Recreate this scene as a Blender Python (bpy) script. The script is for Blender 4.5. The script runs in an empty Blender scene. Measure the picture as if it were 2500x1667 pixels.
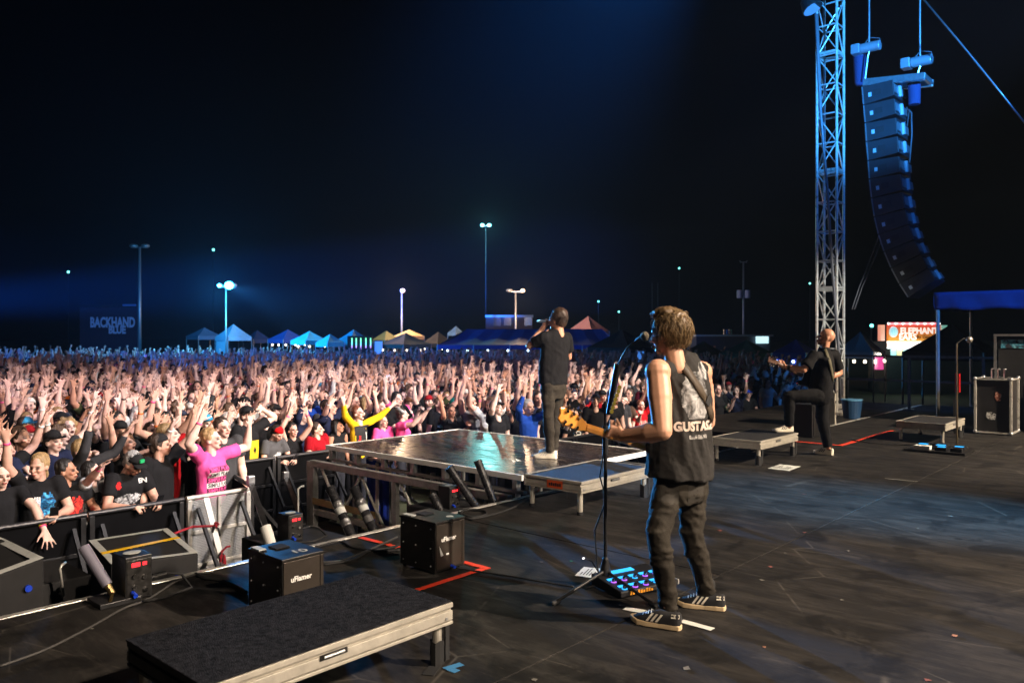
import bpy, bmesh, math, random
import numpy as np
from mathutils import Vector, Matrix, noise
from mathutils.bvhtree import BVHTree
random.seed(11); rng = np.random.default_rng(7)
SC = bpy.context.scene
COL = SC.collection
R_ = math.radians

# ------------------------------------------------------------------ camera
CH = 1.60                      # eye height above the stage boards
FPX = 1944.0                   # focal length in photograph pixels (2500 wide) = 28 mm
TH = R_(48.3)                  # heading: +Y is towards the audience, +X along the stage edge
FW = Vector((math.sin(TH), math.cos(TH), 0)); RT = Vector((math.cos(TH), -math.sin(TH), 0)); UP = Vector((0, 0, 1))
GZ = -1.25                     # field level
cam_d = bpy.data.cameras.new('camera'); cam = bpy.data.objects.new('camera', cam_d); COL.objects.link(cam)
cam.location = (0, 0, CH); cam.rotation_euler = (R_(90), 0, -TH)
cam_d.lens = 28.0; cam_d.sensor_width = 36; cam_d.shift_y = -15.5 / 2500
cam_d.clip_start = 0.05; cam_d.clip_end = 900
cam_d.dof.use_dof = True; cam_d.dof.focus_distance = 6.2; cam_d.dof.aperture_fstop = 3.2
SC.camera = cam

# ------------------------------------------------------------------ night sky
W = bpy.data.worlds.new('World'); SC.world = W; W.use_nodes = True
nt = W.node_tree; nt.nodes.clear()
sky = nt.nodes.new('ShaderNodeTexSky'); sky.sky_type = 'NISHITA'; sky.sun_disc = False
sky.sun_elevation = R_(-8); sky.sun_rotation = R_(200)
bg = nt.nodes.new('ShaderNodeBackground'); bg.inputs['Strength'].default_value = 0.02
wo = nt.nodes.new('ShaderNodeOutputWorld')
nt.links.new(sky.outputs[0], bg.inputs['Color']); nt.links.new(bg.outputs[0], wo.inputs[0])

# ------------------------------------------------------------------ stage lighting rig, with added unseen spots (all out of frame)
def spot(name, loc, tgt, watts, col, size, blend=0.6, rad=0.25):
    l = bpy.data.lights.new(name, 'SPOT'); l.energy = watts; l.color = col
    l.spot_size = R_(size); l.spot_blend = blend; l.shadow_soft_size = rad
    o = bpy.data.objects.new(name, l); COL.objects.link(o); o.location = loc
    o.rotation_euler = (Vector(tgt) - Vector(loc)).to_track_quat('-Z', 'Y').to_euler()
    return o
for k, (x, tx, ty) in enumerate(((8.5, 2.2, 13.4), (11.0, 8.2, 14.4), (13.0, 15.2, 14.0))):
    spot('audience_wash_light', (x, 0.0, 7.2), (tx, ty, -.4), (8800, 9000, 8600)[k], (1.0, .92, .95), 33, .7, .08)
for tx, ty, w in ((7.0, 25.0, 2600), (19.0, 24.0, 2600)):
    spot('audience_violet_light', (0.0, 0.0, 7.2), (tx, ty, -.3), w, (.62, .42, 1.0), 34, .8, .15)
for tx, ty, w in ((24.0, 36.0, 17000), (30.0, 48.0, 17000), (16.0, 54.0, 15000), (40.0, 34.0, 14000), (15.0, 29.0, 7000)):
    spot('audience_blue_light', (2.0, 30.0, 5.2), (tx, ty, 1.2), w, (.012, .17, 1.0), 24, .5, .2)  # added unseen lamps left of the far crowd, outside the stage rig
spot('sky_blue_light', (9.5, 4.5, 8.0), (31.0, 27.0, 15.5), 400000, (.02, .24, .85), 34, 1.0, .3)
spot('smoke_glow_helper', (1.0, 29.0, 2.1), (30.0, 43.0, 5.2), 2200000, (.003, .15, 1.0), 11, .9, .3)  # added unseen at field level to make the smoke glow
spot('stage_wash_light', (7.6, -4.8, 6.0), (4.9, 2.8, 0.5), 8000, (1.0, .81, .64), 58, .8, .10)
spot('stage_fill_light', (1.8, -5.6, 6.2), (3.8, 3.8, 0.2), 3000, (1.0, .80, .62), 62, .8, .10)  # added weak fill from the left against the guitarist's shadow
spot('platform_wash_light', (9.0, -4.0, 6.8), (7.3, 6.7, 1.0), 9000, (1.0, .82, .68), 22, .8, .10)
spot('stage_left_wash_light', (13.5, -5.5, 6.4), (12.6, 3.5, 0.7), 13000, (1.0, .80, .60), 52, .8, .10)
spot('tower_blue_light', (8.0, -3.0, 6.0), (17.2, 6.2, 8.4), 36000, (.04, .33, 1.0), 34, .5, .2)
spot('tower_white_light', (12.5, -4.0, 6.4), (16.4, 6.0, 2.0), 6500, (.9, .97, 1.0), 13, .8, .1)
spot('array_blue_light', (11.0, -5.0, 6.4), (17.3, 5.2, 5.2), 3600, (.012, .20, 1.0), 24, .8, .2)
spot('canopy_blue_helper', (11.0, -4.0, 6.8), (17.4, 2.9, 2.35), 5600, (.03, .25, 1.0), 17, .6, .2)  # added spot that brightens the canopy fabric
spot('floor_blue_light', (8.3, -9.0, 6.5), (7.8, 2.3, 0.0), 44000, (.04, .40, .85), 13, 1.0, .2)

# ------------------------------------------------------------------ exposure
SC.view_settings.view_transform = 'Standard'; SC.view_settings.look = 'None'
SC.view_settings.exposure = 0; SC.view_settings.gamma = 1; SC.view_settings.use_curve_mapping = False
SC.render.engine = 'CYCLES'
SC.cycles.use_denoising = True
SC.cycles.max_bounces = 5; SC.cycles.diffuse_bounces = 2; SC.cycles.glossy_bounces = 3
SC.cycles.transmission_bounces = 4; SC.cycles.transparent_max_bounces = 6; SC.cycles.volume_bounces = 0
SC.cycles.sample_clamp_indirect = 4.0

# ------------------------------------------------------------------ placing helpers
def at(px, py, d):
    return FW * d + RT * ((px - 1250) / FPX * d) + UP * (CH - (py - 818) / FPX * d)
def ray(px): return FW + RT * ((px - 1250) / FPX)
def fl(px, py, z=0.0): return at(px, py, FPX * (CH - z) / (py - 818))
def onY(px, py, Y):
    d = Y / ray(px).y
    return at(px, py, d)
def onX(px, py, X):
    d = X / ray(px).x
    return at(px, py, d)
def project(p):
    d = p.dot(FW); return 1250 + p.dot(RT) / d * FPX, 818 - (p.z - CH) / d * FPX, d

# ------------------------------------------------------------------ materials
MATS = {}
def M(name, col=(.5, .5, .5), rough=.55, metal=0., var=0., vscale=6., bump=0., bscale=60., emit=None, es=0.,
      objcol=False, tint=False, stretch=(1, 1, 1), rvar=0., spec=None, coat=0., vcol=None):
    if name in MATS: return MATS[name]
    m = bpy.data.materials.new(name); m.use_nodes = True; MATS[name] = m
    n = m.node_tree.nodes; L = m.node_tree.links.new; b = n['Principled BSDF']
    b.inputs['Roughness'].default_value = rough; b.inputs['Metallic'].default_value = metal
    if spec is not None: b.inputs['Specular IOR Level'].default_value = spec
    if coat: b.inputs['Coat Weight'].default_value = coat
    b.inputs['Base Color'].default_value = (*col, 1)
    src = None
    if objcol:
        oi = n.new('ShaderNodeObjectInfo'); src = oi.outputs['Color']
    if vcol:
        a = n.new('ShaderNodeAttribute'); a.attribute_name = vcol; src = a.outputs['Color']
    if tint:
        a = n.new('ShaderNodeAttribute'); a.attribute_name = 'Tint'
        mx = n.new('ShaderNodeMix'); mx.data_type = 'RGBA'; mx.blend_type = 'MULTIPLY'; mx.inputs[0].default_value = 1
        if src: L(src, mx.inputs[6])
        else: mx.inputs[6].default_value = (*col, 1)
        L(a.outputs['Color'], mx.inputs[7]); src = mx.outputs[2]
    if var or bump or rvar:
        tc = n.new('ShaderNodeTexCoord'); mp = n.new('ShaderNodeMapping'); mp.inputs['Scale'].default_value = stretch
        L(tc.outputs['Object'], mp.inputs[0])
    if var or rvar:
        t = n.new('ShaderNodeTexNoise'); t.inputs['Scale'].default_value = vscale; t.inputs['Detail'].default_value = 6
        t.inputs['Roughness'].default_value = .65; L(mp.outputs[0], t.inputs[0])
    if var:
        mr = n.new('ShaderNodeMapRange'); mr.inputs['From Min'].default_value = .3; mr.inputs['From Max'].default_value = .7
        mr.inputs['To Min'].default_value = 1 - var; mr.inputs['To Max'].default_value = 1 + var; L(t.outputs['Fac'], mr.inputs[0])
        mx = n.new('ShaderNodeMix'); mx.data_type = 'RGBA'; mx.blend_type = 'MULTIPLY'; mx.inputs[0].default_value = 1
        if src: L(src, mx.inputs[6])
        else: mx.inputs[6].default_value = (*col, 1)
        L(mr.outputs[0], mx.inputs[7]); src = mx.outputs[2]
    if rvar:
        mr = n.new('ShaderNodeMapRange'); mr.inputs['From Min'].default_value = .3; mr.inputs['From Max'].default_value = .7
        mr.inputs['To Min'].default_value = max(.03, rough - rvar); mr.inputs['To Max'].default_value = rough + rvar
        L(t.outputs['Fac'], mr.inputs[0]); L(mr.outputs[0], b.inputs['Roughness'])
    if src: L(src, b.inputs['Base Color'])
    if bump:
        t2 = n.new('ShaderNodeTexNoise'); t2.inputs['Scale'].default_value = bscale; t2.inputs['Detail'].default_value = 4
        L(mp.outputs[0], t2.inputs[0]); bp = n.new('ShaderNodeBump'); bp.inputs['Strength'].default_value = bump
        bp.inputs['Distance'].default_value = .01; L(t2.outputs['Fac'], bp.inputs['Height']); L(bp.outputs[0], b.inputs['Normal'])
    if emit:
        b.inputs['Emission Color'].default_value = (*emit, 1); b.inputs['Emission Strength'].default_value = es
    return m
def RGB(r, g, b):
    f = lambda c: ((c / 255) / 12.92) if c / 255 <= .04045 else (((c / 255) + .055) / 1.055) ** 2.4
    return (f(r), f(g), f(b))

SKIN = M('skin', rough=.52, objcol=True, tint=True, var=.10, vscale=9, spec=.4)
CLOTH = M('cloth', rough=.9, objcol=True, var=.14, vscale=7, bump=.25, bscale=40, spec=.15)
HAIR = M('hair', rough=.5, objcol=True, var=.45, vscale=60, bump=.9, bscale=110, stretch=(1, 1, .15))
DENIM = M('denim', rough=.88, objcol=True, var=.25, vscale=12, bump=.2, bscale=300, spec=.2)
BLK = M('black_paint', (.012, .012, .013), .45, var=.25, vscale=8, rvar=.15)
BLKM = M('black_matte', (.010, .010, .011), .8, var=.3, vscale=10)
ALU = M('aluminium', (.62, .60, .55), .34, .45, var=.18, vscale=10, rvar=.12)
ALUP = M('painted_aluminium', (.50, .47, .40), .42, .35, var=.16, vscale=14, rvar=.12, bump=.1, bscale=30)
STEEL = M('galvanised_steel', (.52, .53, .54), .38, .9, var=.15, vscale=20, rvar=.1)
DARKM = M('dark_metal', (.06, .058, .055), .4, .8, var=.3, vscale=18, rvar=.12)
RUST = M('worn_steel', (.26, .26, .25), .5, .55, var=.35, vscale=9, rvar=.15)
WHITE = M('white_paint', (.75, .75, .72), .6, var=.08)
GTAPE = M('grey_tape', (.50, .52, .50), .6, var=.15, vscale=25)
RUB = M('black_rubber', (.014, .014, .014), .75)
CHROME = M('chrome', (.75, .75, .75), .15, 1.)

# ------------------------------------------------------------------ mesh builder
def frame(t, hint):
    t = t.normalized(); a = hint - t * hint.dot(t)
    if a.length < 1e-4:
        a = Vector((1, 0, 0)) - t * t.x
        if a.length < 1e-3: a = Vector((0, 1, 0)) - t * t.y
    a.normalize(); return t, a, t.cross(a)
class MB:
    def __init__(s): s.v = []; s.f = []; s.m = []
    def add(s, vs, fs, mi=0):
        o = len(s.v); s.v += [tuple(v) for v in vs]
        for f in fs: s.f.append(tuple(i + o for i in f)); s.m.append(mi)
        return s
    def box(s, lo, hi, mi=0, mat=None):
        vs = [Vector((x, y, z)) for z in (lo[2], hi[2]) for y in (lo[1], hi[1]) for x in (lo[0], hi[0])]
        if mat: vs = [mat @ v for v in vs]
        return s.add(vs, [(0, 2, 3, 1), (4, 5, 7, 6), (0, 1, 5, 4), (2, 6, 7, 3), (0, 4, 6, 2), (1, 3, 7, 5)], mi)
    def beam(s, p0, p1, w, h, mi=0, hint=Vector((0, 0, 1))):
        p0 = Vector(p0); p1 = Vector(p1); t, a, b = frame(p1 - p0, hint)
        vs = [p + a * (i * h / 2) + b * (j * w / 2) for p in (p0, p1) for i in (-1, 1) for j in (-1, 1)]
        return s.add(vs, [(0, 1, 3, 2), (4, 6, 7, 5), (0, 4, 5, 1), (2, 3, 7, 6), (0, 2, 6, 4), (1, 5, 7, 3)], mi)
    def cyl(s, p0, p1, r0, r1=None, n=12, mi=0):
        r1 = r0 if r1 is None else r1; p0 = Vector(p0); p1 = Vector(p1); t, a, b = frame(p1 - p0, Vector((0, 0, 1)) if abs((p1 - p0).normalized().z) < .9 else Vector((1, 0, 0)))
        vs = []; fs = []
        for p, r in ((p0, r0), (p1, r1)):
            for i in range(n):
                q = 2 * math.pi * i / n; vs.append(p + a * (math.cos(q) * r) + b * (math.sin(q) * r))
        for i in range(n): fs.append((i, (i + 1) % n, n + (i + 1) % n, n + i))
        fs.append(tuple(range(n - 1, -1, -1))); fs.append(tuple(range(n, 2 * n)))
        return s.add(vs, fs, mi)
    def tube(s, pts, r, n=6, mi=0, taper=None):
        pts = [Vector(p) for p in pts]; k = len(pts); vs = []; fs = []
        hint = Vector((.3, .2, 1))
        for j, p in enumerate(pts):
            t = pts[min(j + 1, k - 1)] - pts[max(j - 1, 0)]
            t, a, b = frame(t, hint); rr = r if taper is None else r * taper(j / (k - 1)); hint = a
            for i in range(n):
                q = 2 * math.pi * i / n; vs.append(p + a * (math.cos(q) * rr) + b * (math.sin(q) * rr))
        for j in range(k - 1):
            for i in range(n): fs.append((j * n + i, j * n + (i + 1) % n, (j + 1) * n + (i + 1) % n, (j + 1) * n + i))
        fs.append(tuple(range(n - 1, -1, -1))); fs.append(tuple(range((k - 1) * n, k * n)))
        return s.add(vs, fs, mi)
    def cap(s, p0, p1, r0, r1, hint=Vector((1, 0, 0)), n=12, mi=0):
        """tapered capsule; r0, r1 are numbers or (along hint, across) pairs"""
        p0 = Vector(p0); p1 = Vector(p1)
        r0 = r0 if isinstance(r0, tuple) else (r0, r0); r1 = r1 if isinstance(r1, tuple) else (r1, r1)
        t, a, b = frame(p1 - p0, Vector(hint)); rings = []
        for q in (80, 50, 20): rings.append((p0 - t * (math.sin(R_(q)) * min(r0)), r0[0] * math.cos(R_(q)), r0[1] * math.cos(R_(q))))
        rings.append((p0, *r0)); rings.append((p1, *r1))
        for q in (20, 50, 80): rings.append((p1 + t * (math.sin(R_(q)) * min(r1)), r1[0] * math.cos(R_(q)), r1[1] * math.cos(R_(q))))
        vs = []; fs = []
        for p, ra, rb in rings:
            for i in range(n):
                q = 2 * math.pi * i / n; vs.append(p + a * (math.cos(q) * ra) + b * (math.sin(q) * rb))
        for j in range(len(rings) - 1):
            for i in range(n): fs.append((j * n + i, j * n + (i + 1) % n, (j + 1) * n + (i + 1) % n, (j + 1) * n + i))
        fs.append(tuple(range(n - 1, -1, -1))); k = (len(rings) - 1) * n; fs.append(tuple(range(k, k + n)))
        return s.add(vs, fs, mi)
    def ell(s, c, r, rot=None, n=14, mi=0):
        c = Vector(c); m = n // 2; vs = []; fs = []
        for j in range(m + 1):
            ph = math.pi * j / m
            for i in range(n):
                q = 2 * math.pi * i / n
                p = Vector((r[0] * math.sin(ph) * math.cos(q), r[1] * math.sin(ph) * math.sin(q), -r[2] * math.cos(ph)))
                if j in (0, m): p = Vector((1e-4 * math.cos(q), 1e-4 * math.sin(q), p.z))
                vs.append(c + ((rot @ p) if rot else p))
        for j in range(m):
            for i in range(n): fs.append((j * n + i, j * n + (i + 1) % n, (j + 1) * n + (i + 1) % n, (j + 1) * n + i))
        fs.append(tuple(range(n - 1, -1, -1))); fs.append(tuple(range(m * n, m * n + n)))
        return s.add(vs, fs, mi)
    def prism(s, pts, off, mi=0):
        pts = [Vector(p) for p in pts]; off = Vector(off); n = len(pts)
        return s.add(pts + [p + off for p in pts], [tuple(range(n - 1, -1, -1)), tuple(range(n, 2 * n))] + [(i, (i + 1) % n, n + (i + 1) % n, n + i) for i in range(n)], mi)
    def mesh(s, name):
        me = bpy.data.meshes.new(name); me.from_pydata(s.v, [], s.f); me.update(); return me
    def build(s, name, mats, parent=None, smooth=False, bev=0., fixn=True):
        me = s.mesh(name)
        for m in (mats if isinstance(mats, (list, tuple)) else [mats]): me.materials.append(m)
        me.polygons.foreach_set('material_index', s.m)
        if fixn:
            bm = bmesh.new(); bm.from_mesh(me); bmesh.ops.recalc_face_normals(bm, faces=bm.faces); bm.to_mesh(me); bm.free()
        return link(name, me, parent, smooth, bev)
def link(name, me, parent=None, smooth=False, bev=0.):
    if smooth: me.shade_smooth()
    o = bpy.data.objects.new(name, me); COL.objects.link(o)
    if parent is not None:
        o.parent = parent
        if parent.type == 'EMPTY': o.matrix_parent_inverse = Matrix.Translation(-parent.location)
    if bev:
        b = o.modifiers.new('bevel', 'BEVEL'); b.width = bev; b.segments = 2; b.limit_method = 'ANGLE'; b.angle_limit = R_(40)
    return o
def tag(o, label=None, cat=None, group=None, kind=None):
    if label: o['label'] = label
    if cat: o['category'] = cat
    if group: o['group'] = group
    if kind: o['kind'] = kind
    return o
def T(name, label, cat, loc, group=None):
    o = bpy.data.objects.new(name, None); COL.objects.link(o); o.location = loc; o.empty_display_size = .1
    return tag(o, label, cat, group)

# modifiers are evaluated in a scratch scene, so that the big scene is not re-evaluated each time
TMP = bpy.data.scenes.new('scratch')
def evaluated(o):
    TMP.collection.objects.link(o); vl = TMP.view_layers[0]; vl.update(); dg = vl.depsgraph
    me = bpy.data.meshes.new_from_object(o.evaluated_get(dg)); bpy.data.objects.remove(o); return me
# text as a flat mesh, optionally wrapped onto a surface by ray casting
def text_mesh(body, size=1., bold=0.):
    c = bpy.data.curves.new('t', 'FONT'); c.body = body; c.size = size; c.align_x = 'CENTER'; c.align_y = 'CENTER'
    c.offset = bold; c.resolution_u = 3; c.fill_mode = 'FRONT'
    me = evaluated(bpy.data.objects.new('t', c)); bpy.data.curves.remove(c); return me
def lettering(name, body, size, origin, right, up, mat, parent, bold=.0, wrap=None, sx=1.0, off=.003):
    me = text_mesh(body, size, bold); r = Vector(right).normalized(); u = Vector(up).normalized(); nrm = r.cross(u)
    if wrap is not None:
        bm = bmesh.new(); bm.from_mesh(me)
        for _ in range(2): bmesh.ops.subdivide_edges(bm, edges=[e for e in bm.edges if e.calc_length() > .018], cuts=1)
        bmesh.ops.triangulate(bm, faces=bm.faces); bm.to_mesh(me); bm.free()
    for v in me.vertices:
        p = Vector(origin) + r * (v.co.x * sx) + u * v.co.y
        if wrap is not None:
            hit, nn, i, dd = wrap.ray_cast(p + nrm * .5, -nrm, 1.2)
            p = (hit + nrm * off) if hit else p
        v.co = p
    me.materials.clear(); me.materials.append(mat); return link(name, me, parent)
def patch(name, origin, right, up, w, h, mat, parent, wrap, off=.0025, nx=6, ny=6, shape=None, nz=None):
    r = Vector(right).normalized(); u = Vector(up).normalized(); nrm = r.cross(u); mb = MB(); vs = []; fs = []
    for j in range(ny + 1):
        for i in range(nx + 1):
            p = Vector(origin) + r * ((i / nx - .5) * w) + u * ((j / ny - .5) * h)
            hit, nn, k, dd = wrap.ray_cast(p + nrm * .5, -nrm, 1.2)
            vs.append((hit + nrm * off) if hit else None)
    for j in range(ny):
        for i in range(nx):
            q = (j * (nx + 1) + i, j * (nx + 1) + i + 1, (j + 1) * (nx + 1) + i + 1, (j + 1) * (nx + 1) + i)
            if shape and not shape((i + .5) / nx * 2 - 1, (j + .5) / ny * 2 - 1): continue
            if all(vs[k] is not None for k in q): fs.append(q)
    mb.add([v or Vector(origin) for v in vs], fs)
    return mb.build(name, mat, parent, smooth=True, fixn=False)
def bvh(o):
    me = o.data; return BVHTree.FromPolygons([v.co.copy() for v in me.vertices], [tuple(p.vertices) for p in me.polygons])

# voxel-remeshed blob
def blob(mb, name, voxel, smooth=4, wr=0., wf=18., wdir=(1, 1, 1), seed=0, decim=None):
    me = mb.mesh(name)
    o = bpy.data.objects.new(name, me)
    m = o.modifiers.new('r', 'REMESH'); m.mode = 'VOXEL'; m.voxel_size = voxel
    if smooth:
        m = o.modifiers.new('s', 'SMOOTH'); m.factor = .5; m.iterations = smooth
    if decim:
        m = o.modifiers.new('d', 'DECIMATE'); m.ratio = decim
    out = evaluated(o); bpy.data.meshes.remove(me); out.name = name
    if wr: wrinkle(out, wr, wf, wdir, seed)
    out.shade_smooth(); return out
def wrinkle(me, amp, freq, wdir=(1, 1, 1), seed=0, mask=None):
    n = len(me.vertices); co = np.empty(n * 3); me.vertices.foreach_get('co', co); co = co.reshape(-1, 3)
    no = np.empty(n * 3); me.vertices.foreach_get('normal', no); no = no.reshape(-1, 3)
    rg = np.random.default_rng(seed); h = np.zeros(n)
    warp = np.stack([np.sin(co @ rg.normal(0, 1, 3) * freq * .6 + rg.uniform(0, 6)) for _ in range(3)], 1) * (.8 / freq)
    for k in range(5):
        d = rg.normal(0, 1, 3) * np.array(wdir); d /= np.linalg.norm(d)
        s = np.sin(((co + warp) @ d) * freq * (1 + .45 * k) + rg.uniform(0, 6)); h += (1 - np.abs(s) * 1.6) / (1 + .5 * k)
    h *= amp / 2
    if mask is not None: h *= mask(co)
    co += no * h[:, None]; me.vertices.foreach_set('co', co.reshape(-1)); me.update()
# ================================================================== people
V = Vector
def head_prims(mb, H, n=14):
    R3 = H.to_3x3()
    def e(c, r, rx=0): mb.ell(H @ V(c), r, (R3 @ Matrix.Rotation(rx, 3, 'X')), n)
    e((0, .012, .118), (.076, .097, .095)); e((0, -.022, .078), (.064, .074, .095)); e((0, -.030, .035), (.056, .058, .050))
    e((0, -.058, .000), (.034, .034, .028)); e((0, -.099, .024), (.024, .012, .013)); e((0, -.075, .110), (.058, .026, .014))
    for s in (-1, 1):
        e((s * .077, .008, .075), (.010, .024, .033), -.15); e((s * .036, -.070, .062), (.024, .026, .022))
    mb.cap(H @ V((0, -.092, .096)), H @ V((0, -.116, .060)), .009, .0145, R3 @ V((1, 0, 0)), 8)
    mb.cap(H @ V((0, .03, -.10)), H @ V((0, .012, .04)), .058, .054, R3 @ V((1, 0, 0)), 12)
def hand_prims(mb, w, d, nrm, thumb, curl=.12, spread=.16, hs=1., r=.0095):
    """palm, four fingers and a thumb: w wrist, d hand direction, nrm palm normal, thumb side direction"""
    d = V(d).normalized(); nrm = V(nrm); nrm = (nrm - d * nrm.dot(d)).normalized(); x = d.cross(nrm).normalized()
    if x.dot(V(thumb)) < 0: x = -x
    mb.cap(w + d * .012 * hs, w + d * .082 * hs, (.029 * hs, .018 * hs), (.040 * hs, .014 * hs), x, 10)
    for k, (o, L) in enumerate(((.029, .074), (.010, .083), (-.010, .077), (-.028, .062))):
        b = w + d * .088 * hs + x * o * hs; a = math.atan2(o, .1) * spread * 9
        dd = (d * math.cos(a) + x * math.sin(a)).normalized(); j = curl * (1 + .15 * k)
        d1 = dd * math.cos(j * 1.2) + nrm * math.sin(j * 1.2); d2 = dd * math.cos(j * 2.6) + nrm * math.sin(j * 2.6)
        m = b + d1 * L * .55 * hs
        mb.cap(b - d1 * .02, m, r * 1.08, r, x, 7); mb.cap(m, m + d2 * L * .5 * hs, r, r * .82, x, 7)
    b = w + d * .030 * hs + x * .026 * hs; dt = (d * .62 + x * (.75 - .5 * min(curl, 1)) + nrm * (.25 + .5 * min(curl, 1))).normalized()
    m = b + dt * .043 * hs; mb.cap(b, m, r * 1.45, r * 1.15, x, 7)
    dt2 = (dt + d * .35).normalized(); mb.cap(m, m + dt2 * .033 * hs, r * 1.12, r * .9, x, 7)
def set_tint(me, H, beard=None, mouth=0., brow=.4):
    n = len(me.vertices); co = np.empty(n * 3); me.vertices.foreach_get('co', co); co = co.reshape(-1, 3)
    Mi = np.array(H.inverted()); L = co @ Mi[:3, :3].T + Mi[:3, 3]; t = np.ones((n, 4)); x, y, z = L[:, 0], L[:, 1], L[:, 2]
    head = (z > -.05) & (z < .25) & (np.abs(x) < .12) & (np.abs(y) < .16)
    if beard is not None:
        k = head & (z < .050) & (y < .005) & (z > -.045) & (np.abs(x) > -1); k2 = k & ~((z > .034) & (np.abs(x) < .03) & (y < -.09)); t[k2, :3] *= beard
    def spot_(cx, cy, cz, rx, ry, rz, c):
        for s in (-1, 1):
            q = ((x - s * cx) / rx) ** 2 + ((y - cy) / ry) ** 2 + ((z - cz) / rz) ** 2
            w = np.clip(1.6 - q, 0, 1)[:, None]; t[:, :3] = t[:, :3] * (1 - w) + t[:, :3] * np.array(c) * w
    spot_(.032, -.090, .086, .020, .03, .0115, (.06, .05, .045)); spot_(.033, -.095, .107, .022, .035, .0065, (brow * .7,) * 3)
    spot_(0, -.104, .023 - mouth * .006, .023, .03, .008 + .009 * mouth, (.62, .30, .30) if not mouth else (.22, .07, .07))
    spot_(.045, -.07, .06, .02, .03, .02, (1.06, .90, .88))
    a = me.color_attributes.new('Tint', 'FLOAT_COLOR', 'POINT'); a.data.foreach_set('color', t.astype(np.float32).reshape(-1))
def hair_prims(mb, H, kind):
    R3 = H.to_3x3()
    def e(c, r, rx=0): mb.ell(H @ V(c), r, R3 @ Matrix.Rotation(rx, 3, 'X'), 14)
    def c(a, b, r0, r1): mb.cap(H @ V(a), H @ V(b), r0, r1, R3 @ V((1, 0, 0)), 12)
    e((0, .028, .142), (.088, .098, .094)); e((0, .064, .080), (.071, .050, .078))
    for s in (-1, 1): e((s * .062, .018, .12), (.026, .05, .06))
    if kind == 'swept': e((0, -.045, .205), (.062, .06, .034)); e((.02, -.01, .215), (.06, .07, .032))
    if kind in ('long', 'longer'):
        L = -.10 if kind == 'long' else -.24
        c((0, .072, .10), (0, .085, L), (.088, .040), (.080, .030))
        for s in (-1, 1): c((s * .076, .020, .10), (s * .092, .018, L + .03), (.024, .040), (.020, .030))
    if kind == 'bun': e((0, .085, .205), (.042, .042, .040))
    if kind == 'pony': c((0, .11, .15), (0, .15, -.04), .034, .022)
    if kind == 'curly':
        for k in range(26):
            q = k * 2.4; zz = .06 + .16 * (k / 26); rr = .095 * math.sqrt(max(0, 1 - ((zz - .12) / .12) ** 2))
            if math.sin(q) * rr < -.045 and zz < .19: continue
            e((math.cos(q) * rr, .022 + math.sin(q) * rr, zz), (.034, .034, .034))
def cap_mesh(H, name='baseball_cap', backwards=False, brim=True):
    mb = MB(); R3 = H.to_3x3(); n = 20; vs = []; fs = []; yz = 1 if not backwards else -1
    for j in range(7):
        ph = R_(90) * j / 6
        for i in range(n):
            q = 2 * math.pi * i / n
            vs.append(H @ V((.086 * math.cos(q) * math.cos(ph) + 1e-4 * math.cos(q), .010 + .106 * math.sin(q) * math.cos(ph), .132 + .096 * math.sin(ph) - .012 * math.sin(q) * math.cos(ph))))
    for j in range(6):
        for i in range(n): fs.append((j * n + i, j * n + (i + 1) % n, (j + 1) * n + (i + 1) % n, (j + 1) * n + i))
    fs.append(tuple(range(n - 1, -1, -1))); mb.add(vs, fs)
    if brim:
        top = []
        for i in range(9):
            q = R_(-68 + 17 * i); top.append((math.sin(q) * .084, -yz * (.050 + .12 * math.cos(q) ** .75), .140 - .020 * abs(math.sin(q)) ** 2))
        back = [(x, -yz * .035, z) for x, y, z in reversed(top)]
        mb.prism([H @ V(p) for p in top + back[1:-1]], R3 @ V((0, 0, .007)))
    else:
        mb.ell(H @ V((.03, .115, .10)), (.022, .018, .022), R3)
        mb.cap(H @ V((.035, .118, .09)), H @ V((.05, .13, .02)), (.016, .006), (.022, .004), R3 @ V((1, 0, 0)), 8)
    return mb

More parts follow.
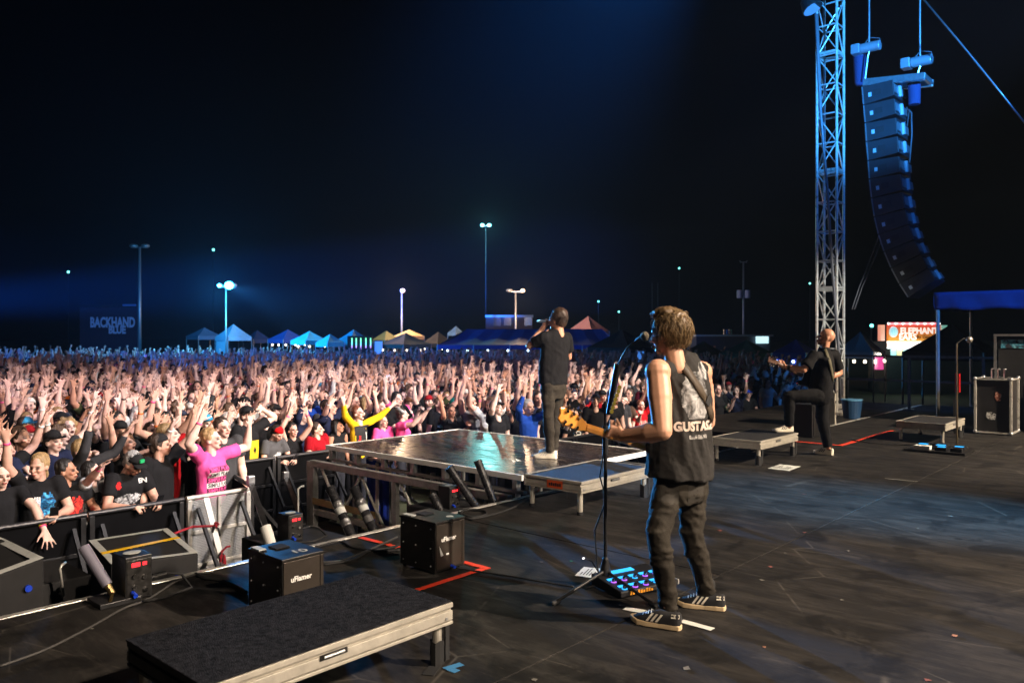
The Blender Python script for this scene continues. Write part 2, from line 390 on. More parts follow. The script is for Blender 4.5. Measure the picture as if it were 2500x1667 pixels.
POSE = {   # upper arm, forearm (x is outwards), palm normal
    'vee': ((.62, -.36, .56), (.10, -.22, .97)), 'high': ((.34, -.48, .62), (.02, -.20, .98)),
    'reach': ((.34, -.78, .38), (.05, -.50, .86)), 'clap': ((.42, -.45, .78), (-.42, -.20, .88)),
    'out': ((.78, -.25, .56), (.42, -.25, .88)), 'down': ((.22, .05, -.97), (.02, -.30, -.95)),
    'lean': ((.32, -.22, -.90), (-.45, -.88, .02)), 'phone': ((.30, -.45, -.80), (-.30, -.72, .60)),
    'head': ((.86, -.20, .42), (-.86, -.10, .46)), 'fist': ((.35, -.50, .78), (.02, -.15, .99)),
    'hang': ((.25, -.50, -.80), (.05, -.62, -.78)), 'bent': ((.35, -.35, -.80), (-.05, -.55, .82)),
}
def human(sp, vox=.0105):
    """meshes of one standing figure, facing local -Y, feet at z=0, about 1.75 m"""
    w = sp.get('w', 1.); lean = sp.get('lean', .03); out = {}
    Tm = Matrix.Translation((0, 0, .95)) @ Matrix.Rotation(lean, 4, 'X') @ Matrix.Translation((0, 0, -.95))
    H = Tm @ Matrix.Translation((0, -.01 - .5 * (w - 1) * .06, 1.515)) @ Matrix.Rotation(sp.get('yaw', 0), 4, 'Z') @ Matrix.Rotation(sp.get('pitch', -.15) - lean, 4, 'X') @ Matrix.Rotation(sp.get('roll', 0), 4, 'Y')
    out['H'] = H
    b = MB(); head_prims(b, H)
    ww = 1 + (w - 1) * .8
    b.cap(Tm @ V((0, .01, 1.0)), Tm @ V((0, .01, 1.36)), (.11, .07), (.12, .06))
    for s in (-1, 1): b.cap((s * .09, 0, .95), (s * .10, 0, .08), .05, .035, n=8)
    sh = MB(); tr = MB(); bands = MB(); pts = {}
    sh.cap(Tm @ V((0, .0, .93)), Tm @ V((0, -.012 * w, 1.12)), (.165 * w, .118 * w), (.158 * w, .112 * w))
    sh.cap(Tm @ V((0, -.012 * w, 1.10)), Tm @ V((0, .0, 1.31)), (.158 * w, .112 * w), (.175 * ww, .112 * ww))
    sh.cap(Tm @ V((-.135 * ww, .008, 1.405)), Tm @ V((.135 * ww, .008, 1.405)), (.066, .062), (.066, .062), V((0, 0, 1)))
    sh.cap(Tm @ V((0, .015, 1.37)), Tm @ V((0, .012, 1.435)), (.12, .08), (.082, .066))
    if sp.get('f'):
        for s in (-1, 1): sh.ell(Tm @ V((s * .078, -.085 * ww, 1.265)), (.075, .062, .07))
    slv = sp.get('sleeve', 'short')
    for s, arm in ((-1, sp['arms'][0]), (1, sp['arms'][1])):
        pose = arm if isinstance(arm, tuple) else POSE[arm]; u = V(pose[0]); f = V(pose[1])
        if sp.get('jit') and (arm if isinstance(arm, str) else '') in ('vee', 'high', 'reach', 'clap', 'out', 'fist'):
            jr = random.Random(sp['jit'] * 10 + s); u = u + V((jr.uniform(-.25, .3), jr.uniform(-.3, .25), jr.uniform(-.35, .1))); f = f + V((jr.uniform(-.35, .3), jr.uniform(-.35, .2), jr.uniform(-.2, .1)))
        u = V((u.x * s, u.y, u.z)).normalized(); f = V((f.x * s, f.y, f.z)).normalized(); name = arm if isinstance(arm, str) else ''
        S = Tm @ V((s * (.175 * ww - .02 * max(0, u.z)), 0, 1.415 + .035 * max(0, u.z))); E = S + u * .285; Wr = E + f * .255
        aw = 1.1 + (w - 1) * .7
        b.cap(S, E, .052 * aw, .041 * aw); b.cap(E, E + f * .09, .041 * aw, .043 * aw); b.cap(E + f * .07, Wr, .043 * aw, .0275)
        up_ = f.z > .1
        nrm = V((0, -1, -.1)) if up_ else V((0, 0, -1)); hd = f.copy()
        if name in ('vee', 'high', 'out'): hd = (f + V((s * .10, -.10, .2))).normalized()
        curl = {'lean': .55, 'phone': .8, 'fist': 1.05, 'hang': .35, 'bent': .7, 'head': .35}.get(name, sp.get('curl', .12)); thumb = V((-s, 0, 0))
        if name in ('lean', 'hang', 'down'): nrm = V((-s * .6, 0, -.8)); thumb = V((0, -.3, 1))
        if name == 'phone': nrm = V((-s, -.2, .2)); thumb = V((0, .4, 1))
        hand_prims(b, Wr, hd, nrm, thumb, curl, sp.get('spread', .2), 1.18, .0102 if vox < .01 else .0116)
        pts[s] = (S, E, Wr, hd)
        if slv == 'short':
            k = .60; sh.cyl(S - u * .02, S + u * .285 * k, .066 * aw, .067 * aw, 14); sh.cap(S - u * .02, S + u * .06, .066 * aw, .064 * aw)
        elif slv == 'long':
            sh.cap(S, E, .064 * aw, .054 * aw); sh.cap(E, E + f * .20, .054 * aw, .043)
        else: sh.cap(S - u * .02, S + u * .012, .054, .050)
        if (s in sp.get('bands', ())): bands.cyl(Wr - f * .032, Wr - f * .010, .033, .032, 12)
    for s in (-1, 1):
        tr.cap((s * .085, .0, .93), (s * .10, -.005, .50), (.095 * ww, .10 * ww), (.068, .07)); tr.cap((s * .10, -.005, .50), (s * .105, .01, .10), (.066, .068), (.056, .06))
        tr.cap((s * .105, -.03, .055), (s * .11, -.16, .045), .045, .038)
    tr.cap((-.06, 0, .93), (.06, 0, .93), (.11 * ww, .12 * ww), (.11 * ww, .12 * ww), V((0, 1, 0)))
    out['pts'] = pts
    out['body'] = blob(b, 'body', vox, 2); set_tint(out['body'], H, sp.get('beard'), sp.get('mouth', 0))
    out['shirt'] = blob(sh, 'shirt', .0145, 5, .006, 15, (1, 1, .6), sp.get('seed', 1))
    out['trousers'] = blob(tr, 'trousers', .03, 2)
    hk = sp.get('hair', 'short')
    if hk not in ('bald', None):
        hb = MB(); hair_prims(hb, H, hk); out['hair'] = blob(hb, 'hair', .011, 2, .0075, 55, (1, 1, .35), sp.get('seed', 1) + 5)
    ht = sp.get('hat')
    if ht: out['hat'] = cap_mesh(H, backwards=(ht == 'back'), brim=(ht in ('cap', 'back'))).mesh('cap'); out['hat'].shade_smooth()
    if bands.v: out['bands'] = bands.mesh('wristband'); out['bands'].shade_smooth()
    out['body'].materials.append(SKIN)
    for k, m in (('shirt', CLOTH), ('trousers', DENIM), ('hair', HAIR), ('hat', CLOTH), ('bands', M('wristband', rough=.5, objcol=True))):
        if k in out: out[k].materials.append(m)
    return out
SKINS = [RGB(226, 184, 166), RGB(218, 172, 154), RGB(210, 164, 142), RGB(230, 192, 176), RGB(186, 136, 110), RGB(234, 200, 186), RGB(140, 96, 74)]
HAIRS = {'black': (.012, .010, .009), 'dark brown': (.035, .020, .012), 'brown': (.075, .040, .021), 'blond': (.36, .23, .10), 'auburn': (.16, .050, .022), 'grey': (.32, .31, .30)}
def place_person(hm, loc, rz, sc, skin, shirt, trou, hairc, hatc=None, bandc=RGB(255, 90, 150), mirror=False, name='person'):
    o = bpy.data.objects.new(name, hm['body']); COL.objects.link(o); o.location = loc; o.rotation_euler = (0, 0, rz)
    o.scale = (-sc if mirror else sc, sc, sc); o.color = (*skin, 1)
    def ch(k, nm, c):
        if k in hm:
            q = bpy.data.objects.new(nm, hm[k]); COL.objects.link(q); q.parent = o; q.color = (*c, 1); return q
    o_sh = ch('shirt', 'shirt', shirt); ch('trousers', 'trousers', trou); ch('hair', 'hair', hairc)
    ch('hat', 'cap', hatc or (.02, .02, .02)); ch('bands', 'wristband', bandc)
    return o, o_sh
# ================================================================== ground and stage
def field_mat():
    m = M('field_grass', (.035, .045, .02), .9, var=.5, vscale=3, bump=.6, bscale=40); return m
tag(MB().add([(-300, -200, GZ), (400, -200, GZ), (400, 500, GZ), (-300, 500, GZ)], [(0, 1, 2, 3)]).build('ground', field_mat()), 'dark grass field under the crowd', None, kind='structure')

def deck_mat():
    m = bpy.data.materials.new('stage_boards'); m.use_nodes = True; n = m.node_tree.nodes; L = m.node_tree.links.new; b = n['Principled BSDF']
    tc = n.new('ShaderNodeTexCoord')
    def nz(scale, sx, sy, det=6, rough=.6, dist=0.):
        mp = n.new('ShaderNodeMapping'); mp.inputs['Scale'].default_value = (sx, sy, 1); L(tc.outputs['Object'], mp.inputs[0])
        t = n.new('ShaderNodeTexNoise'); t.inputs['Scale'].default_value = scale; t.inputs['Detail'].default_value = det; t.inputs['Roughness'].default_value = rough
        t.inputs['Distortion'].default_value = dist; L(mp.outputs[0], t.inputs[0]); return t.outputs['Fac']
    def mapr(x, a, b_, c, d):
        q = n.new('ShaderNodeMapRange'); q.inputs[1].default_value = a; q.inputs[2].default_value = b_; q.inputs[3].default_value = c; q.inputs[4].default_value = d; L(x, q.inputs[0]); return q.outputs[0]
    def mix(f, a, b_):
        q = n.new('ShaderNodeMix'); q.data_type = 'RGBA'; L(f, q.inputs[0])
        if isinstance(a, tuple): q.inputs[6].default_value = (*a, 1)
        else: L(a, q.inputs[6])
        q.inputs[7].default_value = (*b_, 1); return q.outputs[2]
    big = nz(.9, 1, 1, 5); streak = nz(3.0, 2.2, .55, 8, .7, .4); fine = nz(38, 1, .5, 5, .7); scr = nz(5.0, 6, .35, 9, .75, .8); blot = nz(2.6, 1, 1, 6, .65, .5)
    c = mix(mapr(big, .35, .68, 0, 1), (.012, .0110, .0100), (.023, .0210, .0187))
    c = mix(mapr(streak, .46, .62, 0, .85), c, (.042, .038, .033))
    c = mix(mapr(blot, .52, .62, 0, .85), c, (.006, .0056, .0052))
    c = mix(mapr(scr, .60, .68, 0, .85), c, (.085, .075, .064))
    c = mix(mapr(fine, .35, .75, .0, .35), c, (.007, .0065, .006))
    vo = n.new('ShaderNodeTexVoronoi'); vo.feature = 'DISTANCE_TO_EDGE'; vo.inputs['Scale'].default_value = .75
    wp = n.new('ShaderNodeMapping'); wp.inputs['Rotation'].default_value = (0, 0, .6); wp.inputs['Scale'].default_value = (1.6, .7, 1); L(tc.outputs['Object'], wp.inputs[0]); L(wp.outputs[0], vo.inputs['Vector'])
    ml = n.new('ShaderNodeMath'); ml.operation = 'MULTIPLY'; L(mapr(vo.outputs['Distance'], 0, .006, .55, 0), ml.inputs[0]); L(mapr(blot, .45, .55, 1, 0), ml.inputs[1])
    c = mix(ml.outputs[0], c, (.11, .10, .085))
    L(c, b.inputs['Base Color']); L(mapr(streak, .3, .7, .74, .52), b.inputs['Roughness']); b.inputs['Specular IOR Level'].default_value = .22
    bp = n.new('ShaderNodeBump'); bp.inputs['Strength'].default_value = .25; bp.inputs['Distance'].default_value = .004; L(fine, bp.inputs['Height']); L(bp.outputs[0], b.inputs['Normal'])
    return m
DECK = deck_mat()
stage = MB().box((-8, -10, GZ), (20, 5.12, -.03)).build('stage_floor', BLKM); tag(stage, 'dark scuffed stage floor', None, kind='structure')
g = .004
rows = [(2.50, 5.13, (-8, 4.9, 12.25, 19.98)), (.06, 2.50, (-8, 9.45, 19.98)), (-2.4, .06, (-8, 4.5, 19.98)), (-9.9, -2.4, (-8, 19.98))]
for ya, yb, xs in rows:
    for xa, xb in zip(xs, xs[1:]):
        MB().box((xa + g, ya + g, -.03), (xb - g, yb - g, 0)).build('deck_panel', DECK, stage, bev=.003)
k = 0
for i in range(12):
    x0 = -8 + i * 2.33; MB().box((x0 + .003, 5.133, -.075), (x0 + 2.327, 5.185, .004)).build('edge_trim', ALU, stage, bev=.004)
# side wing that carries the loudspeaker tower
wing = MB().box((12.25, 5.19, GZ), (20, 7.6, -.012)).build('stage_wing', DECK); tag(wing, 'dark side wing of the stage under the tower', None, kind='structure')

# ================================================================== risers
CARPET = M('black_carpet', (.020, .021, .025), 1.0, var=.75, vscale=38, bump=1., bscale=180, spec=.05)
GRIT = M('grit_deck', (.016, .016, .017), .75, var=.4, vscale=120, bump=.8, bscale=240)
def riser(lbl, x0, y0, x1, y1, z, top, extra=0, tape=((1, 0),), frame_m=ALUP, carpeted=False):
    t = T('stage_riser', lbl, 'riser', ((x0 + x1) / 2, (y0 + y1) / 2, 0), 'low risers on the stage')
    if carpeted: MB().box((x0 - .004, y0 + .006, z + .0045), (x1 - .004, y1 + .006, z + .012)).build('deck_top', top, t, bev=.004)
    else: MB().box((x0 + .012, y0 + .012, z - .012), (x1 - .012, y1 - .012, z)).build('deck_top', top, t, bev=.004)
    for a, b_ in (((x0, y0), (x1, y0)), ((x0, y1), (x1, y1)), ((x0, y0), (x0, y1)), ((x1, y0), (x1, y1))):
        f = MB(); horiz = a[1] == b_[1]; o = .024
        ins = V((0, 1, 0)) * (1 if a[1] == y0 else -1) if horiz else V((1, 0, 0)) * (1 if a[0] == x0 else -1)
        A = V((a[0] + (0 if horiz else 0), a[1], 0)); B = V((b_[0], b_[1], 0)); d = (B - A).normalized()
        if not horiz: A += d * .0255; B -= d * .0255
        for za, zb, th, so_ in ((-.020, .004, .026, 0), (-.036, -.020, .026, .014), (-.080, -.036, .026, .002), (-.086, -.080, .026, .012), (-.100, -.086, .026, 0)):
            P = [A + ins * so_, B + ins * so_, B + ins * th, A + ins * th]; f.prism([V((p.x, p.y, z + za)) for p in P], (0, 0, zb - za))
        fo = f.build('frame_rail', BLK if carpeted and not (horiz and a[1] == y0) else frame_m, t, bev=.002)
        if horiz and a[1] == y0:
            m_ = A.lerp(B, .45); MB().box((m_.x - .07, m_.y - .002, z - .052), (m_.x + .07, m_.y + .0015, z - .028)).build('latch', DARKM, fo)
            MB().cyl((m_.x - .05, m_.y - .004, z - .040), (m_.x + .05, m_.y - .006, z - .038), .006, n=8).build('latch_hook', STEEL, fo)
            for q in (.035, .965):
                m_ = A.lerp(B, q); MB().cyl((m_.x, m_.y + .001, z - .066), (m_.x, m_.y - .004, z - .066), .008, n=8).build('bolt', STEEL, fo)
    for i in (0, 1):
        for j in (0, 1):
            cx = x0 + .055 if i == 0 else x1 - .055; cy = y0 + .055 if j == 0 else y1 - .055
            lg = MB().cyl((cx, cy, .0), (cx, cy, z - .09), .024, n=16).build('leg', frame_m, t, smooth=False)
            MB().cyl((cx, cy, .0005), (cx, cy, .03), .029, n=16).build('rubber_foot', RUB, lg)
            if (i, j) in tape:
                w = MB(); random.seed(int(cx * 100)); pts = []
                for kk in range(10):
                    q = 2 * math.pi * kk / 10; rr = .031 + .010 * random.random(); pts.append((cx + rr * math.cos(q), cy + rr * math.sin(q), .004))
                ring = [(p[0], p[1], .105 + .03 * random.random()) for p in pts]; n_ = 10
                w.add(pts + ring, [(a_, (a_ + 1) % n_, n_ + (a_ + 1) % n_, n_ + a_) for a_ in range(n_)])
                w.box((cx - .14, cy - .03, .0005), (cx + .13, cy + .03, .004), 0, Matrix.Translation((cx, cy, 0)) @ Matrix.Rotation(.5, 4, 'Z') @ Matrix.Translation((-cx, -cy, 0)))
                w.box((cx + .02, cy - .04, .02), (cx + .045, cy - .028, .19))
                w.build('gaffer_tape', RUB, lg)
    return t
riser('black carpeted riser with cream metal frame in the near left foreground', 1.44, 2.80, 2.71, 3.48, .295, CARPET, carpeted=True)
MB_mid = riser('low riser with black grit top between singer platform and mic stand', 5.645, 4.21, 6.80, 4.88, .30, GRIT)
riser('low riser under the raised foot of the bald guitarist', 9.28, 4.20, 10.43, 4.87, .30, GRIT, tape=((0, 0), (1, 0)))
riser('empty low riser beside the microphone stand at far right', 12.86, 3.0, 14.02, 3.68, .30, GRIT)
# orange sticker on the middle riser
MB().box((5.6425, 4.42, .215), (5.6445, 4.60, .285)).build('sticker', M('orange_sticker', RGB(215, 85, 20), .5), MB_mid)
stk = MB()
for k in range(6): stk.box((5.6405, 4.44 + .024 * k, .235), (5.6424, 4.456 + .024 * k, .265 - .006 * (k % 2)))
stk.build('sticker_print', M('print_black', (.02, .012, .01), .6), MB_mid)

# ================================================================== thrust platform in front of the stage edge
PX0, PX1, PY0, PY1, PZ = 6.01, 8.30, 5.195, 8.46, .20
GLOSS = M('wet_black_deck', (.026, .021, .018), .26, var=.5, vscale=7, rvar=.09, stretch=(1.6, .5, 1), bump=.06, bscale=9, spec=.4)
pt = T('thrust_platform', 'glossy dark thrust platform with white edging that the singer stands on', 'platform', (7.15, 6.8, GZ))
for i, (ya, yb) in enumerate(((PY0, 6.82), (6.82, PY1))):
    for xa, xb in ((PX0, 7.16), (7.16, PX1)):
        MB().box((xa + .003, ya + .003, PZ - .04), (xb - .003, yb - .003, PZ)).build('deck_panel', GLOSS, pt, bev=.002)
for a, b_ in (((PX0 - .035, PY0), (PX0 - .001, PY1 + .035)), ((PX1 + .001, PY0), (PX1 + .035, PY1 + .035)), ((PX0, PY1 + .001), (PX1, PY1 + .035)), ((PX0, PY0 - .03), (PX1, PY0 - .001))):
    MB().box((a[0], a[1], PZ - .05), (b_[0], b_[1], PZ + .006)).build('white_edging', WHITE, pt, bev=.003)
for y in np.linspace(PY0 + .1, PY1 - .06, 7):
    MB().box((PX0 - .03, y - .03, PZ - .16), (PX0 + .03, y + .03, PZ - .052)).build('joist_end', RUST, pt)
for x in (PX0 + .02, 7.16, PX1 - .02):
    MB().box((x - .03, PY0, PZ - .19), (x + .03, PY1, PZ - .162)).build('bearer', RUST, pt)
for x in (PX0 + .25, 7.16, PX1 - .1):
    for y in (PY0 + .3, 6.8, PY1 - .2):
        MB().cyl((x, y, GZ), (x, y, PZ - .19), .03, n=10).build('leg', STEEL, pt)
MB().tube([(PX0 + .25, 5.6, GZ + .2), (7.16, 6.8, PZ - .25)], .02).build('brace', STEEL, pt)
MB().tube([(7.16, 6.8, GZ + .2), (PX0 + .25, 8.2, PZ - .25)], .02).build('brace', STEEL, pt)
# lattice girder on its near side
gd = T('lattice_girder', 'rusty grey lattice girder below the left side of the singer platform', 'girder', (5.86, 6.9, GZ))
GXX = 5.86
def gz(z): return z
MB().box((GXX - .035, 5.25, -.06), (GXX + .035, 8.62, .02)).build('top_chord', RUST, gd, bev=.004)
MB().box((GXX - .03, 5.25, -.66), (GXX + .03, 8.54, -.59)).build('bottom_chord', RUST, gd, bev=.004)
MB().box((GXX - .04, 8.54, GZ), (GXX + .04, 8.62, -.062)).build('end_post', RUST, gd, bev=.004)
MB().box((GXX - .026, 8.63, GZ), (GXX + .03, 8.70, .0)).build('end_post', RUST, gd, bev=.004)
MB().box((GXX - .03, 6.95, -.588), (GXX + .03, 7.03, -.062)).build('mid_post', RUST, gd, bev=.004)
for ya, yb in ((8.42, 8.0), (7.62, 8.0), (7.62, 7.2), (6.9, 6.5), (6.1, 6.5), (6.1, 5.7), (5.3, 5.7)):
    MB().cyl((GXX, ya, -.06), (GXX, yb, -.60), .018, n=10).build('lattice_bar', ALU, gd, smooth=False)
MB().box((GXX - .05, 7.3, -.52), (GXX - .04, 8.54, -.44)).build('yellowed_strap', M('tan_strap', (.22, .15, .06), .7, var=.3), gd)
bt = T('blue_tarp', 'folded bright blue fabric sheet hanging under the singer platform', 'tarp', (6.4, 7.9, GZ))
tb = MB(); n_ = 10
for j in range(n_):
    a = j / n_; tb.add([(6.38 + .03 * math.sin(j * 1.7), 7.72 + .042 * j, .02), (6.38 + .03 * math.sin((j + 1) * 1.7), 7.72 + .042 * (j + 1), .02), (6.36 + .04 * math.sin((j + 1) * 2.1), 7.72 + .04 * (j + 1), -1.0), (6.36 + .04 * math.sin(j * 2.1), 7.72 + .04 * j, -1.0)], [(0, 1, 2, 3)])
tbo = tb.build('sheet', M('blue_tarp', RGB(18, 60, 190), .5, var=.2), bt); tbo.modifiers.new('s', 'SOLIDIFY').thickness = .012
MB().box((6.315, 7.86, -1.0), (6.325, 7.92, .0)).build('white_stripe', WHITE, bt)
MB().box((6.36, 7.70, .0), (6.42, 8.16, .035)).build('hanging_rail', STEEL, bt)
MB().cyl((6.39, 7.72, GZ), (6.39, 7.72, .0), .015, n=8).build('rail_post', STEEL, bt); MB().cyl((6.39, 8.14, GZ), (6.39, 8.14, .0), .015, n=8).build('rail_post', STEEL, bt)
# scraps of paper on the platform
for px, py, a in ((1254, 1127, .3), (1264, 1125, -.5)):
    p = fl(px, py, PZ); mb = MB(); mb.add([p + V((-.03, -.02, .002)), p + V((.035, -.02, .002)), p + V((.02, .025, .012)), p + V((-.02, .02, .03))], [(0, 1, 2, 3)])
    o = mb.build('paper_scrap', WHITE); o.modifiers.new('s', 'SOLIDIFY').thickness = .001
    tag(o, 'crumpled white paper scrap near the singer\'s shoes, %s of two' % ('left' if px < 1260 else 'right'), 'litter', 'paper scraps on the singer platform')

# ================================================================== crowd barrier
BAR = M('black_barrier', (.006, .006, .007), .5, .1, var=.3, vscale=6, rvar=.12)
def barrier(lbl, a, b_, h=1.1, silver=False, perf=False):
    a = V((a[0], a[1], GZ)); b_ = V((b_[0], b_[1], GZ)); d = (b_ - a); L = d.length; d.normalize(); nrm = V((d.y, -d.x, 0))
    t = T('crowd_barrier', lbl, 'barrier', (a + b_) / 2, 'barrier sections in front of the crowd'); m = ALU if silver else BAR
    MB().cyl(a + V((0, 0, h)), b_ + V((0, 0, h)), .024, n=12).build('top_rail', m if silver else M('barrier_rail', (.05, .05, .055), .35, .5), t, smooth=False)
    for p in (a + d * .03, b_ - d * .03):
        MB().beam(p, p + V((0, 0, h - .024)), .05, .05, hint=d).build('post', m, t, bev=.004)
    for z in (.36, .72): MB().beam(a + d * .055 + V((0, 0, z)), b_ - d * .055 + V((0, 0, z)), .035, .035).build('mid_rail', m, t, bev=.003)
    if silver:
        MB().beam(a.lerp(b_, .5) + V((0, 0, .05)), a.lerp(b_, .5) + V((0, 0, h - .03)), .03, .035, hint=d).build('post', m, t)
        pan = MB(); nx = 46; nz_ = 56; x0 = .06; sx = (L - .12) / nx; sz = (h - .1) / nz_
        # perforated sheet: thin wires leave real openings
        for i in range(nx + 1): pan.beam(a + d * (x0 + i * sx) + nrm * -.012 + V((0, 0, .06)), a + d * (x0 + i * sx) + nrm * -.012 + V((0, 0, h - .04)), sx * .60, .003, hint=nrm)
        for j in range(nz_ + 1): pan.beam(a + d * x0 + nrm * -.012 + V((0, 0, .06 + j * sz)), a + d * (L - .06) + nrm * -.012 + V((0, 0, .06 + j * sz)), .003, sz * .60)
        tag(pan.build('perforated_sheet', M('perforated_steel', (.50, .51, .51), .45, .2, var=.15), t, fixn=False), kind='stuff')
    else:
        MB().prism([a + d * .055 + nrm * -.02 + V((0, 0, .04)), b_ - d * .055 + nrm * -.02 + V((0, 0, .04)), b_ - d * .055 + nrm * -.02 + V((0, 0, h - .026)), a + d * .055 + nrm * -.02 + V((0, 0, h - .026))], nrm * -.006).build('panel', M('barrier_panel', (.0035, .0035, .004), .9, spec=.08, var=.3), t)
    for p in (a + d * .12, b_ - d * .12):
        MB().beam(p + nrm * .02 + V((0, 0, h - .12)), p + nrm * .75 + V((0, 0, .03)), .035, .035).build('brace', BAR, t)
        MB().beam(p + nrm * .0 + V((0, 0, .02)), p + nrm * .8 + V((0, 0, .02)), .06, .03).build('foot', BAR, t)
    return t
BY = 8.28
names = ['black crowd barrier section at the far left edge, colourful bracelets above it', 'black crowd barrier section under the phone-holding woman at left', 'black crowd barrier section under the jersey man']
xs = (1.0, 2.2, 3.05, 4.03)
for i in range(3): barrier(names[i], (xs[i] + .01, BY), (xs[i + 1] - .01, BY))
barrier('silver perforated steel barrier section in front of the pink-shirted woman', (4.05, BY), (4.80, BY), 1.1, True)
barrier('black barrier section set back behind the silver one, red bandana man leaning on it', (5.40, 10.1), (6.25, 10.1))
barrier('black barrier section left of the singer platform under the red-shirted woman', (6.27, 10.1), (7.3, 10.1))
barrier('black barrier section running back from the silver section', (4.86, BY + .06), (5.36, 10.05))
xs = (9.6, 10.9, 12.2, 13.5, 14.8)
for i in range(4): barrier(['black barrier section just right of the singer platform', 'black barrier section behind the guitarist\'s fretting hand', 'black barrier section hidden partly by the guitarist\'s back', 'black barrier section with pale posters right of the guitarist'][i], (xs[i] + .01, BY), (xs[i + 1] - .01, BY))
# ================================================================== things on the stage
def tapeob(name, lbl, pts, col, w=.05, z=.0035, cat='tape', group=None, solid=.0012):
    mb = MB()
    for i in range(len(pts) - 1):
        a = V((pts[i][0], pts[i][1], 0)); b_ = V((pts[i + 1][0], pts[i + 1][1], 0)); d = (b_ - a).normalized(); nn = V((-d.y, d.x, 0)) * (w / 2)
        zz = z + .0015 * i
        mb.prism([a - nn - d * (w / 2 if i else 0) + V((0, 0, zz)), b_ - nn + d * (w / 2 if i < len(pts) - 2 else 0) + V((0, 0, zz)), b_ + nn + d * (w / 2 if i < len(pts) - 2 else 0) + V((0, 0, zz)), a + nn - d * (w / 2 if i else 0) + V((0, 0, zz))], (0, 0, solid))
    return tag(mb.build(name, col, fixn=True), lbl, cat, group)
OR = M('orange_tape', RGB(235, 70, 40), .55, var=.12, vscale=20); YE = M('yellow_tape', RGB(250, 200, 15), .55, var=.1, vscale=20)
BLT = M('blue_tape', RGB(60, 120, 165), .6, var=.1); WHT = M('white_tape', RGB(215, 215, 205), .6, var=.1)
p = fl(1028, 1438); q = fl(1180, 1389); r = fl(1128, 1378)
tapeob('floor_tape', 'orange tape corner mark on the boards right of the nearer flame box', [(q.x - .74, 3.77), (3.96, 3.77), (3.96, 4.0)], OR)
tapeob('floor_tape', 'long orange tape line with a corner by the bald guitarist\'s back foot', [(14.2, 4.12), (11.78, 4.12), (11.78, 4.95)], OR, .07)
for i, (a, b_) in enumerate((((880, 1312), (940, 1327)), ((945, 1329), (972, 1337)))):
    A = fl(*a); B = fl(*b_)
    tapeob('floor_tape', ['long orange tape strip near the stage edge left of a flame box', 'short orange tape piece almost touching the tall flame box'][i], [(A.x, A.y), (B.x, B.y)], OR, .05)
A = fl(1663, 1516); B = fl(1740, 1537)
tapeob('floor_tape', 'white tape strip sticking out behind the guitarist\'s shoe heel', [(A.x, A.y), (B.x, B.y)], WHT, .05)
A = fl(1525, 1485); B = fl(1572, 1494); tapeob('floor_tape', 'white tape scrap in front of the guitarist\'s shoe toe', [(A.x, A.y), (B.x, B.y)], WHT, .06)
A = fl(1095, 1632); B = fl(1128, 1622); tapeob('floor_tape', 'pale blue tape mark by the foreground riser leg', [(A.x, A.y - .06), (A.x, A.y), (B.x, B.y)], BLT, .04)
A = fl(2161, 1168); B = fl(2240, 1176); C = fl(2205, 1170)
tapeob('floor_tape', 'worn pale tape cross at the deck seam right of the stage', [(A.x, A.y), (B.x, B.y)], M('worn_tape', (.20, .20, .18), .7, var=.4, vscale=40), .035)
# papers
def paper(lbl, cx, cy, w, l, rz, lines=True):
    m4 = Matrix.Translation((cx, cy, .002)) @ Matrix.Rotation(rz, 4, 'Z'); mb = MB(); n_ = 6; vs = []; fs = []
    for j in range(n_ + 1):
        for i in range(n_ + 1): vs.append(m4 @ V(((i / n_ - .5) * w, (j / n_ - .5) * l, .003 + .004 * abs(math.sin(i * 1.3 + j * .9)))))
    for j in range(n_):
        for i in range(n_): fs.append((j * (n_ + 1) + i, j * (n_ + 1) + i + 1, (j + 1) * (n_ + 1) + i + 1, (j + 1) * (n_ + 1) + i))
    mb.add(vs, fs); o = mb.build('setlist', M('paper', RGB(225, 230, 225), .7, var=.05), None, smooth=True); tag(o, lbl, 'paper', 'paper set lists on the floor')
    if lines:
        t = MB(); random.seed(int(cx * 77))
        for k_ in range(12):
            y = l * (.40 - k_ * .068); ww = w * (.25 + .5 * random.random())
            t.box((-w * .36, y - l * .012, .0095), (-w * .36 + ww, y + l * .012, .0098), 0, m4)
        t.build('printed_lines', M('ink', (.03, .03, .03), .6), o)
    return o
c = fl(1467, 1402); paper('white set list sheet on the floor behind the tripod microphone stand', c.x, c.y, .22, .30, .35)
c = fl(1915, 1142); paper('white set list sheet taped on the floor in front of the bald guitarist\'s riser', c.x, c.y, .40, .26, .05)
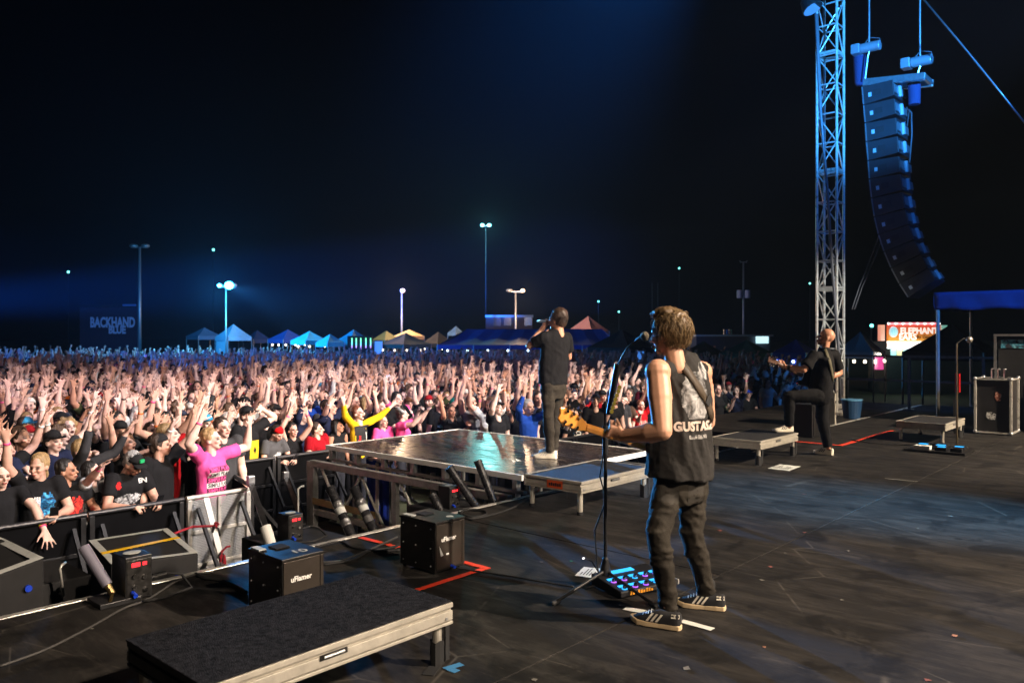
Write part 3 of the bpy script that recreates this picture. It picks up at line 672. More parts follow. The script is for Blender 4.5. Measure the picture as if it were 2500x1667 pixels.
# flame machines
FB = M('flame_box_black', (.014, .013, .012), .38, .3, var=.3, vscale=7, rvar=.12); FBW = M('flame_box_warm_lit', (.045, .036, .028), .42, .4, var=.22, vscale=5, rvar=.12)  # FBW: box black with the warm light on its front painted in
PRW = M('print_white', RGB(235, 235, 230), .6)
def flamer(lbl, x0, y0, mark):
    w, l, h = .285, .37, .35; t = T('flame_machine', lbl, 'flame machine', (x0 + w / 2, y0 + l / 2, 0), 'black flame boxes on the stage edge')
    MB().box((x0 + .006, y0 + .008, .012), (x0 + w - .006, y0 + l - .006, h - .018)).build('body', FB, t, bev=.004)
    MB().box((x0, y0, h - .0175), (x0 + w, y0 + l, h)).build('lid', FB, t, bev=.004)
    MB().box((x0 + .012, y0 + .001, .03), (x0 + w - .035, y0 + .0075, h - .02)).build('front_panel', FBW, t, bev=.002)
    MB().box((x0 + w - .03, y0 + .002, .03), (x0 + w - .008, y0 + .0075, h - .02)).build('front_panel', FBW, t, bev=.002)
    MB().box((x0 + .10, y0 + .22, h + .0005), (x0 + .19, y0 + .31, h + .004)).build('nozzle_hatch', BLKM, t)
    MB().box((x0 + .015, y0 + .26, h + .0005), (x0 + .06, y0 + .36, h + .006)).build('tape_strip', GTAPE, t)
    for xx in (x0 + .03, x0 + w - .03):
        for yy in (y0 + .03, y0 + l - .03): MB().cyl((xx, yy, 0), (xx, yy, .012), .014, n=10).build('foot', RUB, t)
    for zz in (.05, .17, .30):
        for yy in (.05, .20, .33): MB().cyl((x0 + .006, y0 + yy, zz), (x0 + .001, y0 + yy, zz), .005, n=8).build('screw', STEEL, t)
    for k_ in range(9): MB().box((x0 + .003, y0 + .025, .10 + k_ * .016), (x0 + .0058, y0 + .04, .108 + k_ * .016)).build('vent_slot', BLKM, t)
    lettering('logo', 'uFlamer', .042, (x0 + .125, y0 - .0006, .225), (1, 0, 0), (0, 0, 1), PRW, t, .0012)
    if mark: lettering('number', mark, .10, (x0 + .17, y0 + .09, h + .0012), (1, -.1, 0), (.1, 1, 0), GTAPE, t, .002)
    else:
        MB().cyl((x0 + .20, y0 + .07, h + .0003), (x0 + .20, y0 + .07, h + .0012), .026, n=20).build('round_sticker', GTAPE, t)
        MB().prism([(x0 + .035, y0 - .0005, .21 - .02), (x0 + .075, y0 - .0005, .12), (x0 + .05, y0 - .0005, .115)], (0, -.001, 0)).build('torn_sticker', GTAPE, t)
        MB().box((x0 + .10, y0 - .0012, .118), (x0 + .125, y0 + .0004, .128)).build('label_strip', PRW, t)
    MB().cyl((x0 + .15, y0 + .006, .035), (x0 + .15, y0 - .035, .03), .011, n=10).build('blue_connector', M('blue_plastic', RGB(20, 60, 190), .35), t)
    return t
flamer('black flame box numbered ten on its lid, behind the foreground riser', 2.455, 3.90, '10')
flamer('black flame box with round lid sticker beside the orange tape corner', 3.62, 3.91, None)
# wedge-shaped case in the pit with grey taped edges
def wedge(lbl, quad, ys, stripe, name='equipment_case'):
    P = [onY(px, py, ys[0] if i in (0, 1) else ys[1]) for i, (px, py) in enumerate(quad)]   # near-left, near-right, far-right, far-left
    zb = GZ; cen = sum(P, V()) / 4; t = T(name, lbl, 'case', (cen.x, cen.y, zb), 'black equipment cases in the pit')
    n_ = (P[1] - P[0]).cross(P[3] - P[0]).normalized()
    vs = P + [V((p.x, p.y, zb)) for p in P]
    MB().add(vs, [(0, 1, 2, 3), (4, 7, 6, 5), (0, 4, 5, 1), (1, 5, 6, 2), (2, 6, 7, 3), (3, 7, 4, 0)]).build('box', BLKM, t, bev=.01)
    def strip(a, b_, w, m, inward, lift=.004, nm='edge_tape'):
        d = (b_ - a).normalized(); i_ = inward.normalized() * w
        MB().prism([a + n_ * lift, b_ + n_ * lift, b_ + i_ + n_ * lift, a + i_ + n_ * lift], n_ * .002).build(nm, m, t)
    ux = (P[1] - P[0]).normalized(); uy = (P[3] - P[0]).normalized()
    strip(P[0] + ux * .0, P[1], .05, GTAPE, uy); strip(P[3], P[2], .05, GTAPE, -uy)
    strip(P[0] + uy * .05, P[3] - uy * .05, .05, GTAPE, ux, .0045); strip(P[1] + uy * .05, P[2] - uy * .05, .05, GTAPE, -ux, .0045)
    if stripe:
        a = P[0].lerp(P[3], .36); b_ = P[1].lerp(P[2], .55); strip(a, b_, .065, YE, uy, .0075, 'yellow_stripe')
    for q in (.25, .75):
        m_ = P[0].lerp(P[1], q); MB().cyl(m_ + V((0, -.001, -.14)), m_ + V((0, -.02, -.14)), .02, n=12).build('socket', M('blue_plastic', RGB(20, 60, 190), .35), t)
    return t
wedge('black equipment case with grey taped edges and a yellow stripe across its top', [(271, 1378), (484, 1350), (408, 1290), (216, 1320)], (5.30, 6.15), True)
wedge('black equipment case with grey taped edges cut off by the left picture edge', [(-60, 1425), (108, 1362), (0, 1312), (-230, 1350)], (5.32, 6.1), False)
hd = onY(148, 1412, 5.7)
h_ = T('pit_cabinet', 'dark cabinet with a bent pale handle standing in the pit at left', 'cabinet', (hd.x, 5.75, GZ))
MB().box((hd.x - .17, 5.72, GZ), (hd.x + .20, 6.3, -.02)).build('body', BLKM, h_, bev=.01)
MB().tube([hd + V((.03, .0, .10)), hd + V((-.01, -.05, .10)), hd + V((-.02, -.05, .08)), hd + V((-.0, -.05, -.10)), hd + V((.0, .02, -.10))], .008, 8).build('handle', ALU, h_, smooth=True)
# small firing controllers with red displays
REDL = M('red_display', (.2, .0, .0), .4, emit=(1, .03, .04), es=2.2)
def controller(lbl, base, s=1., tube=None):
    x, y, z = base; t = T('firing_controller', lbl, 'control box', (x, y, z), 'small firing control boxes with red displays')
    w, l, h = .16 * s, .20 * s, .26 * s
    MB().box((x, y, z), (x + w, y + l, z + h)).build('body', BLK, t, bev=.006)
    MB().box((x + .008, y - .004, z + .01), (x + w - .008, y - .0005, z + h - .02)).build('front_panel', DARKM, t, bev=.002)
    MB().box((x + .035 * s, y - .007, z + h * .76), (x + .085 * s, y - .0045, z + h * .86)).build('display', REDL, t)
    MB().box((x + .10 * s, y - .007, z + h * .77), (x + .125 * s, y - .0045, z + h * .85)).build('display', REDL, t)
    for a, b_ in ((.05, .55), (.11, .5), (.05, .3), (.115, .2)): MB().cyl((x + a * s, y - .004, z + h * b_), (x + a * s, y - .016, z + h * b_), .013 * s, n=12).build('knob', CHROME if b_ < .52 else DARKM, t)
    MB().ell((x + w * .5, y + l * .5, z + h + .003), (.055 * s, .045 * s, .004)).build('sticker', GTAPE, t)
    MB().cyl((x + .04 * s, y - .004, z + .045 * s), (x + .04 * s, y - .05 * s, z + .035 * s), .014 * s, n=10).build('blue_connector', MATS['blue_plastic'], t)
    MB().cyl((x + w + .001, y + .05, z + .10 * s), (x + w + .10 * s, y + .03, z + .11 * s), .017 * s, .013 * s, n=10).build('plug', CHROME, t)
    MB().tube([(x + w + .10 * s, y + .03, z + .11 * s), (x + w + .2 * s, y + .03, z + .08 * s), (x + w + .22 * s, y - .06, z + .01), (x + w + .02, y - .12, z + .008), (x + w - .1, y - .1, z + .012)], .008, 8).build('cable', RUB, t, smooth=True)
    return t
c = fl(283, 1458); controller('firing control box with red display beside the yellow-striped case', (c.x, 4.90, .004))
c = onY(705, 1325, 5.45); controller('firing control box with red display behind the numbered flame box', (c.x, 5.45, c.z), .82)
c = onY(1098, 1243, 5.45); controller('firing control box with red display below the singer platform corner', (c.x, 5.45, c.z), .80)
for px, py in ((705, 1325), (1098, 1243)):
    c = onY(px, py, 5.45); t = T('pit_crate', 'low black crate in the pit under a firing control box %s' % ('near the white cylinder' if px < 800 else 'beside the platform'), 'crate', (c.x + .1, 5.6, GZ))
    MB().box((c.x - .15, 5.3, GZ), (c.x + .45, 5.9, c.z - .002)).build('crate_body', BLKM, t, bev=.01)
    MB().box((c.x - .12, 5.292, GZ + .1), (c.x + .42, 5.2985, c.z - .06)).build('crate_panel', BLK, t)
# pale cylinders (gas jets)
def canister(lbl, a, b_, r, col, base=True):
    a = V(a); b_ = V(b_); t = T('smoke_jet', lbl, 'smoke jet', a); d = (b_ - a).normalized()
    MB().cyl(a + d * .06, b_, r, r * 1.02, n=20).build('tube', col, t, smooth=False, bev=.003)
    MB().cyl(a, a + d * .058, r * .62, n=14).build('valve', M('brass', (.55, .40, .18), .35, 1.), t)
    MB().cyl(a + V((0, 0, .01)), a + V((-.05, -.08, -.03)), .010, n=8).build('valve_lever', MATS['brass'], t)
    MB().box((a.x - .11, a.y - .10, a.z - .05), (a.x + .13, a.y + .10, a.z - .02)).build('base_plate', BLK, t, bev=.004)
    return t
c = fl(245, 1452); canister('translucent tilted tube smoke jet on the stage edge beside a control box', (c.x, 4.97, .05), (c.x - .10, 5.15, .32), .032, M('frosted_plastic', (.20, .19, .24), .35, var=.1))
c = onY(668, 1322, 5.42); d_ = onY(648, 1285, 5.55); c.z += .02; canister('short white cylinder smoke jet in the pit behind the numbered flame box', c - V((0, 0, .1)), d_, .042, M('white_plastic', (.72, .72, .68), .4))
# black confetti tubes leaning out of the pit
TUBE = M('black_tube', (.016, .016, .018), .25, var=.3, vscale=20, rvar=.1)
def cannon(lbl, top, bot, Y0, Y1, wrap=False):
    a = onY(*top, Y1); b_ = onY(*bot, Y0); t = T('confetti_cannon', lbl, 'confetti cannon', b_, 'black confetti tubes leaning at the stage edge'); d = (a - b_).normalized()
    MB().cyl(b_, a, .040, n=20).build('tube', TUBE, t, bev=.002)
    MB().cyl(a - d * .004, a + d * .001, .034, n=20).build('mouth', BLKM, t); MB().cyl(a - d * .03, a - d * .001, .044, n=20).build('rim', TUBE, t)
    if wrap:
        for q in (.25, .5, .62): m_ = b_.lerp(a, q); MB().cyl(m_ - d * .03, m_ + d * .03, .0425, n=20).build('tape_band', GTAPE if q == .5 else M('silver_wrap', (.3, .3, .3), .25, .8, bump=.8, bscale=50), t)
    MB().cyl(b_ - d * .22, b_ + d * .02, .028, n=12).build('pipe', DARKM, t)
    MB().box((b_.x - .12, b_.y - .12, GZ), (b_.x + .12, b_.y + .12, b_.z - .19)).build('base', BLK, t, bev=.01)
    return t
cannon('taped black confetti tube nearest the lattice girder end, left of its pair', (806, 1190), (858, 1306), 5.35, 5.62, True)
cannon('taped black confetti tube, right one of the pair before the girder', (864, 1190), (912, 1294), 5.35, 5.62, True)
cannon('glossy black confetti tube left of the one touching the platform', (1096, 1140), (1162, 1236), 5.32, 5.5)
cannon('glossy black confetti tube overlapping the near corner of the singer platform', (1166, 1124), (1206, 1226), 5.32, 5.5)
cannon('short black confetti tube stub beside the red-display control box', (1054, 1206), (1076, 1246), 5.5, 5.6)
# barrier braces with straps in front of the silver section
def bar(name, lbl, cat, a, b_, w, m, extra=None):
    t = T(name, lbl, cat, a); MB().beam(a, b_, w, w * .55).build('bar', m, t, bev=.003); return t
a = onY(503, 1215, 8.1); b_ = onY(538, 1352, 7.7); t = T('barrier_strut', 'white flat strut tied with red straps across the silver barrier', 'strut', V((b_.x, b_.y, GZ)))
MB().beam(a, b_, .06, .02).build('bar', WHITE, t, bev=.003); MB().beam(b_, V((b_.x + .05, b_.y - .1, GZ)), .05, .02).build('bar', STEEL, t)
REDS = M('red_strap', RGB(150, 25, 40), .8, var=.3, vscale=40)
for q, n_ in ((.50, 7), (.96, 9)):
    m_ = a.lerp(b_, q)
    for k_ in range(n_):
        random.seed(k_ * 7 + int(q * 10)); e = m_ + V((random.uniform(-.10, .10), -.05, random.uniform(-.15, .06))); MB().tube([m_ + V((0, -.03, 0)), m_.lerp(e, .5) + V((0, -.04, .03)), e], .011, 6).build('strap', REDS if k_ % 3 else RUB, t)
MB().tube([a.lerp(b_, .5) + V((0, -.03, 0)), onY(470, 1285, 8.0), onY(425, 1302, 7.9)], .012, 6).build('strap', REDS, t)
for lbl, p0, p1, Y0, Y1 in (('slanted dark strut right of the silver barrier with a pale clamp on top', (612, 1178), (650, 1290), 8.2, 7.4), ('slanted dark strut leaning below the red bandana man', (697, 1165), (742, 1278), 9.6, 8.4)):
    a = onY(*p0, Y0); b_ = onY(*p1, Y1); t = T('barrier_strut', lbl, 'strut', V((b_.x, b_.y, GZ))); MB().beam(a, b_, .06, .03).build('bar', DARKM, t, bev=.003)
    MB().beam(b_, V((b_.x, b_.y - .1, GZ)), .05, .03).build('bar', DARKM, t)
    MB().box((a.x - .04, a.y - .03, a.z - .02), (a.x + .04, a.y + .03, a.z + .08)).build('clamp', STEEL, t, bev=.008)
# pit handles / hooks
c = onY(728, 1200, 7.2); t = T('pit_hook', 'pale bent metal hook standing in the pit below the bandana man', 'hook', V((c.x, 7.2, GZ)))
MB().tube([V((c.x, 7.2, GZ)), c + V((0, 0, -.03)), c + V((.0, 0, .03)), c + V((.03, 0, .05)), c + V((.07, 0, .05))], .010, 8).build('rod', ALU, t, smooth=True)
MB().box((c.x - .08, 7.12, GZ), (c.x + .08, 7.28, GZ + .02)).build('base', DARKM, t)
# cables on the boards
def cable(lbl, pts, r=.009, m=RUB):
    P = []
    pts = [V(p) for p in pts]
    for i in range(len(pts) - 1):
        p0 = pts[max(i - 1, 0)]; p1 = pts[i]; p2 = pts[i + 1]; p3 = pts[min(i + 2, len(pts) - 1)]
        for k_ in range(6):
            s = k_ / 6; P.append(.5 * ((2 * p1) + (p2 - p0) * s + (2 * p0 - 5 * p1 + 4 * p2 - p3) * s * s + (-p0 + 3 * p1 - 3 * p2 + p3) * s ** 3))
    P.append(pts[-1]); return tag(MB().tube(P, r, 7).build('cable', m, None, smooth=True), lbl, 'cable', 'black cables lying on the stage')
Fz = lambda L, r=.01: [fl(px, py, r) for px, py in L]
DC = M('cable_grey', (.05, .048, .045), .6)
cable('thin cable curving along the boards at the left bottom edge', Fz([(0, 1625), (110, 1585), (220, 1530), (300, 1485), (360, 1462), (430, 1418), (476, 1402), (520, 1395)]), .007, DC)
cable('black cable running from the yellow-striped case to the numbered flame box', Fz([(478, 1400), (500, 1410), (540, 1416), (580, 1432), (602, 1445)]), .011)
cable('black cable looping past the tape strips to the sticker flame box', Fz([(770, 1335), (830, 1322), (860, 1335), (920, 1345), (975, 1342)]), .009)
cable('black cable crossing between the two flame boxes', Fz([(790, 1378), (860, 1366), (900, 1345), (960, 1335), (975, 1328)]), .009)
cable('grey cable on the boards in front of the stage edge between flame boxes', Fz([(785, 1372), (830, 1368), (880, 1350), (900, 1342), (970, 1310)]), .008, DC)
cable('coiled black cable heap at the platform corner', Fz([(1120, 1250), (1150, 1262), (1185, 1256), (1180, 1246), (1140, 1244), (1125, 1254), (1150, 1266), (1215, 1252), (1260, 1235), (1300, 1215), (1380, 1196), (1440, 1182)], .014), .010)
cable('long dark cable on the boards from the tape corner to the mic stand', Fz([(1110, 1385), (1180, 1396), (1260, 1408), (1340, 1422), (1400, 1432)]), .006)
cable('dark cable on the boards left of the pedalboard with the bottle at right', Fz([(2080, 1075), (2140, 1082), (2220, 1086), (2290, 1092)]), .008)
# scraps
random.seed(5)
CF = [M('confetti_red', RGB(120, 70, 62), .7), M('confetti_green', RGB(40, 120, 75), .7), M('confetti_grey', RGB(105, 103, 96), .7), M('confetti_tan', RGB(150, 105, 80), .7)]
SCR_L = ["small reddish paper scrap behind the guitarist's knee", 'small green paper scrap left of the mic stand', 'small pale scrap beside the green one left of the mic stand', 'reddish scrap on the deck seam right of the guitarist', 'reddish scrap lying in the bluish light on the boards', 'pale scrap below the deck seam right of the guitarist', 'tiny pale scrap just under the deck seam', 'long pale scrap in the bluish light at right', 'tan scrap alone in the lower right boards', 'faint reddish scrap above the bluish light', 'pale scrap in the dark part right of the bluish light', 'longest pale scrap near the bottom edge behind the shoes', "tiny pale scrap right of the near guitarist's heel", 'reddish scrap at the bottom right edge', 'pale scrap at the bottom centre edge', 'tan fleck on the boards below the tan and pale scraps', 'pale fleck in the bluish light right of the seam', 'pale fleck on the boards left of the foreground riser']
for lb_, (px, py, c, s) in zip(SCR_L, ((1757, 1295, 0, .03), (1394, 1370, 1, .03), (1322, 1372, 2, .025), (1882, 1384, 0, .03), (1965, 1300, 0, .03), (1860, 1416, 2, .03), (1916, 1350, 2, .02), (2320, 1260, 2, .04), (2330, 1552, 3, .035), (1962, 1206, 0, .025), (2240, 1290, 2, .03), (1676, 1632, 2, .04), (2055, 1465, 2, .018), (2265, 1660, 0, .03), (1305, 1660, 2, .03), (1865, 1580, 3, .02), (2070, 1345, 2, .025), (224, 1535, 2, .02))):
    p = fl(px, py); a = random.uniform(0, 6); s *= .75; o = MB().prism([p + V((s * math.cos(a + q) * random.uniform(.5, 1), s * math.sin(a + q) * random.uniform(.5, 1), .003)) for q in (0, 1.4, 2.9, 4.4)], (0, 0, .0015)).build('confetti_scrap', CF[c])
    tag(o, lb_, 'litter', 'paper scraps on the stage boards')

# microphone stand by the guitarist
c = fl(1478, 1430); t = T('microphone_stand', 'black tripod microphone stand left of the tattooless guitarist'.replace('tattooless ', 'near '), 'mic stand', (c.x, c.y, 0))
B0 = V((c.x, c.y, 0)); STM = M('stand_black', (.016, .015, .014), .45, .2)
MB().cyl(B0 + V((0, 0, .10)), B0 + V((0, 0, .86)), .012, n=12).build('lower_pole', STM, t); MB().cyl(B0 + V((0, 0, .84)), B0 + V((0, 0, 1.02)), .018, n=12).build('clutch', RUB, t)
top = at(1506, 905, 5.05)
MB().cyl(B0 + V((0, 0, 1.02)), B0 + V((0, 0, 1.18)), .009, n=10).build('upper_pole', STM, t)
MB().cap(B0 + V((0, 0, .07)), B0 + V((0, 0, .17)), .042, .020).build('tripod_hub', STM, t, smooth=True)
for px, py in ((1350, 1472), (1600, 1478), (1530, 1400)):
    e = fl(px, py, .015); lg = MB().cyl(B0 + V((0, 0, .10)), e, .010, n=10).build('leg', STM, t); MB().cap(e, e + (B0 - e).normalized() * .05, .014, .013).build('rubber_foot', RUB, lg)
MB().tube([B0 + V((.02, 0, 1.0)), B0 + V((-.02, .03, .7)), B0 + V((.012, 0, .55)), B0 + V((-.06, .04, .36)), B0 + V((-.05, .03, .15)), B0 + V((-.03, .02, .02)), B0 + V((-.15, .05, .01))], .005, 6).build('microphone_cable', RUB, t, smooth=True)
bm0 = B0 + V((0, 0, 1.15)); tip = at(1508, 890, 4.95)
bo = MB().cyl(at(1487, 1010, 5.05), tip, .020, .020, n=12).build('pick_holder_boom', STM, t)
PICK = M('guitar_pick_yellow', RGB(150, 130, 25), .5, var=.2, vscale=50)
for k_ in range(7):
    p_ = at(1493, 1004, 5.0).lerp(at(1512, 945, 4.9), k_ / 6); MB().cyl(p_, p_ - FW * .006, .013, n=12).build('guitar_pick', PICK, bo)
micp = at(1574, 822, 4.75)
MB().tube([tip, at(1530, 850, 4.9), at(1560, 826, 4.8)], .0055, 8).build('boom', STM, t, smooth=True)
MB().cap(at(1555, 830, 4.82), at(1570, 822, 4.76), .012, .016).build('microphone', STM, t, smooth=True)
MB().ell(at(1574, 821, 4.74), (.026, .026, .030)).build('microphone_grille', M('mic_grille', (.14, .12, .09), .5, .6, bump=.8, bscale=400), t, smooth=True)
# floor pedal unit
c = fl(1610, 1440); t = T('floor_pedalboard', 'black guitar floor pedal unit with glowing blue buttons between the guitarist\'s feet', 'pedalboard', (c.x, c.y, 0))
A = fl(1510, 1465); B = fl(1690, 1425); ax = V((B.x - A.x, B.y - A.y, 0)); wl = .46; ax.normalize(); ay = V((-ax.y, ax.x, 0)); O = V((A.x, A.y, 0)) + ax * .02 + ay * .0
m4 = Matrix(((ax.x, ay.x, 0, O.x), (ax.y, ay.y, 0, O.y), (0, 0, 1, 0), (0, 0, 0, 1)))
vs = [m4 @ V(p_) for p_ in ((0, 0, .01), (wl, 0, .01), (wl, .30, .01), (0, .30, .01), (0, 0, .045), (wl, 0, .045), (wl, .30, .085), (0, .30, .085))]
MB().add(vs, [(0, 3, 2, 1), (4, 5, 6, 7), (0, 1, 5, 4), (1, 2, 6, 5), (2, 3, 7, 6), (3, 0, 4, 7)]).build('housing', BLK, t, bev=.006)
MB().box((wl + .003, 0, .02), (wl + .012, .30, .05), 0, m4).build('side_strip', ALU, t)
CY = M('blue_screen', (.02, .2, .4), .4, emit=(.03, .42, 1.0), es=1.5); PU = M('violet_led', (.2, .05, .4), .4, emit=(.45, .12, 1.0), es=1.4)
sl = lambda x, y, z=.0: V((x, y, .0455 + .04 * y / .30 + z))
for j, yy in enumerate((.05, .155)):
    for i in range(5):
        xx = .03 + i * .085; MB().prism([m4 @ sl(xx, yy, .002), m4 @ sl(xx + .05, yy, .002), m4 @ sl(xx + .05, yy + .025, .002), m4 @ sl(xx, yy + .025, .002)], (0, 0, .003)).build('button_screen', CY, t)
        k_ = MB().cyl(m4 @ sl(xx + .02, yy - .022, .0), m4 @ sl(xx + .02, yy - .022, .022), .012, n=12).build('footswitch', CHROME, t); MB().cyl(m4 @ sl(xx + .02, yy - .022, .001), m4 @ sl(xx + .02, yy - .022, .004), .018, n=14).build('led_ring', PU if (i + j) % 3 else CY, k_)
MB().prism([m4 @ sl(.12, .23, .002), m4 @ sl(.30, .23, .002), m4 @ sl(.30, .27, .002), m4 @ sl(.12, .27, .002)], (0, 0, .003)).build('main_screen', CY, t)
gp = MB()
for k_ in range(9): gp.box((.07 + .021 * k_, -.0035, .018), (.084 + .021 * k_, -.0005, .040 - .004 * (k_ % 3)), 0, m4)
gp.build('gold_lettering', M('gold_glow_print', RGB(200, 130, 30), .5, emit=RGB(200, 130, 30), es=.25), t)  # printed marks with a faint glow added
MB().tube([m4 @ V((.05, .28, .08)), m4 @ V((.03, .33, .15)), m4 @ V((-.02, .34, .17))], .004, 6).build('gooseneck', RUB, t); MB().ell(m4 @ V((-.03, .34, .175)), (.012, .006, .006)).build('lamp', M('lamp_white', (1, 1, 1), emit=(1, .9, .85), es=2), t)
# ================================================================== the three musicians
def ecyl(mb, rings, hint, n=18):
    """closed loft of elliptical rings [(centre, ra, rb)], flat ends"""
    vs = []; fs = []; k = len(rings)
    for j, (p, ra, rb) in enumerate(rings):
        t = V(rings[min(j + 1, k - 1)][0]) - V(rings[max(j - 1, 0)][0]); t, a, b = frame(t, V(hint))
        for i in range(n):
            q = 2 * math.pi * i / n; vs.append(V(p) + a * (math.cos(q) * ra) + b * (math.sin(q) * rb))
    for j in range(k - 1):
        for i in range(n): fs.append((j * n + i, j * n + (i + 1) % n, (j + 1) * n + (i + 1) % n, (j + 1) * n + i))
    fs.append(tuple(range(n - 1, -1, -1))); fs.append(tuple(range((k - 1) * n, k * n))); return mb.add(vs, fs)
def headmat(origin, fdir, pitch=0., roll=0.):
    f = V(fdir).normalized(); return Matrix.Translation(origin) @ Matrix.Rotation(math.atan2(f.x, -f.y), 4, 'Z') @ Matrix.Rotation(pitch, 4, 'X') @ Matrix.Rotation(roll, 4, 'Y')
def uv(u, d): return RT * u + FW * d
def strands(H, n, seed, rad=.0022, L=(.045, .085), lift=.016, back=-.02, mess=.5, side=.0):
    rg = random.Random(seed); mb = MB(); C = V((0, .022, .128)); Rr = V((.083, .098, .098))
    for _ in range(n):
        while True:
            d = V((rg.gauss(0, 1), rg.gauss(0, 1), rg.gauss(0, 1))).normalized()
            p = V((C.x + d.x * Rr.x, C.y + d.y * Rr.y, C.z + d.z * Rr.z))
            if p.y > -.005 and p.z > .045 + back: break
            if p.z > .185 or (p.y > -.05 and p.z > .13): break
        swirl = V((d.y, -d.x, 0)) * rg.gauss(0, mess); flow = V((side, .25, -1.)) if p.y > 0 else V((side + .2 * rg.gauss(0, 1), -.5, .1))
        if p.z > .19: flow = V((side + rg.gauss(0, mess), rg.gauss(-.25, .8), .1))
        flow = flow + swirl + V((rg.gauss(0, mess), rg.gauss(0, mess), rg.gauss(0, mess * .6))); flow -= d * flow.dot(d); flow.normalize(); ln = rg.uniform(*L); pts = []
        for k in range(5):
            s = k / 4; pts.append(H @ (p + flow * ln * s + d * (lift * math.sin(s * 2.2) - .014 * s * s - .004) + V((0, 0, -.025 * s * s)) + swirl * .01 * math.sin(s * 3)))
        mb.tube(pts, rad * rg.uniform(.8, 1.5), 4, taper=lambda s: 1.05 - .75 * s)
    return mb
def shoe(parent, heel, toe, m_up, m_sole, m_str, z0=None, size=1.):
    heel = V(heel); toe = V(toe); x = (toe - heel); x.z = 0; L = .295 * size; x.normalize(); y = V((-x.y, x.x, 0)); z = V((0, 0, 1)); k = L / .295
    P = lambda a, b_, c: heel + x * (a * k) + y * (b_ * k) + z * (c * k)
    so = MB(); out = []
    prof = [(0, .012), (.008, .030), (.05, .036), (.12, .036), (.19, .046), (.24, .044), (.275, .030), (.292, .010)]
    pts = [(a, w) for a, w in prof] + [(a, -w) for a, w in reversed(prof)]
    so.prism([P(a, b_, .002 + (.012 if a > .26 else 0)) for a, b_ in pts], z * .027 * k); sob = so.build('shoe_sole', m_sole, parent, bev=.004)
    sec = [(.004, .020, .090), (.018, .030, .098), (.05, .034, .090), (.085, .035, .088), (.12, .036, .094), (.15, .038, .084), (.19, .042, .066), (.23, .041, .054), (.262, .033, .044), (.284, .014, .034)]
    up = MB(); vs = []; fs = []; n = 9
    for a, w, h in sec:
        for i in range(n):
            q = math.pi * i / (n - 1); c = math.cos(q); s_ = math.sin(q); vs.append(P(a, w * (abs(c) ** .7) * (1 if c > 0 else -1), .022 + (h - .022) * s_ ** .8))
    for j in range(len(sec) - 1):
        for i in range(n - 1): fs.append((j * n + i, j * n + i + 1, (j + 1) * n + i + 1, (j + 1) * n + i))
    fs.append(tuple(range(n - 1, -1, -1))); fs.append(tuple(range((len(sec) - 1) * n, len(sec) * n))); up.add(vs, fs)
    uo = up.build('shoe', m_up, parent, smooth=True)
    bb = bvh(uo)
    for sgn in (-1, 1):
        for k_ in range(3):
            a0 = .125 + .026 * k_; st = MB(); q = []
            for s in (0, .33, .66, 1):
                for da in (0, .013):
                    p = P(a0 + da - .030 * s, sgn * .2, .034 + .042 * s); hit, nn, i, dd = bb.ray_cast(p, y * -sgn, .4); q.append((hit or P(a0, sgn * .04, .03)) + y * sgn * .0022)
            st.add(q, [(0, 1, 3, 2), (2, 3, 5, 4), (4, 5, 7, 6)]); st.build('shoe_stripe', m_str, uo, fixn=False)
        ht = MB(); q = []
        for s in (0, 1):
            for a in (.006, .03, .05):
                p = P(a, sgn * .2, .066 + .020 * s); hit, nn, i, dd = bb.ray_cast(p, y * -sgn, .4); q.append((hit or P(a, sgn * .03, .06)) + y * sgn * .002)
        ht.add(q, [(0, 1, 4, 3), (1, 2, 5, 4)]); ht.build('heel_tab', m_str, uo, fixn=False)
    for k_ in range(4):
        a0 = .165 + .016 * k_; MB().tube([P(a0, .022, .075 - .006 * k_), P(a0 + .003, 0, .088 - .008 * k_), P(a0, -.022, .075 - .006 * k_)], .0028, 5).build('lace', m_str, uo)
    return uo
def arm_skin(mb, S, E, Wr, k=1.):
    S, E, Wr = V(S), V(E), V(Wr); f = (Wr - E).normalized()
    u = (E - S); mb.ell(S, (.060 * k,) * 3); mb.cap(S, S + u * .45, .052 * k, .055 * k); mb.cap(S + u * .4, E, .054 * k, .042 * k)
    mb.cap(E, E + (Wr - E) * .32, .042 * k, .047 * k); mb.cap(E + (Wr - E) * .28, Wr, .046 * k, .030 * k)
def camcast(tree, px, py):
    o = V((0, 0, CH)); d = (at(px, py, 1.) - o).normalized(); h, n, i, dd = tree.ray_cast(o, d); return h, n
def ribbon(name, tree, pxs, w, m, parent, lift=.006):
    pts = []
    for px, py in pxs:
        h, n = camcast(tree, px, py)
        if h: pts.append((h, n))
    mb = MB(); vs = []; fs = []; k = len(pts)
    for j, (h, n) in enumerate(pts):
        t = (pts[min(j + 1, k - 1)][0] - pts[max(j - 1, 0)][0]).normalized(); s = t.cross(n).normalized() * (w / 2)
        vs += [h + n * lift - s, h + n * lift + s]
    for j in range(k - 1): fs.append((2 * j, 2 * j + 1, 2 * j + 3, 2 * j + 2))
    mb.add(vs, fs); o = mb.build(name, m, parent, smooth=True); s = o.modifiers.new('s', 'SOLIDIFY'); s.thickness = .004; s.offset = 0; return o
SKH = M('musician_skin', rough=.45, objcol=True, tint=True, var=.10, vscale=14, bump=.08, bscale=300, spec=.45)
TEE = M('washed_black_cotton', (.036, .034, .032), .92, var=.25, vscale=9, bump=.35, bscale=260, spec=.12)
TEE2 = M('black_cotton', (.013, .013, .014), .92, var=.2, vscale=9, bump=.3, bscale=260, spec=.12)
JEAN = M('black_jeans', (.034, .029, .022), .85, var=.35, vscale=7, bump=.3, bscale=350, spec=.2)
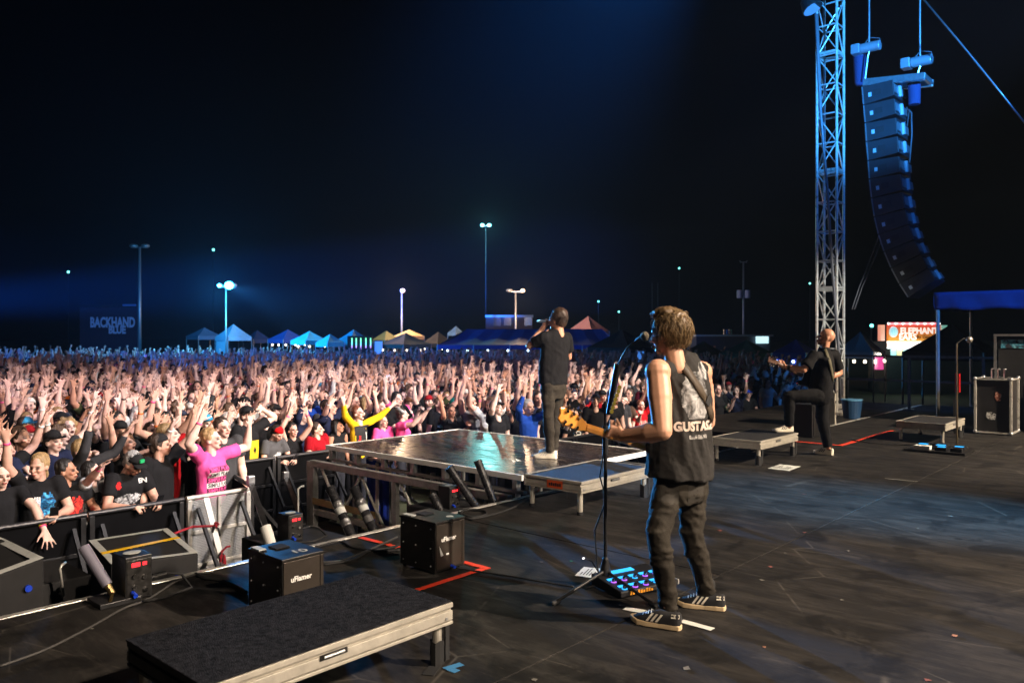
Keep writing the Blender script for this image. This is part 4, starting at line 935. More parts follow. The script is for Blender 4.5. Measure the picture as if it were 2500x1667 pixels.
def finish_body(mb, name, H, tone, vox=.0065, **kw):
    me = blob(mb, name, vox, 3); set_tint(me, H, **kw); me.materials.append(SKH); o = link(name, me, None, True); o.color = (*tone, 1); return o
def cloth_child(mb, name, parent, mat, vox=.009, amp=.008, f=14, wdir=(1, 1, .6), seed=1, sm=5, mask=None):
    me = blob(mb, name, vox, sm); wrinkle(me, amp, f, wdir, seed, mask); wrinkle(me, amp * .35, f * 2.6, wdir, seed + 3, mask); me.materials.append(mat); return link(name, me, parent, True)

# ---- near guitarist -------------------------------------------------
fG = uv(-.80, .60); shG = uv(.84, .54)            # head facing; shoulder axis (to his right)
H = headmat(at(1636, 817, 4.47) - UP * .087, fG, .06)
b = MB(); head_prims(b, H, 18)
Sl, El, Wl = at(1606, 908, 4.37), at(1618, 1052, 4.24), at(1524, 1064, 4.42)
Sr, Er, Wr_ = at(1712, 908, 4.66), at(1728, 1030, 4.86), at(1662, 1080, 4.92)
arm_skin(b, Sl, El, Wl, 1.22); arm_skin(b, Sr, Er, Wr_, 1.1)
hand_prims(b, Wl, at(1486, 1048, 4.47) - Wl, UP * .35 + FW * .9, UP, .85, .10, 1.05, .0095)
hand_prims(b, Wr_, uv(-.8, .3) - UP * .3, FW * -.2 - UP, uv(-1, -.3), .5, .1)
b.cap(at(1664, 1120, 4.54), at(1652, 900, 4.51), (.10, .07), (.13, .07), shG)
for a, k_, e in (((1635, 1155, 4.47), (1608, 1305, 4.38), (1632, 1492, 4.42)), ((1692, 1155, 4.62), (1688, 1300, 4.58), (1729, 1455, 4.70))):
    b.cap(at(*a) - UP * .1, at(*k_), .05, .045); b.cap(at(*k_), at(*e), .045, .035)
guit = finish_body(b, 'person', H, RGB(216, 164, 134), brow=.35, beard=(.80, .72, .66))
tag(guit, 'guitarist seen from behind in black sleeveless shirt and black jeans', 'person', 'musicians')
s = MB()
ecyl(s, [(at(1658, 1162, 4.54), .208, .180), (at(1661, 1100, 4.54), .200, .170), (at(1662, 1020, 4.53), .192, .150), (at(1662, 950, 4.52), .192, .132), (at(1661, 915, 4.51), .180, .105), (at(1656, 885, 4.505), .125, .082), (at(1648, 868, 4.495), .075, .070)], shG, 24)
s.cap(Sl.lerp(Sr, .10) + UP * .012, Sl.lerp(Sr, .90) + UP * .012, (.052, .062), (.052, .062), UP); s.ell(Sl.lerp(Sr, .10) + UP * .015, (.055, .055, .055)); s.ell(Sl.lerp(Sr, .90) + UP * .012, (.052, .052, .052))
sh = cloth_child(s, 'sleeveless_shirt', guit, TEE, .008, .0125, 15, (1, 1, .14), 4)
s = MB()
ecyl(s, [(at(1662, 1120, 4.54), .155, .115), (at(1661, 1165, 4.54), .172, .135), (at(1660, 1205, 4.54), .172, .13), (at(1660, 1225, 4.54), .15, .11)], shG, 24)
for a, k_, e in (((1630, 1195, 4.48), (1606, 1305, 4.38), (1634, 1484, 4.43)), ((1692, 1195, 4.60), (1688, 1300, 4.58), (1726, 1446, 4.69))):
    A, K, E_ = at(*a), at(*k_), at(*e); s.cap(A, K, .086, .067, shG, 16); ecyl(s, [(K - (E_ - K) * .1, .067, .069), (K.lerp(E_, .35), .063, .068), (K.lerp(E_, .75), .052, .058), (E_, .050, .056)], shG, 16)
tro = cloth_child(s, 'jeans', guit, JEAN, .008, .0085, 21, (.6, .6, 1.3), 9)
tb_ = bvh(tro)
PK = M('jeans_pocket', (.036, .031, .024), .85, var=.3, vscale=9)
for px, py in ((1636, 1206), (1700, 1204)):
    h, n_ = camcast(tb_, px, py)
    if h: patch('back_pocket', h, RT, UP, .10, .105, PK, tro, tb_, .0012)
hb = MB(); hair_prims(hb, H, 'swept'); hme = blob(hb, 'hair', .008, 2, .008, 60, (1, 1, .3), 3)
HG = M('blond_brown_hair', (.135, .085, .040), .45, var=.5, vscale=40, stretch=(1, 1, .3)); hme.materials.append(HG); ho = link('hair', hme, guit, True)
strands(H, 1500, 3, .0026, (.040, .075), .014, .0, .30).build('hair_strands', HG, ho, smooth=True, fixn=False)
strands(H, 800, 33, .0023, (.045, .08), .017, .0, .34).build('hair_strands', M('light_blond_hair', (.27, .18, .085), .4), ho, smooth=True, fixn=False)
strands(H, 700, 34, .0024, (.04, .075), .013, .0, .32).build('hair_strands', M('deep_brown_hair', (.08, .045, .02), .45), ho, smooth=True, fixn=False)
strands(H, 90, 35, .0016, (.04, .08), .030, .0, .6).build('hair_strands', MATS['light_blond_hair'], ho, smooth=True, fixn=False)
STRAP = M('brown_leather', (.055, .036, .018), .6, var=.2)
bs = bvh(sh)
ribbon('guitar_strap', bs, [(1627, 876), (1636, 872), (1648, 876), (1660, 888), (1672, 902), (1684, 918), (1696, 936), (1708, 954), (1718, 972), (1727, 990), (1733, 1008), (1737, 1026)], .052, STRAP, guit, .008)
h, n_ = camcast(bs, 1724, 978)
MB().box((-.03, -.004, -.02), (.03, .004, .02), 0, Matrix.Translation(h + n_ * .016) @ n_.to_track_quat('Y', 'Z').to_matrix().to_4x4() @ Matrix.Rotation(.9, 4, 'Y')).build('strap_buckle', RUB, guit, bev=.003)
def print_mat(name, a, b_, c, scale):
    m = bpy.data.materials.new(name); m.use_nodes = True; n = m.node_tree.nodes; L = m.node_tree.links.new; p = n['Principled BSDF']; p.inputs['Roughness'].default_value = .9
    tc = n.new('ShaderNodeTexCoord'); t = n.new('ShaderNodeTexNoise'); t.inputs['Scale'].default_value = scale; t.inputs['Detail'].default_value = 7; t.inputs['Roughness'].default_value = .62; t.inputs['Distortion'].default_value = 1.2
    L(tc.outputs['Object'], t.inputs[0]); r = n.new('ShaderNodeValToRGB'); L(t.outputs['Fac'], r.inputs[0]); e = r.color_ramp.elements
    e[0].position = .40; e[0].color = (*a, 1); e[1].position = .62; e[1].color = (*c, 1); k = e.new(.52); k.color = (*b_, 1); L(r.outputs[0], p.inputs['Base Color']); return m
rB = uv(.93, .36)
GRY = print_mat('shirt_print_grey', (.03, .03, .03), (.25, .245, .24), (.50, .49, .48), 15)
h, n_ = camcast(bs, 1700, 965); patch('back_print', h + UP * .0, rB, UP, .20, .26, GRY, sh, bs, .003, 44, 54, lambda x, y: x * x + (y * .86) ** 2 + .10 * math.sin(x * 11 + y * 5) * math.cos(y * 9) < .92)
h, n_ = camcast(bs, 1715, 905); patch('back_print', h, rB, UP, .08, .10, GRY, sh, bs, .003, 20, 20, lambda x, y: abs(x) + .5 * abs(y) < 1)
h, n_ = camcast(bs, 1700, 1046); PRC = M('print_cream', RGB(215, 195, 180), .9)
lettering('back_lettering', 'GUSTASZ', .068, h + UP * .012, rB, UP, PRC, sh, .0035, bs, .95)
h, n_ = camcast(bs, 1706, 1066); patch('back_print', h, rB, UP, .13, .022, print_mat('shirt_print_small', (.03, .03, .03), (.3, .29, .27), (.5, .48, .45), 40), sh, bs, .003, 10, 3)
SH_B = M('black_suede', (.012, .012, .013), .8, var=.2); SH_W = M('white_leather', RGB(225, 218, 200), .5, var=.06); SOLE = M('cream_gum_sole', RGB(215, 190, 150), .6, var=.08)
shoe(guit, fl(1664, 1538), fl(1546, 1516), SH_B, SOLE, SH_W); shoe(guit, fl(1772, 1490), fl(1652, 1476), SH_B, SOLE, SH_W)
for e in ((1634, 1484, 4.42), (1729, 1448, 4.70)):
    A = at(*e); MB().cap(A + UP * .06, A - UP * .06, .040, .040).build('sock', RUB, guit, smooth=True)
MB().cyl(Wl + (El - Wl).normalized() * .03, Wl + (El - Wl).normalized() * .075, .038, .040, n=18).build('watch', RUB, guit, bev=.003)
# his guitar
def guitar(lbl, n0, n1, h1, upv, wood, bodym, name='electric_guitar', bass=False, sc_=1.):
    n0, n1, h1 = V(n0), V(n1), V(h1); t, a, nn = frame(n1 - n0, V(upv)); ob = T(name, lbl, 'guitar', n0 - t * .2)
    MB().add(*[[p + a * x + nn * y for p, w in ((n0 - t * .12, .030), (n1, .024)) for x, y in ((-w, 0), (w, 0), (w * .85, .014), (0, .024), (-w * .85, .014))], [(0, 1, 6, 5), (1, 2, 7, 6), (2, 3, 8, 7), (3, 4, 9, 8), (4, 0, 5, 9), (4, 3, 2, 1, 0), (5, 6, 7, 8, 9)]]).build('neck', wood, ob, smooth=False, bev=.003)
    MB().prism([n0 - t * .12 + a * .029 - nn * .006, n0 - t * .12 - a * .029 - nn * .006, n1 - a * .022 - nn * .006, n1 + a * .022 - nn * .006], nn * .0055).build('fretboard', M('rosewood', (.05, .02, .012), .5), ob)
    L = (h1 - n1).length; d = (h1 - n1).normalized()
    hs = MB().prism([n1 - a * .022, n1 + a * .022, n1 + d * L * .25 + a * .040, n1 + d * L * .85 + a * .046, n1 + d * L + a * .030, n1 + d * L * .96, n1 + d * L * 1.02 - a * .030, n1 + d * L * .85 - a * .046, n1 + d * L * .25 - a * .040], nn * .016).build('headstock', wood, ob, bev=.005)
    for s_ in (-1, 1):
        for k_ in range(2 if bass else 3):
            p = n1 + d * L * (.35 + .22 * k_) + a * s_ * .030 + nn * .018; MB().cyl(p, p + nn * .012, .010, n=12).build('tuner', CHROME, hs); MB().cyl(p + nn * .006, p + nn * .006 + a * s_ * .030, .004, n=8).build('tuner_shaft', CHROME, hs)
            q = p + nn * .006 + a * s_ * .032; MB().ell(q, (.010, .010, .010)).build('tuner_button', CHROME, hs, smooth=True)
    c = n0 - t * .27; out = []
    prof = [(-.20, .0), (-.19, .09), (-.13, .155), (-.04, .135), (.02, .115), (.10, .125), (.17, .15), (.205, .13), (.18, .085), (.12, .045), (.12, -.045), (.16, -.09), (.17, -.125), (.12, -.135), (.05, -.115), (-.03, -.13), (-.11, -.165), (-.175, -.11)]
    pts = []
    m_ = len(prof)
    for i in range(m_):
        for s_ in (0, .5):
            p0, p1, p2, p3 = (V((*prof[(i + q) % m_], 0)) for q in (-1, 0, 1, 2)); pts.append(.5 * (2 * p1 + (p2 - p0) * s_ + (2 * p0 - 5 * p1 + 4 * p2 - p3) * s_ * s_ + (-p0 + 3 * p1 - 3 * p2 + p3) * s_ ** 3))
    bo_ = MB().prism([c + t * p.x * sc_ + a * p.y * sc_ - nn * .012 for p in pts], nn * .045).build('body', bodym, ob, bev=.008)
    MB().prism([c + t * x + a * y - nn * .0125 for x, y in ((-.05, -.08), (.12, -.08), (.12, .07), (-.05, .05))], nn * -.003).build('pickguard', WHITE, bo_)
    MB().box((-.02, -.04, -.006), (.02, .04, .0), 0, Matrix.Translation(c - t * .12 - nn * .013)).build('bridge', CHROME, bo_)
    for k_ in range(4): MB().cyl(n0 - t * .38 + a * (-.012 + .008 * k_) - nn * .014, n1 + a * (-.012 + .008 * k_) - nn * .008, .0008, n=4).build('string', CHROME, ob)
    return ob
MAPLE = M('maple_amber', RGB(232, 158, 72), .22, var=.14, vscale=14, stretch=(1, 1, 1), rvar=.05, coat=.6)
guitar('electric guitar with amber maple neck held by the near guitarist', at(1568, 1086, 4.66), at(1428, 1042, 4.44), at(1362, 1008, 4.34), -UP * .95, MAPLE, M('guitar_black_gloss', (.012, .012, .013), .15, coat=.8))

# ---- singer ---------------------------------------------------------
dS = 9.07; fS = uv(-.80, .62); shS = uv(.86, .50)
H = headmat(at(1361, 782, dS) - UP * .085, fS, -.02)
b = MB(); head_prims(b, H, 18)
Sl, El, Wl = at(1328, 824, dS - .10), at(1288, 838, dS - .10), at(1318, 800, dS + .12)
Sr, Er, Wr_ = at(1383, 824, dS + .12), at(1388, 872, dS + .25), at(1345, 830, dS + .35)
Sr2 = Sr; arm_skin(b, Sl, at(1292, 845, dS - .02), at(1326, 800, dS + .10), .95); arm_skin(b, Sr, Er, Wr_, .95)
micS = at(1337, 784, dS + .12)
hand_prims(b, at(1327, 799, dS + .10), micS - at(1327, 799, dS + .10), FW + RT * .4, UP, .9, .1, 1., .0095)
hand_prims(b, Wr_, uv(-.4, .2) + UP * .6, -FW, UP, .7, .1)
b.cap(at(1350, 930, dS), at(1356, 830, dS), (.12, .08), (.14, .075), shS)
LG = (((1339, 936, dS - .06), (1339, 1022, dS - .10), (1343, 1102, dS - .02)), ((1364, 936, dS + .06), (1356, 1022, dS + .08), (1352, 1098, dS + .12)))
for a, k_, e in LG: b.cap(at(*a), at(*k_), .06, .045); b.cap(at(*k_), at(*e), .045, .034)
sing = finish_body(b, 'person', H, RGB(205, 148, 118), .0075); tag(sing, 'singer in black t-shirt and white trainers standing on the thrust platform', 'person', 'musicians')
s = MB()
ecyl(s, [(at(1350, 938, dS), .185, .135), (at(1351, 905, dS), .185, .13), (at(1354, 865, dS), .185, .122), (at(1356, 835, dS), .19, .11), (at(1357, 818, dS), .15, .09), (at(1358, 804, dS), .075, .068)], shS, 24)
s.cap(Sl.lerp(Sr, .08) + UP * .01, Sl.lerp(Sr, .92) + UP * .01, (.06, .066), (.06, .066), UP)
for S_, E_ in ((Sl, at(1292, 845, dS - .02)), (Sr, Er)): s.cyl(S_, S_.lerp(E_, .68), .072, .074, n=18); s.ell(S_, (.072,) * 3)
shs = cloth_child(s, 't_shirt', sing, TEE2, .009, .0075, 12, (1, 1, .5), 14)
s = MB(); ecyl(s, [(at(1351, 925, dS), .15, .115), (at(1351, 950, dS), .165, .125), (at(1351, 972, dS), .14, .11)], shS, 22)
for a, k_, e in LG:
    A, K, E_ = at(*a), at(*k_), at(*e); s.cap(A, K, .088, .066, shS, 16); ecyl(s, [(K - (E_ - K) * .1, .066, .07), (K.lerp(E_, .5), .058, .062), (E_, .050, .054)], shS, 16)
js = cloth_child(s, 'jeans', sing, JEAN, .009, .008, 14, (.7, .7, 1.2), 19)
hb = MB(); hair_prims(hb, H, 'short'); hme = blob(hb, 'hair', .009, 2, .008, 60, (1, 1, .35), 8); HS = M('dark_brown_hair', (.045, .026, .017), .45, var=.5, vscale=40, stretch=(1, 1, .3)); hme.materials.append(HS); ho = link('hair', hme, sing, True)
strands(H, 800, 9, .0026, (.03, .055), .014, .01, .6).build('hair_strands', HS, ho, smooth=True, fixn=False)
p0 = fl(1360, 1120, PZ); shoe(sing, p0, fl(1302, 1117, PZ), SH_W, SH_W, M('pale_grey_leather', RGB(190, 188, 180), .5)); shoe(sing, fl(1358, 1112, PZ), fl(1312, 1104, PZ), SH_W, SH_W, MATS['pale_grey_leather'])
mt = T('microphone', 'handheld microphone held to the singer\'s mouth', 'microphone', micS); md = (at(1318, 784, dS + .10) - micS).normalized()
MB().cyl(micS + md * -.06, micS + md * .10, .014, .017, n=14).build('handle', M('mic_silver', (.55, .55, .58), .3, .8), mt); MB().ell(micS - md * .075, (.026, .026, .026)).build('grille', MATS['mic_grille'], mt, smooth=True); MB().cyl(micS + md * .10, micS + md * .125, .013, n=12).build('end_cap', WHITE, mt)

# ---- bald guitarist at stage left ------------------------------------
dB = 10.62; fB = uv(-.97, .20); shB = uv(.28, .96)
H = headmat(at(2012, 836, dB) - UP * .02, fB, -.26)
b = MB(); head_prims(b, H, 18)
Sl, El, Wl = at(1986, 868, dB - .17), at(1962, 903, dB - .24), at(1920, 896, dB - .12)
Sr, Er, Wr_ = at(2036, 866, dB + .16), at(2050, 910, dB + .22), at(2012, 926, dB + .10)
arm_skin(b, Sl, El, Wl); arm_skin(b, Sr, Er, Wr_)
hand_prims(b, Wl, at(1902, 890, dB - .08) - Wl, UP * .5 + FW * .8, UP, .8, .1, 1.05); hand_prims(b, Wr_, uv(-1, -.1), -FW, UP, .5, .1)
b.cap(at(2005, 955, dB), at(2010, 870, dB), (.12, .09), (.14, .08), shB)
LG = (((1996, 965, dB - .10), (1926, 968, dB - .12), (1927, 1040, dB - .06)), ((2010, 968, dB + .09), (2008, 1022, dB + .06), (2022, 1092, dB + .0)))
for a, k_, e in LG: b.cap(at(*a), at(*k_), .06, .045); b.cap(at(*k_), at(*e), .045, .034)
bass = finish_body(b, 'person', H, RGB(208, 150, 120), .0075, beard=(.75, .68, .62)); tag(bass, 'bald guitarist in black with one foot up on a low riser', 'person', 'musicians')
s = MB()
ecyl(s, [(at(2003, 972, dB), .17, .155), (at(2005, 940, dB), .175, .155), (at(2009, 905, dB), .18, .145), (at(2012, 875, dB), .185, .125), (at(2012, 860, dB), .13, .09), (at(2011, 848, dB), .07, .068)], shB, 24)
s.cap(Sl.lerp(Sr, .06), Sl.lerp(Sr, .94), (.06, .066), (.06, .066), UP)
for S_, E_ in ((Sl, El), (Sr, Er)): s.cyl(S_, S_.lerp(E_, .80), .074, .080, n=18); s.ell(S_, (.074,) * 3)
shb = cloth_child(s, 't_shirt', bass, TEE2, .0095, .0075, 12, (1, 1, .5), 24)
s = MB(); ecyl(s, [(at(2003, 950, dB), .16, .14), (at(2002, 972, dB), .165, .145), (at(2004, 985, dB), .14, .12)], shB, 20)
for a, k_, e in LG:
    A, K, E_ = at(*a), at(*k_), at(*e); s.cap(A, K, .100, .082, UP, 16); ecyl(s, [(K - (E_ - K) * .12, .082, .084), (K.lerp(E_, .5), .070, .074), (E_, .056, .060)], shB, 16)
jb = cloth_child(s, 'trousers', bass, TEE2, .0095, .008, 13, (.8, .8, 1), 29)
z3 = .30; shoe(bass, fl(1939, 1054, z3) + uv(0, .04), fl(1880, 1055, z3) + uv(0, .04), SH_W, SH_W, SH_B); shoe(bass, fl(2034, 1112), fl(1990, 1106), SH_W, SH_W, SH_B)
ribbon('guitar_strap', bvh(shb), [(2013, 853), (2018, 866), (2024, 882), (2028, 898), (2031, 914), (2033, 930)], .05, M('olive_strap', (.085, .075, .04), .7), bass, .008)
MB().cyl(Wl + (El - Wl).normalized() * .02, Wl + (El - Wl).normalized() * .055, .036, .038, n=16).build('watch', RUB, bass)
guitar('dark electric guitar held by the bald guitarist at stage left', at(1942, 908, dB - .02), at(1896, 886, dB - .14), at(1874, 877, dB - .20), -UP * .95, M('dark_rosewood', (.10, .045, .025), .4), M('guitar_black_gloss', (.012, .012, .013), .15, coat=.8))
# ================================================================== stage-left equipment
# second microphone stand
c = fl(2336, 1092); t = T('microphone_stand', 'straight microphone stand with a grille microphone at far right', 'mic stand', (c.x, c.y, 0)); B0 = V((c.x, c.y, 0))
tp = at(2339, 838, project(B0)[2]); PALE = M('stand_brass', (.20, .16, .10), .35, .8)
MB().cyl(B0 + UP * .02, B0 + UP * .85, .014, n=10).build('lower_pole', PALE, t); MB().cyl(B0 + UP * .85, V((c.x, c.y, tp.z)), .010, n=10).build('upper_pole', PALE, t); MB().cyl(B0, B0 + UP * .02, .14, .13, n=24).build('base', STM, t)
bmt = at(2352, 826, project(B0)[2]); MB().tube([V((c.x, c.y, tp.z)), bmt, at(2360, 827, project(B0)[2])], .009, 8).build('boom', STM, t); MB().ell(at(2366, 829, project(B0)[2]), (.045, .045, .045)).build('grille', M('mic_grille_pale', (.55, .52, .46), .4, .7), t, smooth=True)
MB().box((c.x + .015, c.y - .03, .78), (c.x + .06, c.y + .03, 1.05)).build('red_holder', M('red_plastic', RGB(190, 20, 25), .4), t)
# pedalboard at far right
c = fl(2290, 1105); t = T('floor_pedalboard', 'open pedalboard with blue-lit pedals and a white box at far right', 'pedalboard', (c.x, c.y, 0))
x0, y0 = c.x - .12, c.y - .35
MB().box((x0, y0, .004), (x0 + .55, y0 + .75, .035)).build('tray', DARKM, t, bev=.004)
for i, (a, b_, w, l, m_) in enumerate(((.06, .05, .10, .14, BLK), (.06, .24, .10, .14, BLK), (.06, .44, .12, .2, WHITE), (.24, .06, .10, .15, BLK), (.24, .28, .11, .16, BLK), (.40, .08, .10, .14, BLK), (.40, .30, .10, .25, BLK), (.24, .5, .1, .16, BLK))):
    pd = MB().box((x0 + a, y0 + b_, .0355), (x0 + a + w, y0 + b_ + l, .085)).build('effect_pedal', m_, t, bev=.005)
    if m_ is BLK: MB().box((x0 + a + .01, y0 + b_ + .02, .0855), (x0 + a + w - .01, y0 + b_ + l - .03, .089)).build('lit_panel', CY if i in (1, 4, 7, 3) else DARKM, pd)
# small speaker cabinets by the tower
def cab(lbl, x0, y0, x1, y1, h):
    t = T('side_fill_cabinet', lbl, 'speaker', ((x0 + x1) / 2, (y0 + y1) / 2, 0), 'low black cabinets by the tower')
    MB().box((x0, y0, .0), (x1, y1, h)).build('cabinet', BLK, t, bev=.01)
    MB().box((x0 + .03, y0 - .012, .03), (x1 - .03, y0 - .001, h - .03)).build('grille', DARKM, t, bev=.003); MB().box((x1 - .07, y0 - .016, .0), (x1, y0 - .0125, h)).build('corner_strip', ALUP, t)
    for z in (h * .3, h * .7): MB().box((x1 - .055, y0 - .024, z), (x1 - .02, y0 - .0165, z + .04)).build('latch', CHROME, t)
cab('low black speaker cabinet with silver latches behind the bald guitarist\'s legs', 12.35, 4.75, 12.78, 5.15, .52)
cab('low black speaker cabinet left of the empty riser by the tower foot', 13.9, 5.2, 14.6, 5.75, .55)
# road case with cans
RC = M('case_black_ply', (.016, .015, .015), .55, var=.2); c = fl(2388, 1052); x0, y0 = 14.72, 2.50
t = T('road_case', 'upright black road case with silver edges and two stickers', 'road case', (x0 + .3, y0 + .25, 0)); w, l, h = .6, .50, .90
MB().box((x0 + .01, y0 + .01, .03), (x0 + w - .01, y0 + l - .01, h - .01)).build('case_body', RC, t)
for a in ((0, 0), (0, 1), (1, 0), (1, 1)):
    xx = x0 + a[0] * w; yy = y0 + a[1] * l; MB().box((xx - .018, yy - .018, .03), (xx + .018, yy + .018, h)).build('edge', ALU, t, bev=.004)
    for z in (.035, h - .004): MB().ell((xx, yy, z), (.032, .032, .032)).build('corner_ball', STEEL, t, smooth=True)
for z in (.03, h - .012):
    for a, b_ in (((x0, y0), (x0 + w, y0)), ((x0, y0), (x0, y0 + l)), ((x0 + w, y0), (x0 + w, y0 + l)), ((x0, y0 + l), (x0 + w, y0 + l))):
        MB().beam((*a, z), (*b_, z), .03, .022).build('edge', ALU, t)
for i, (yy, z, sx, sz, m_) in enumerate(((.18, .62, .09, .14, print_mat('sticker_figure', (.02, .02, .02), RGB(200, 120, 90), RGB(235, 230, 220), 22)), (.28, .30, .14, .12, print_mat('sticker_letters', (.02, .02, .02), RGB(220, 220, 215), RGB(240, 240, 235), 30)))):
    MB().prism([(x0 + .0085, y0 + yy + dx * sx, z + dz * sz) for dx, dz in ((-.4, -.5), (.2, -.55), (.5, -.1), (.4, .45), (-.1, .5), (-.55, .2))], (-.002, 0, 0)).build('sticker', m_, t)
for k_, (px) in enumerate((2448, 2456, 2464)):
    p_ = V((x0 + .12 + .02 * k_, y0 + .10 + .09 * k_, h)); cn = T('drink_can', ['leftmost', 'middle', 'rightmost'][k_] + ' of three tall silver drink cans on the road case', 'can', p_, 'cans on the road case')
    MB().cyl(p_, p_ + UP * .15, .027, n=16).build('can_body', CHROME, cn, bev=.004); MB().cyl(p_ + UP * .1505, p_ + UP * .158, .024, .021, n=16).build('lid', STEEL, cn)
# amplifier rack and frame behind the case
t = T('amplifier_rack', 'tall dark amplifier rack with silver frame at the right picture edge', 'rack', (16.0, 2.2, 0))
x0, y0 = 15.6, 1.85
MB().box((x0 + .05, y0 + .03, .0), (x0 + .95, y0 + 1.0, 1.52)).build('cabinet', BLKM, t, bev=.01)
for yy in (y0, y0 + 1.03): MB().beam((x0, yy, 0), (x0, yy, 1.58), .035, .035, hint=V((1, 0, 0))).build('frame_post', STEEL, t)
MB().beam((x0, y0 - .0175, 1.6), (x0, y0 + 1.05, 1.6), .035, .035).build('frame_bar', STEEL, t)
MB().box((x0 + .04, y0 + .62, 1.38), (x0 + .0485, y0 + .95, 1.52)).build('sticker', print_mat('sticker_blue', (.02, .02, .03), RGB(60, 150, 180), RGB(150, 200, 210), 8), t)
MB().box((x0 + .04, y0 + .22, 1.44), (x0 + .0485, y0 + .55, 1.50)).build('red_label', M('red_label', RGB(150, 20, 35), .5), t)
t = T('guitar_rack', 'rack of amber guitar gear beside the road case at far right', 'rack', (15.1, 2.1, 0))
MB().box((15.45, 1.9, 0), (15.55, 2.45, .82)).build('rack_back', BLKM, t)
for k_ in range(5): MB().cyl((15.42, 1.95 + .1 * k_, .1), (15.42, 1.95 + .1 * k_, .78), .012, n=8).build('rack_tube', M('amber_metal', (.5, .33, .08), .3, .8), t)
MB().box((15.38, 1.92, .55), (15.44, 2.42, .60)).build('orange_bar', M('orange_plastic', RGB(190, 60, 25), .5), t); MB().box((15.38, 1.92, .76), (15.44, 2.42, .80)).build('yellow_bar', YE, t)
lb = T('leaning_case_lid', 'narrow dark metal channel leaning upright left of the road case', 'channel', (14.5, 3.25, 0)); MB().beam((14.45, 3.22, 0.0), (14.55, 3.25, .56), .07, .03, hint=V((1, 0, 0))).build('channel', DARKM, lb, bev=.004)
# stage-side canopy
PO = V((17.41, 4.2, 0)); dz = project(PO)[2]
t = T('pop_up_canopy', 'blue fabric canopy on a pale pole at the right picture edge', 'canopy', PO)
BLC = M('blue_canopy', RGB(30, 66, 125), .7, var=.15, vscale=3, bump=.4, bscale=6)
MB().cyl(PO, PO + UP * 2.10, .034, n=14).build('pole', ALUP, t)
zt = at(2286, 714, dz).z; zb_ = at(2286, 757, dz).z
va = MB(); vs = []; fs = []; n_ = 44
for i in range(n_ + 1):
    y = PO.y + .05 - i * .10
    for j in range(6): zz = zb_ + (zt - zb_) * j / 5; vs.append((PO.x - .05 + .025 * math.sin(i * .9 + j * .5) * (1 - j / 5) + .012 * math.sin(i * 2.3 + j), y, zz + .015 * math.sin(i * .7) * (1 - j / 5)))
for i in range(n_):
    for j in range(5): fs.append((i * 6 + j, i * 6 + j + 1, (i + 1) * 6 + j + 1, (i + 1) * 6 + j))
va.add(vs, fs); vo = va.build('valance', BLC, t, smooth=True); vo.modifiers.new('s', 'SOLIDIFY').thickness = .006
va = MB(); vs = []; fs = []
for i in range(30):
    x = PO.x - .05 + i * .1
    for j in range(6): zz = zb_ + (zt - zb_) * j / 5; vs.append((x, PO.y + .05 + .02 * math.sin(i * .9 + j * .5), zz))
for i in range(29):
    for j in range(5): fs.append((i * 6 + j, i * 6 + j + 1, (i + 1) * 6 + j + 1, (i + 1) * 6 + j))
va.add(vs, fs); vo = va.build('valance', BLC, t, smooth=True); vo.modifiers.new('s', 'SOLIDIFY').thickness = .006
MB().add([(PO.x - .05, PO.y + .05, zt), (PO.x + 2.85, PO.y + .05, zt), (PO.x + 2.85, PO.y - 4.35, zt), (PO.x - .05, PO.y - 4.35, zt), (PO.x + 1.4, PO.y - 2.1, zt + .03)], [(0, 1, 4), (1, 2, 4), (2, 3, 4), (3, 0, 4)]).build('roof', BLC, t)
for x, y in ((PO.x + 2.8, PO.y), (PO.x + 2.8, PO.y - 4.3)): MB().cyl((x, y, 0), (x, y, 2.3), .03, n=10).build('pole', ALUP, t)
# guard rail at the stage side
a = V((17.8, 6.4, 0)); t = T('guard_rail', 'grey two-bar guard rail behind the tower at the stage side', 'railing', (18.5, 5.0, -.012))
for y in (6.6, 5.0, 3.6): MB().beam((18.4, y, -.012), (18.4, y, 1.13), .05, .05, hint=V((1, 0, 0))).build('post', DARKM, t); MB().box((18.3, y - .1, -.012), (18.5, y + .1, .02)).build('foot', DARKM, t)
for z in (.62, 1.14): MB().beam((18.4, 6.65, z), (18.4, 3.4, z), .045, .045).build('rail', DARKM, t)
bk = at(2170, 1005, 16.6); t = T('bucket', 'dark blue plastic bucket on the wing floor left of the empty riser', 'bucket', (15.9, 5.35, -.012)); MB().cyl((15.9, 5.35, -.012), (15.9, 5.35, .34), .15, .19, n=20).build('body', M('blue_bucket', RGB(25, 60, 95), .5), t); MB().cyl((15.9, 5.35, .34), (15.9, 5.35, .36), .20, n=20).build('rim', M('blue_rim', RGB(90, 150, 190), .5), t)

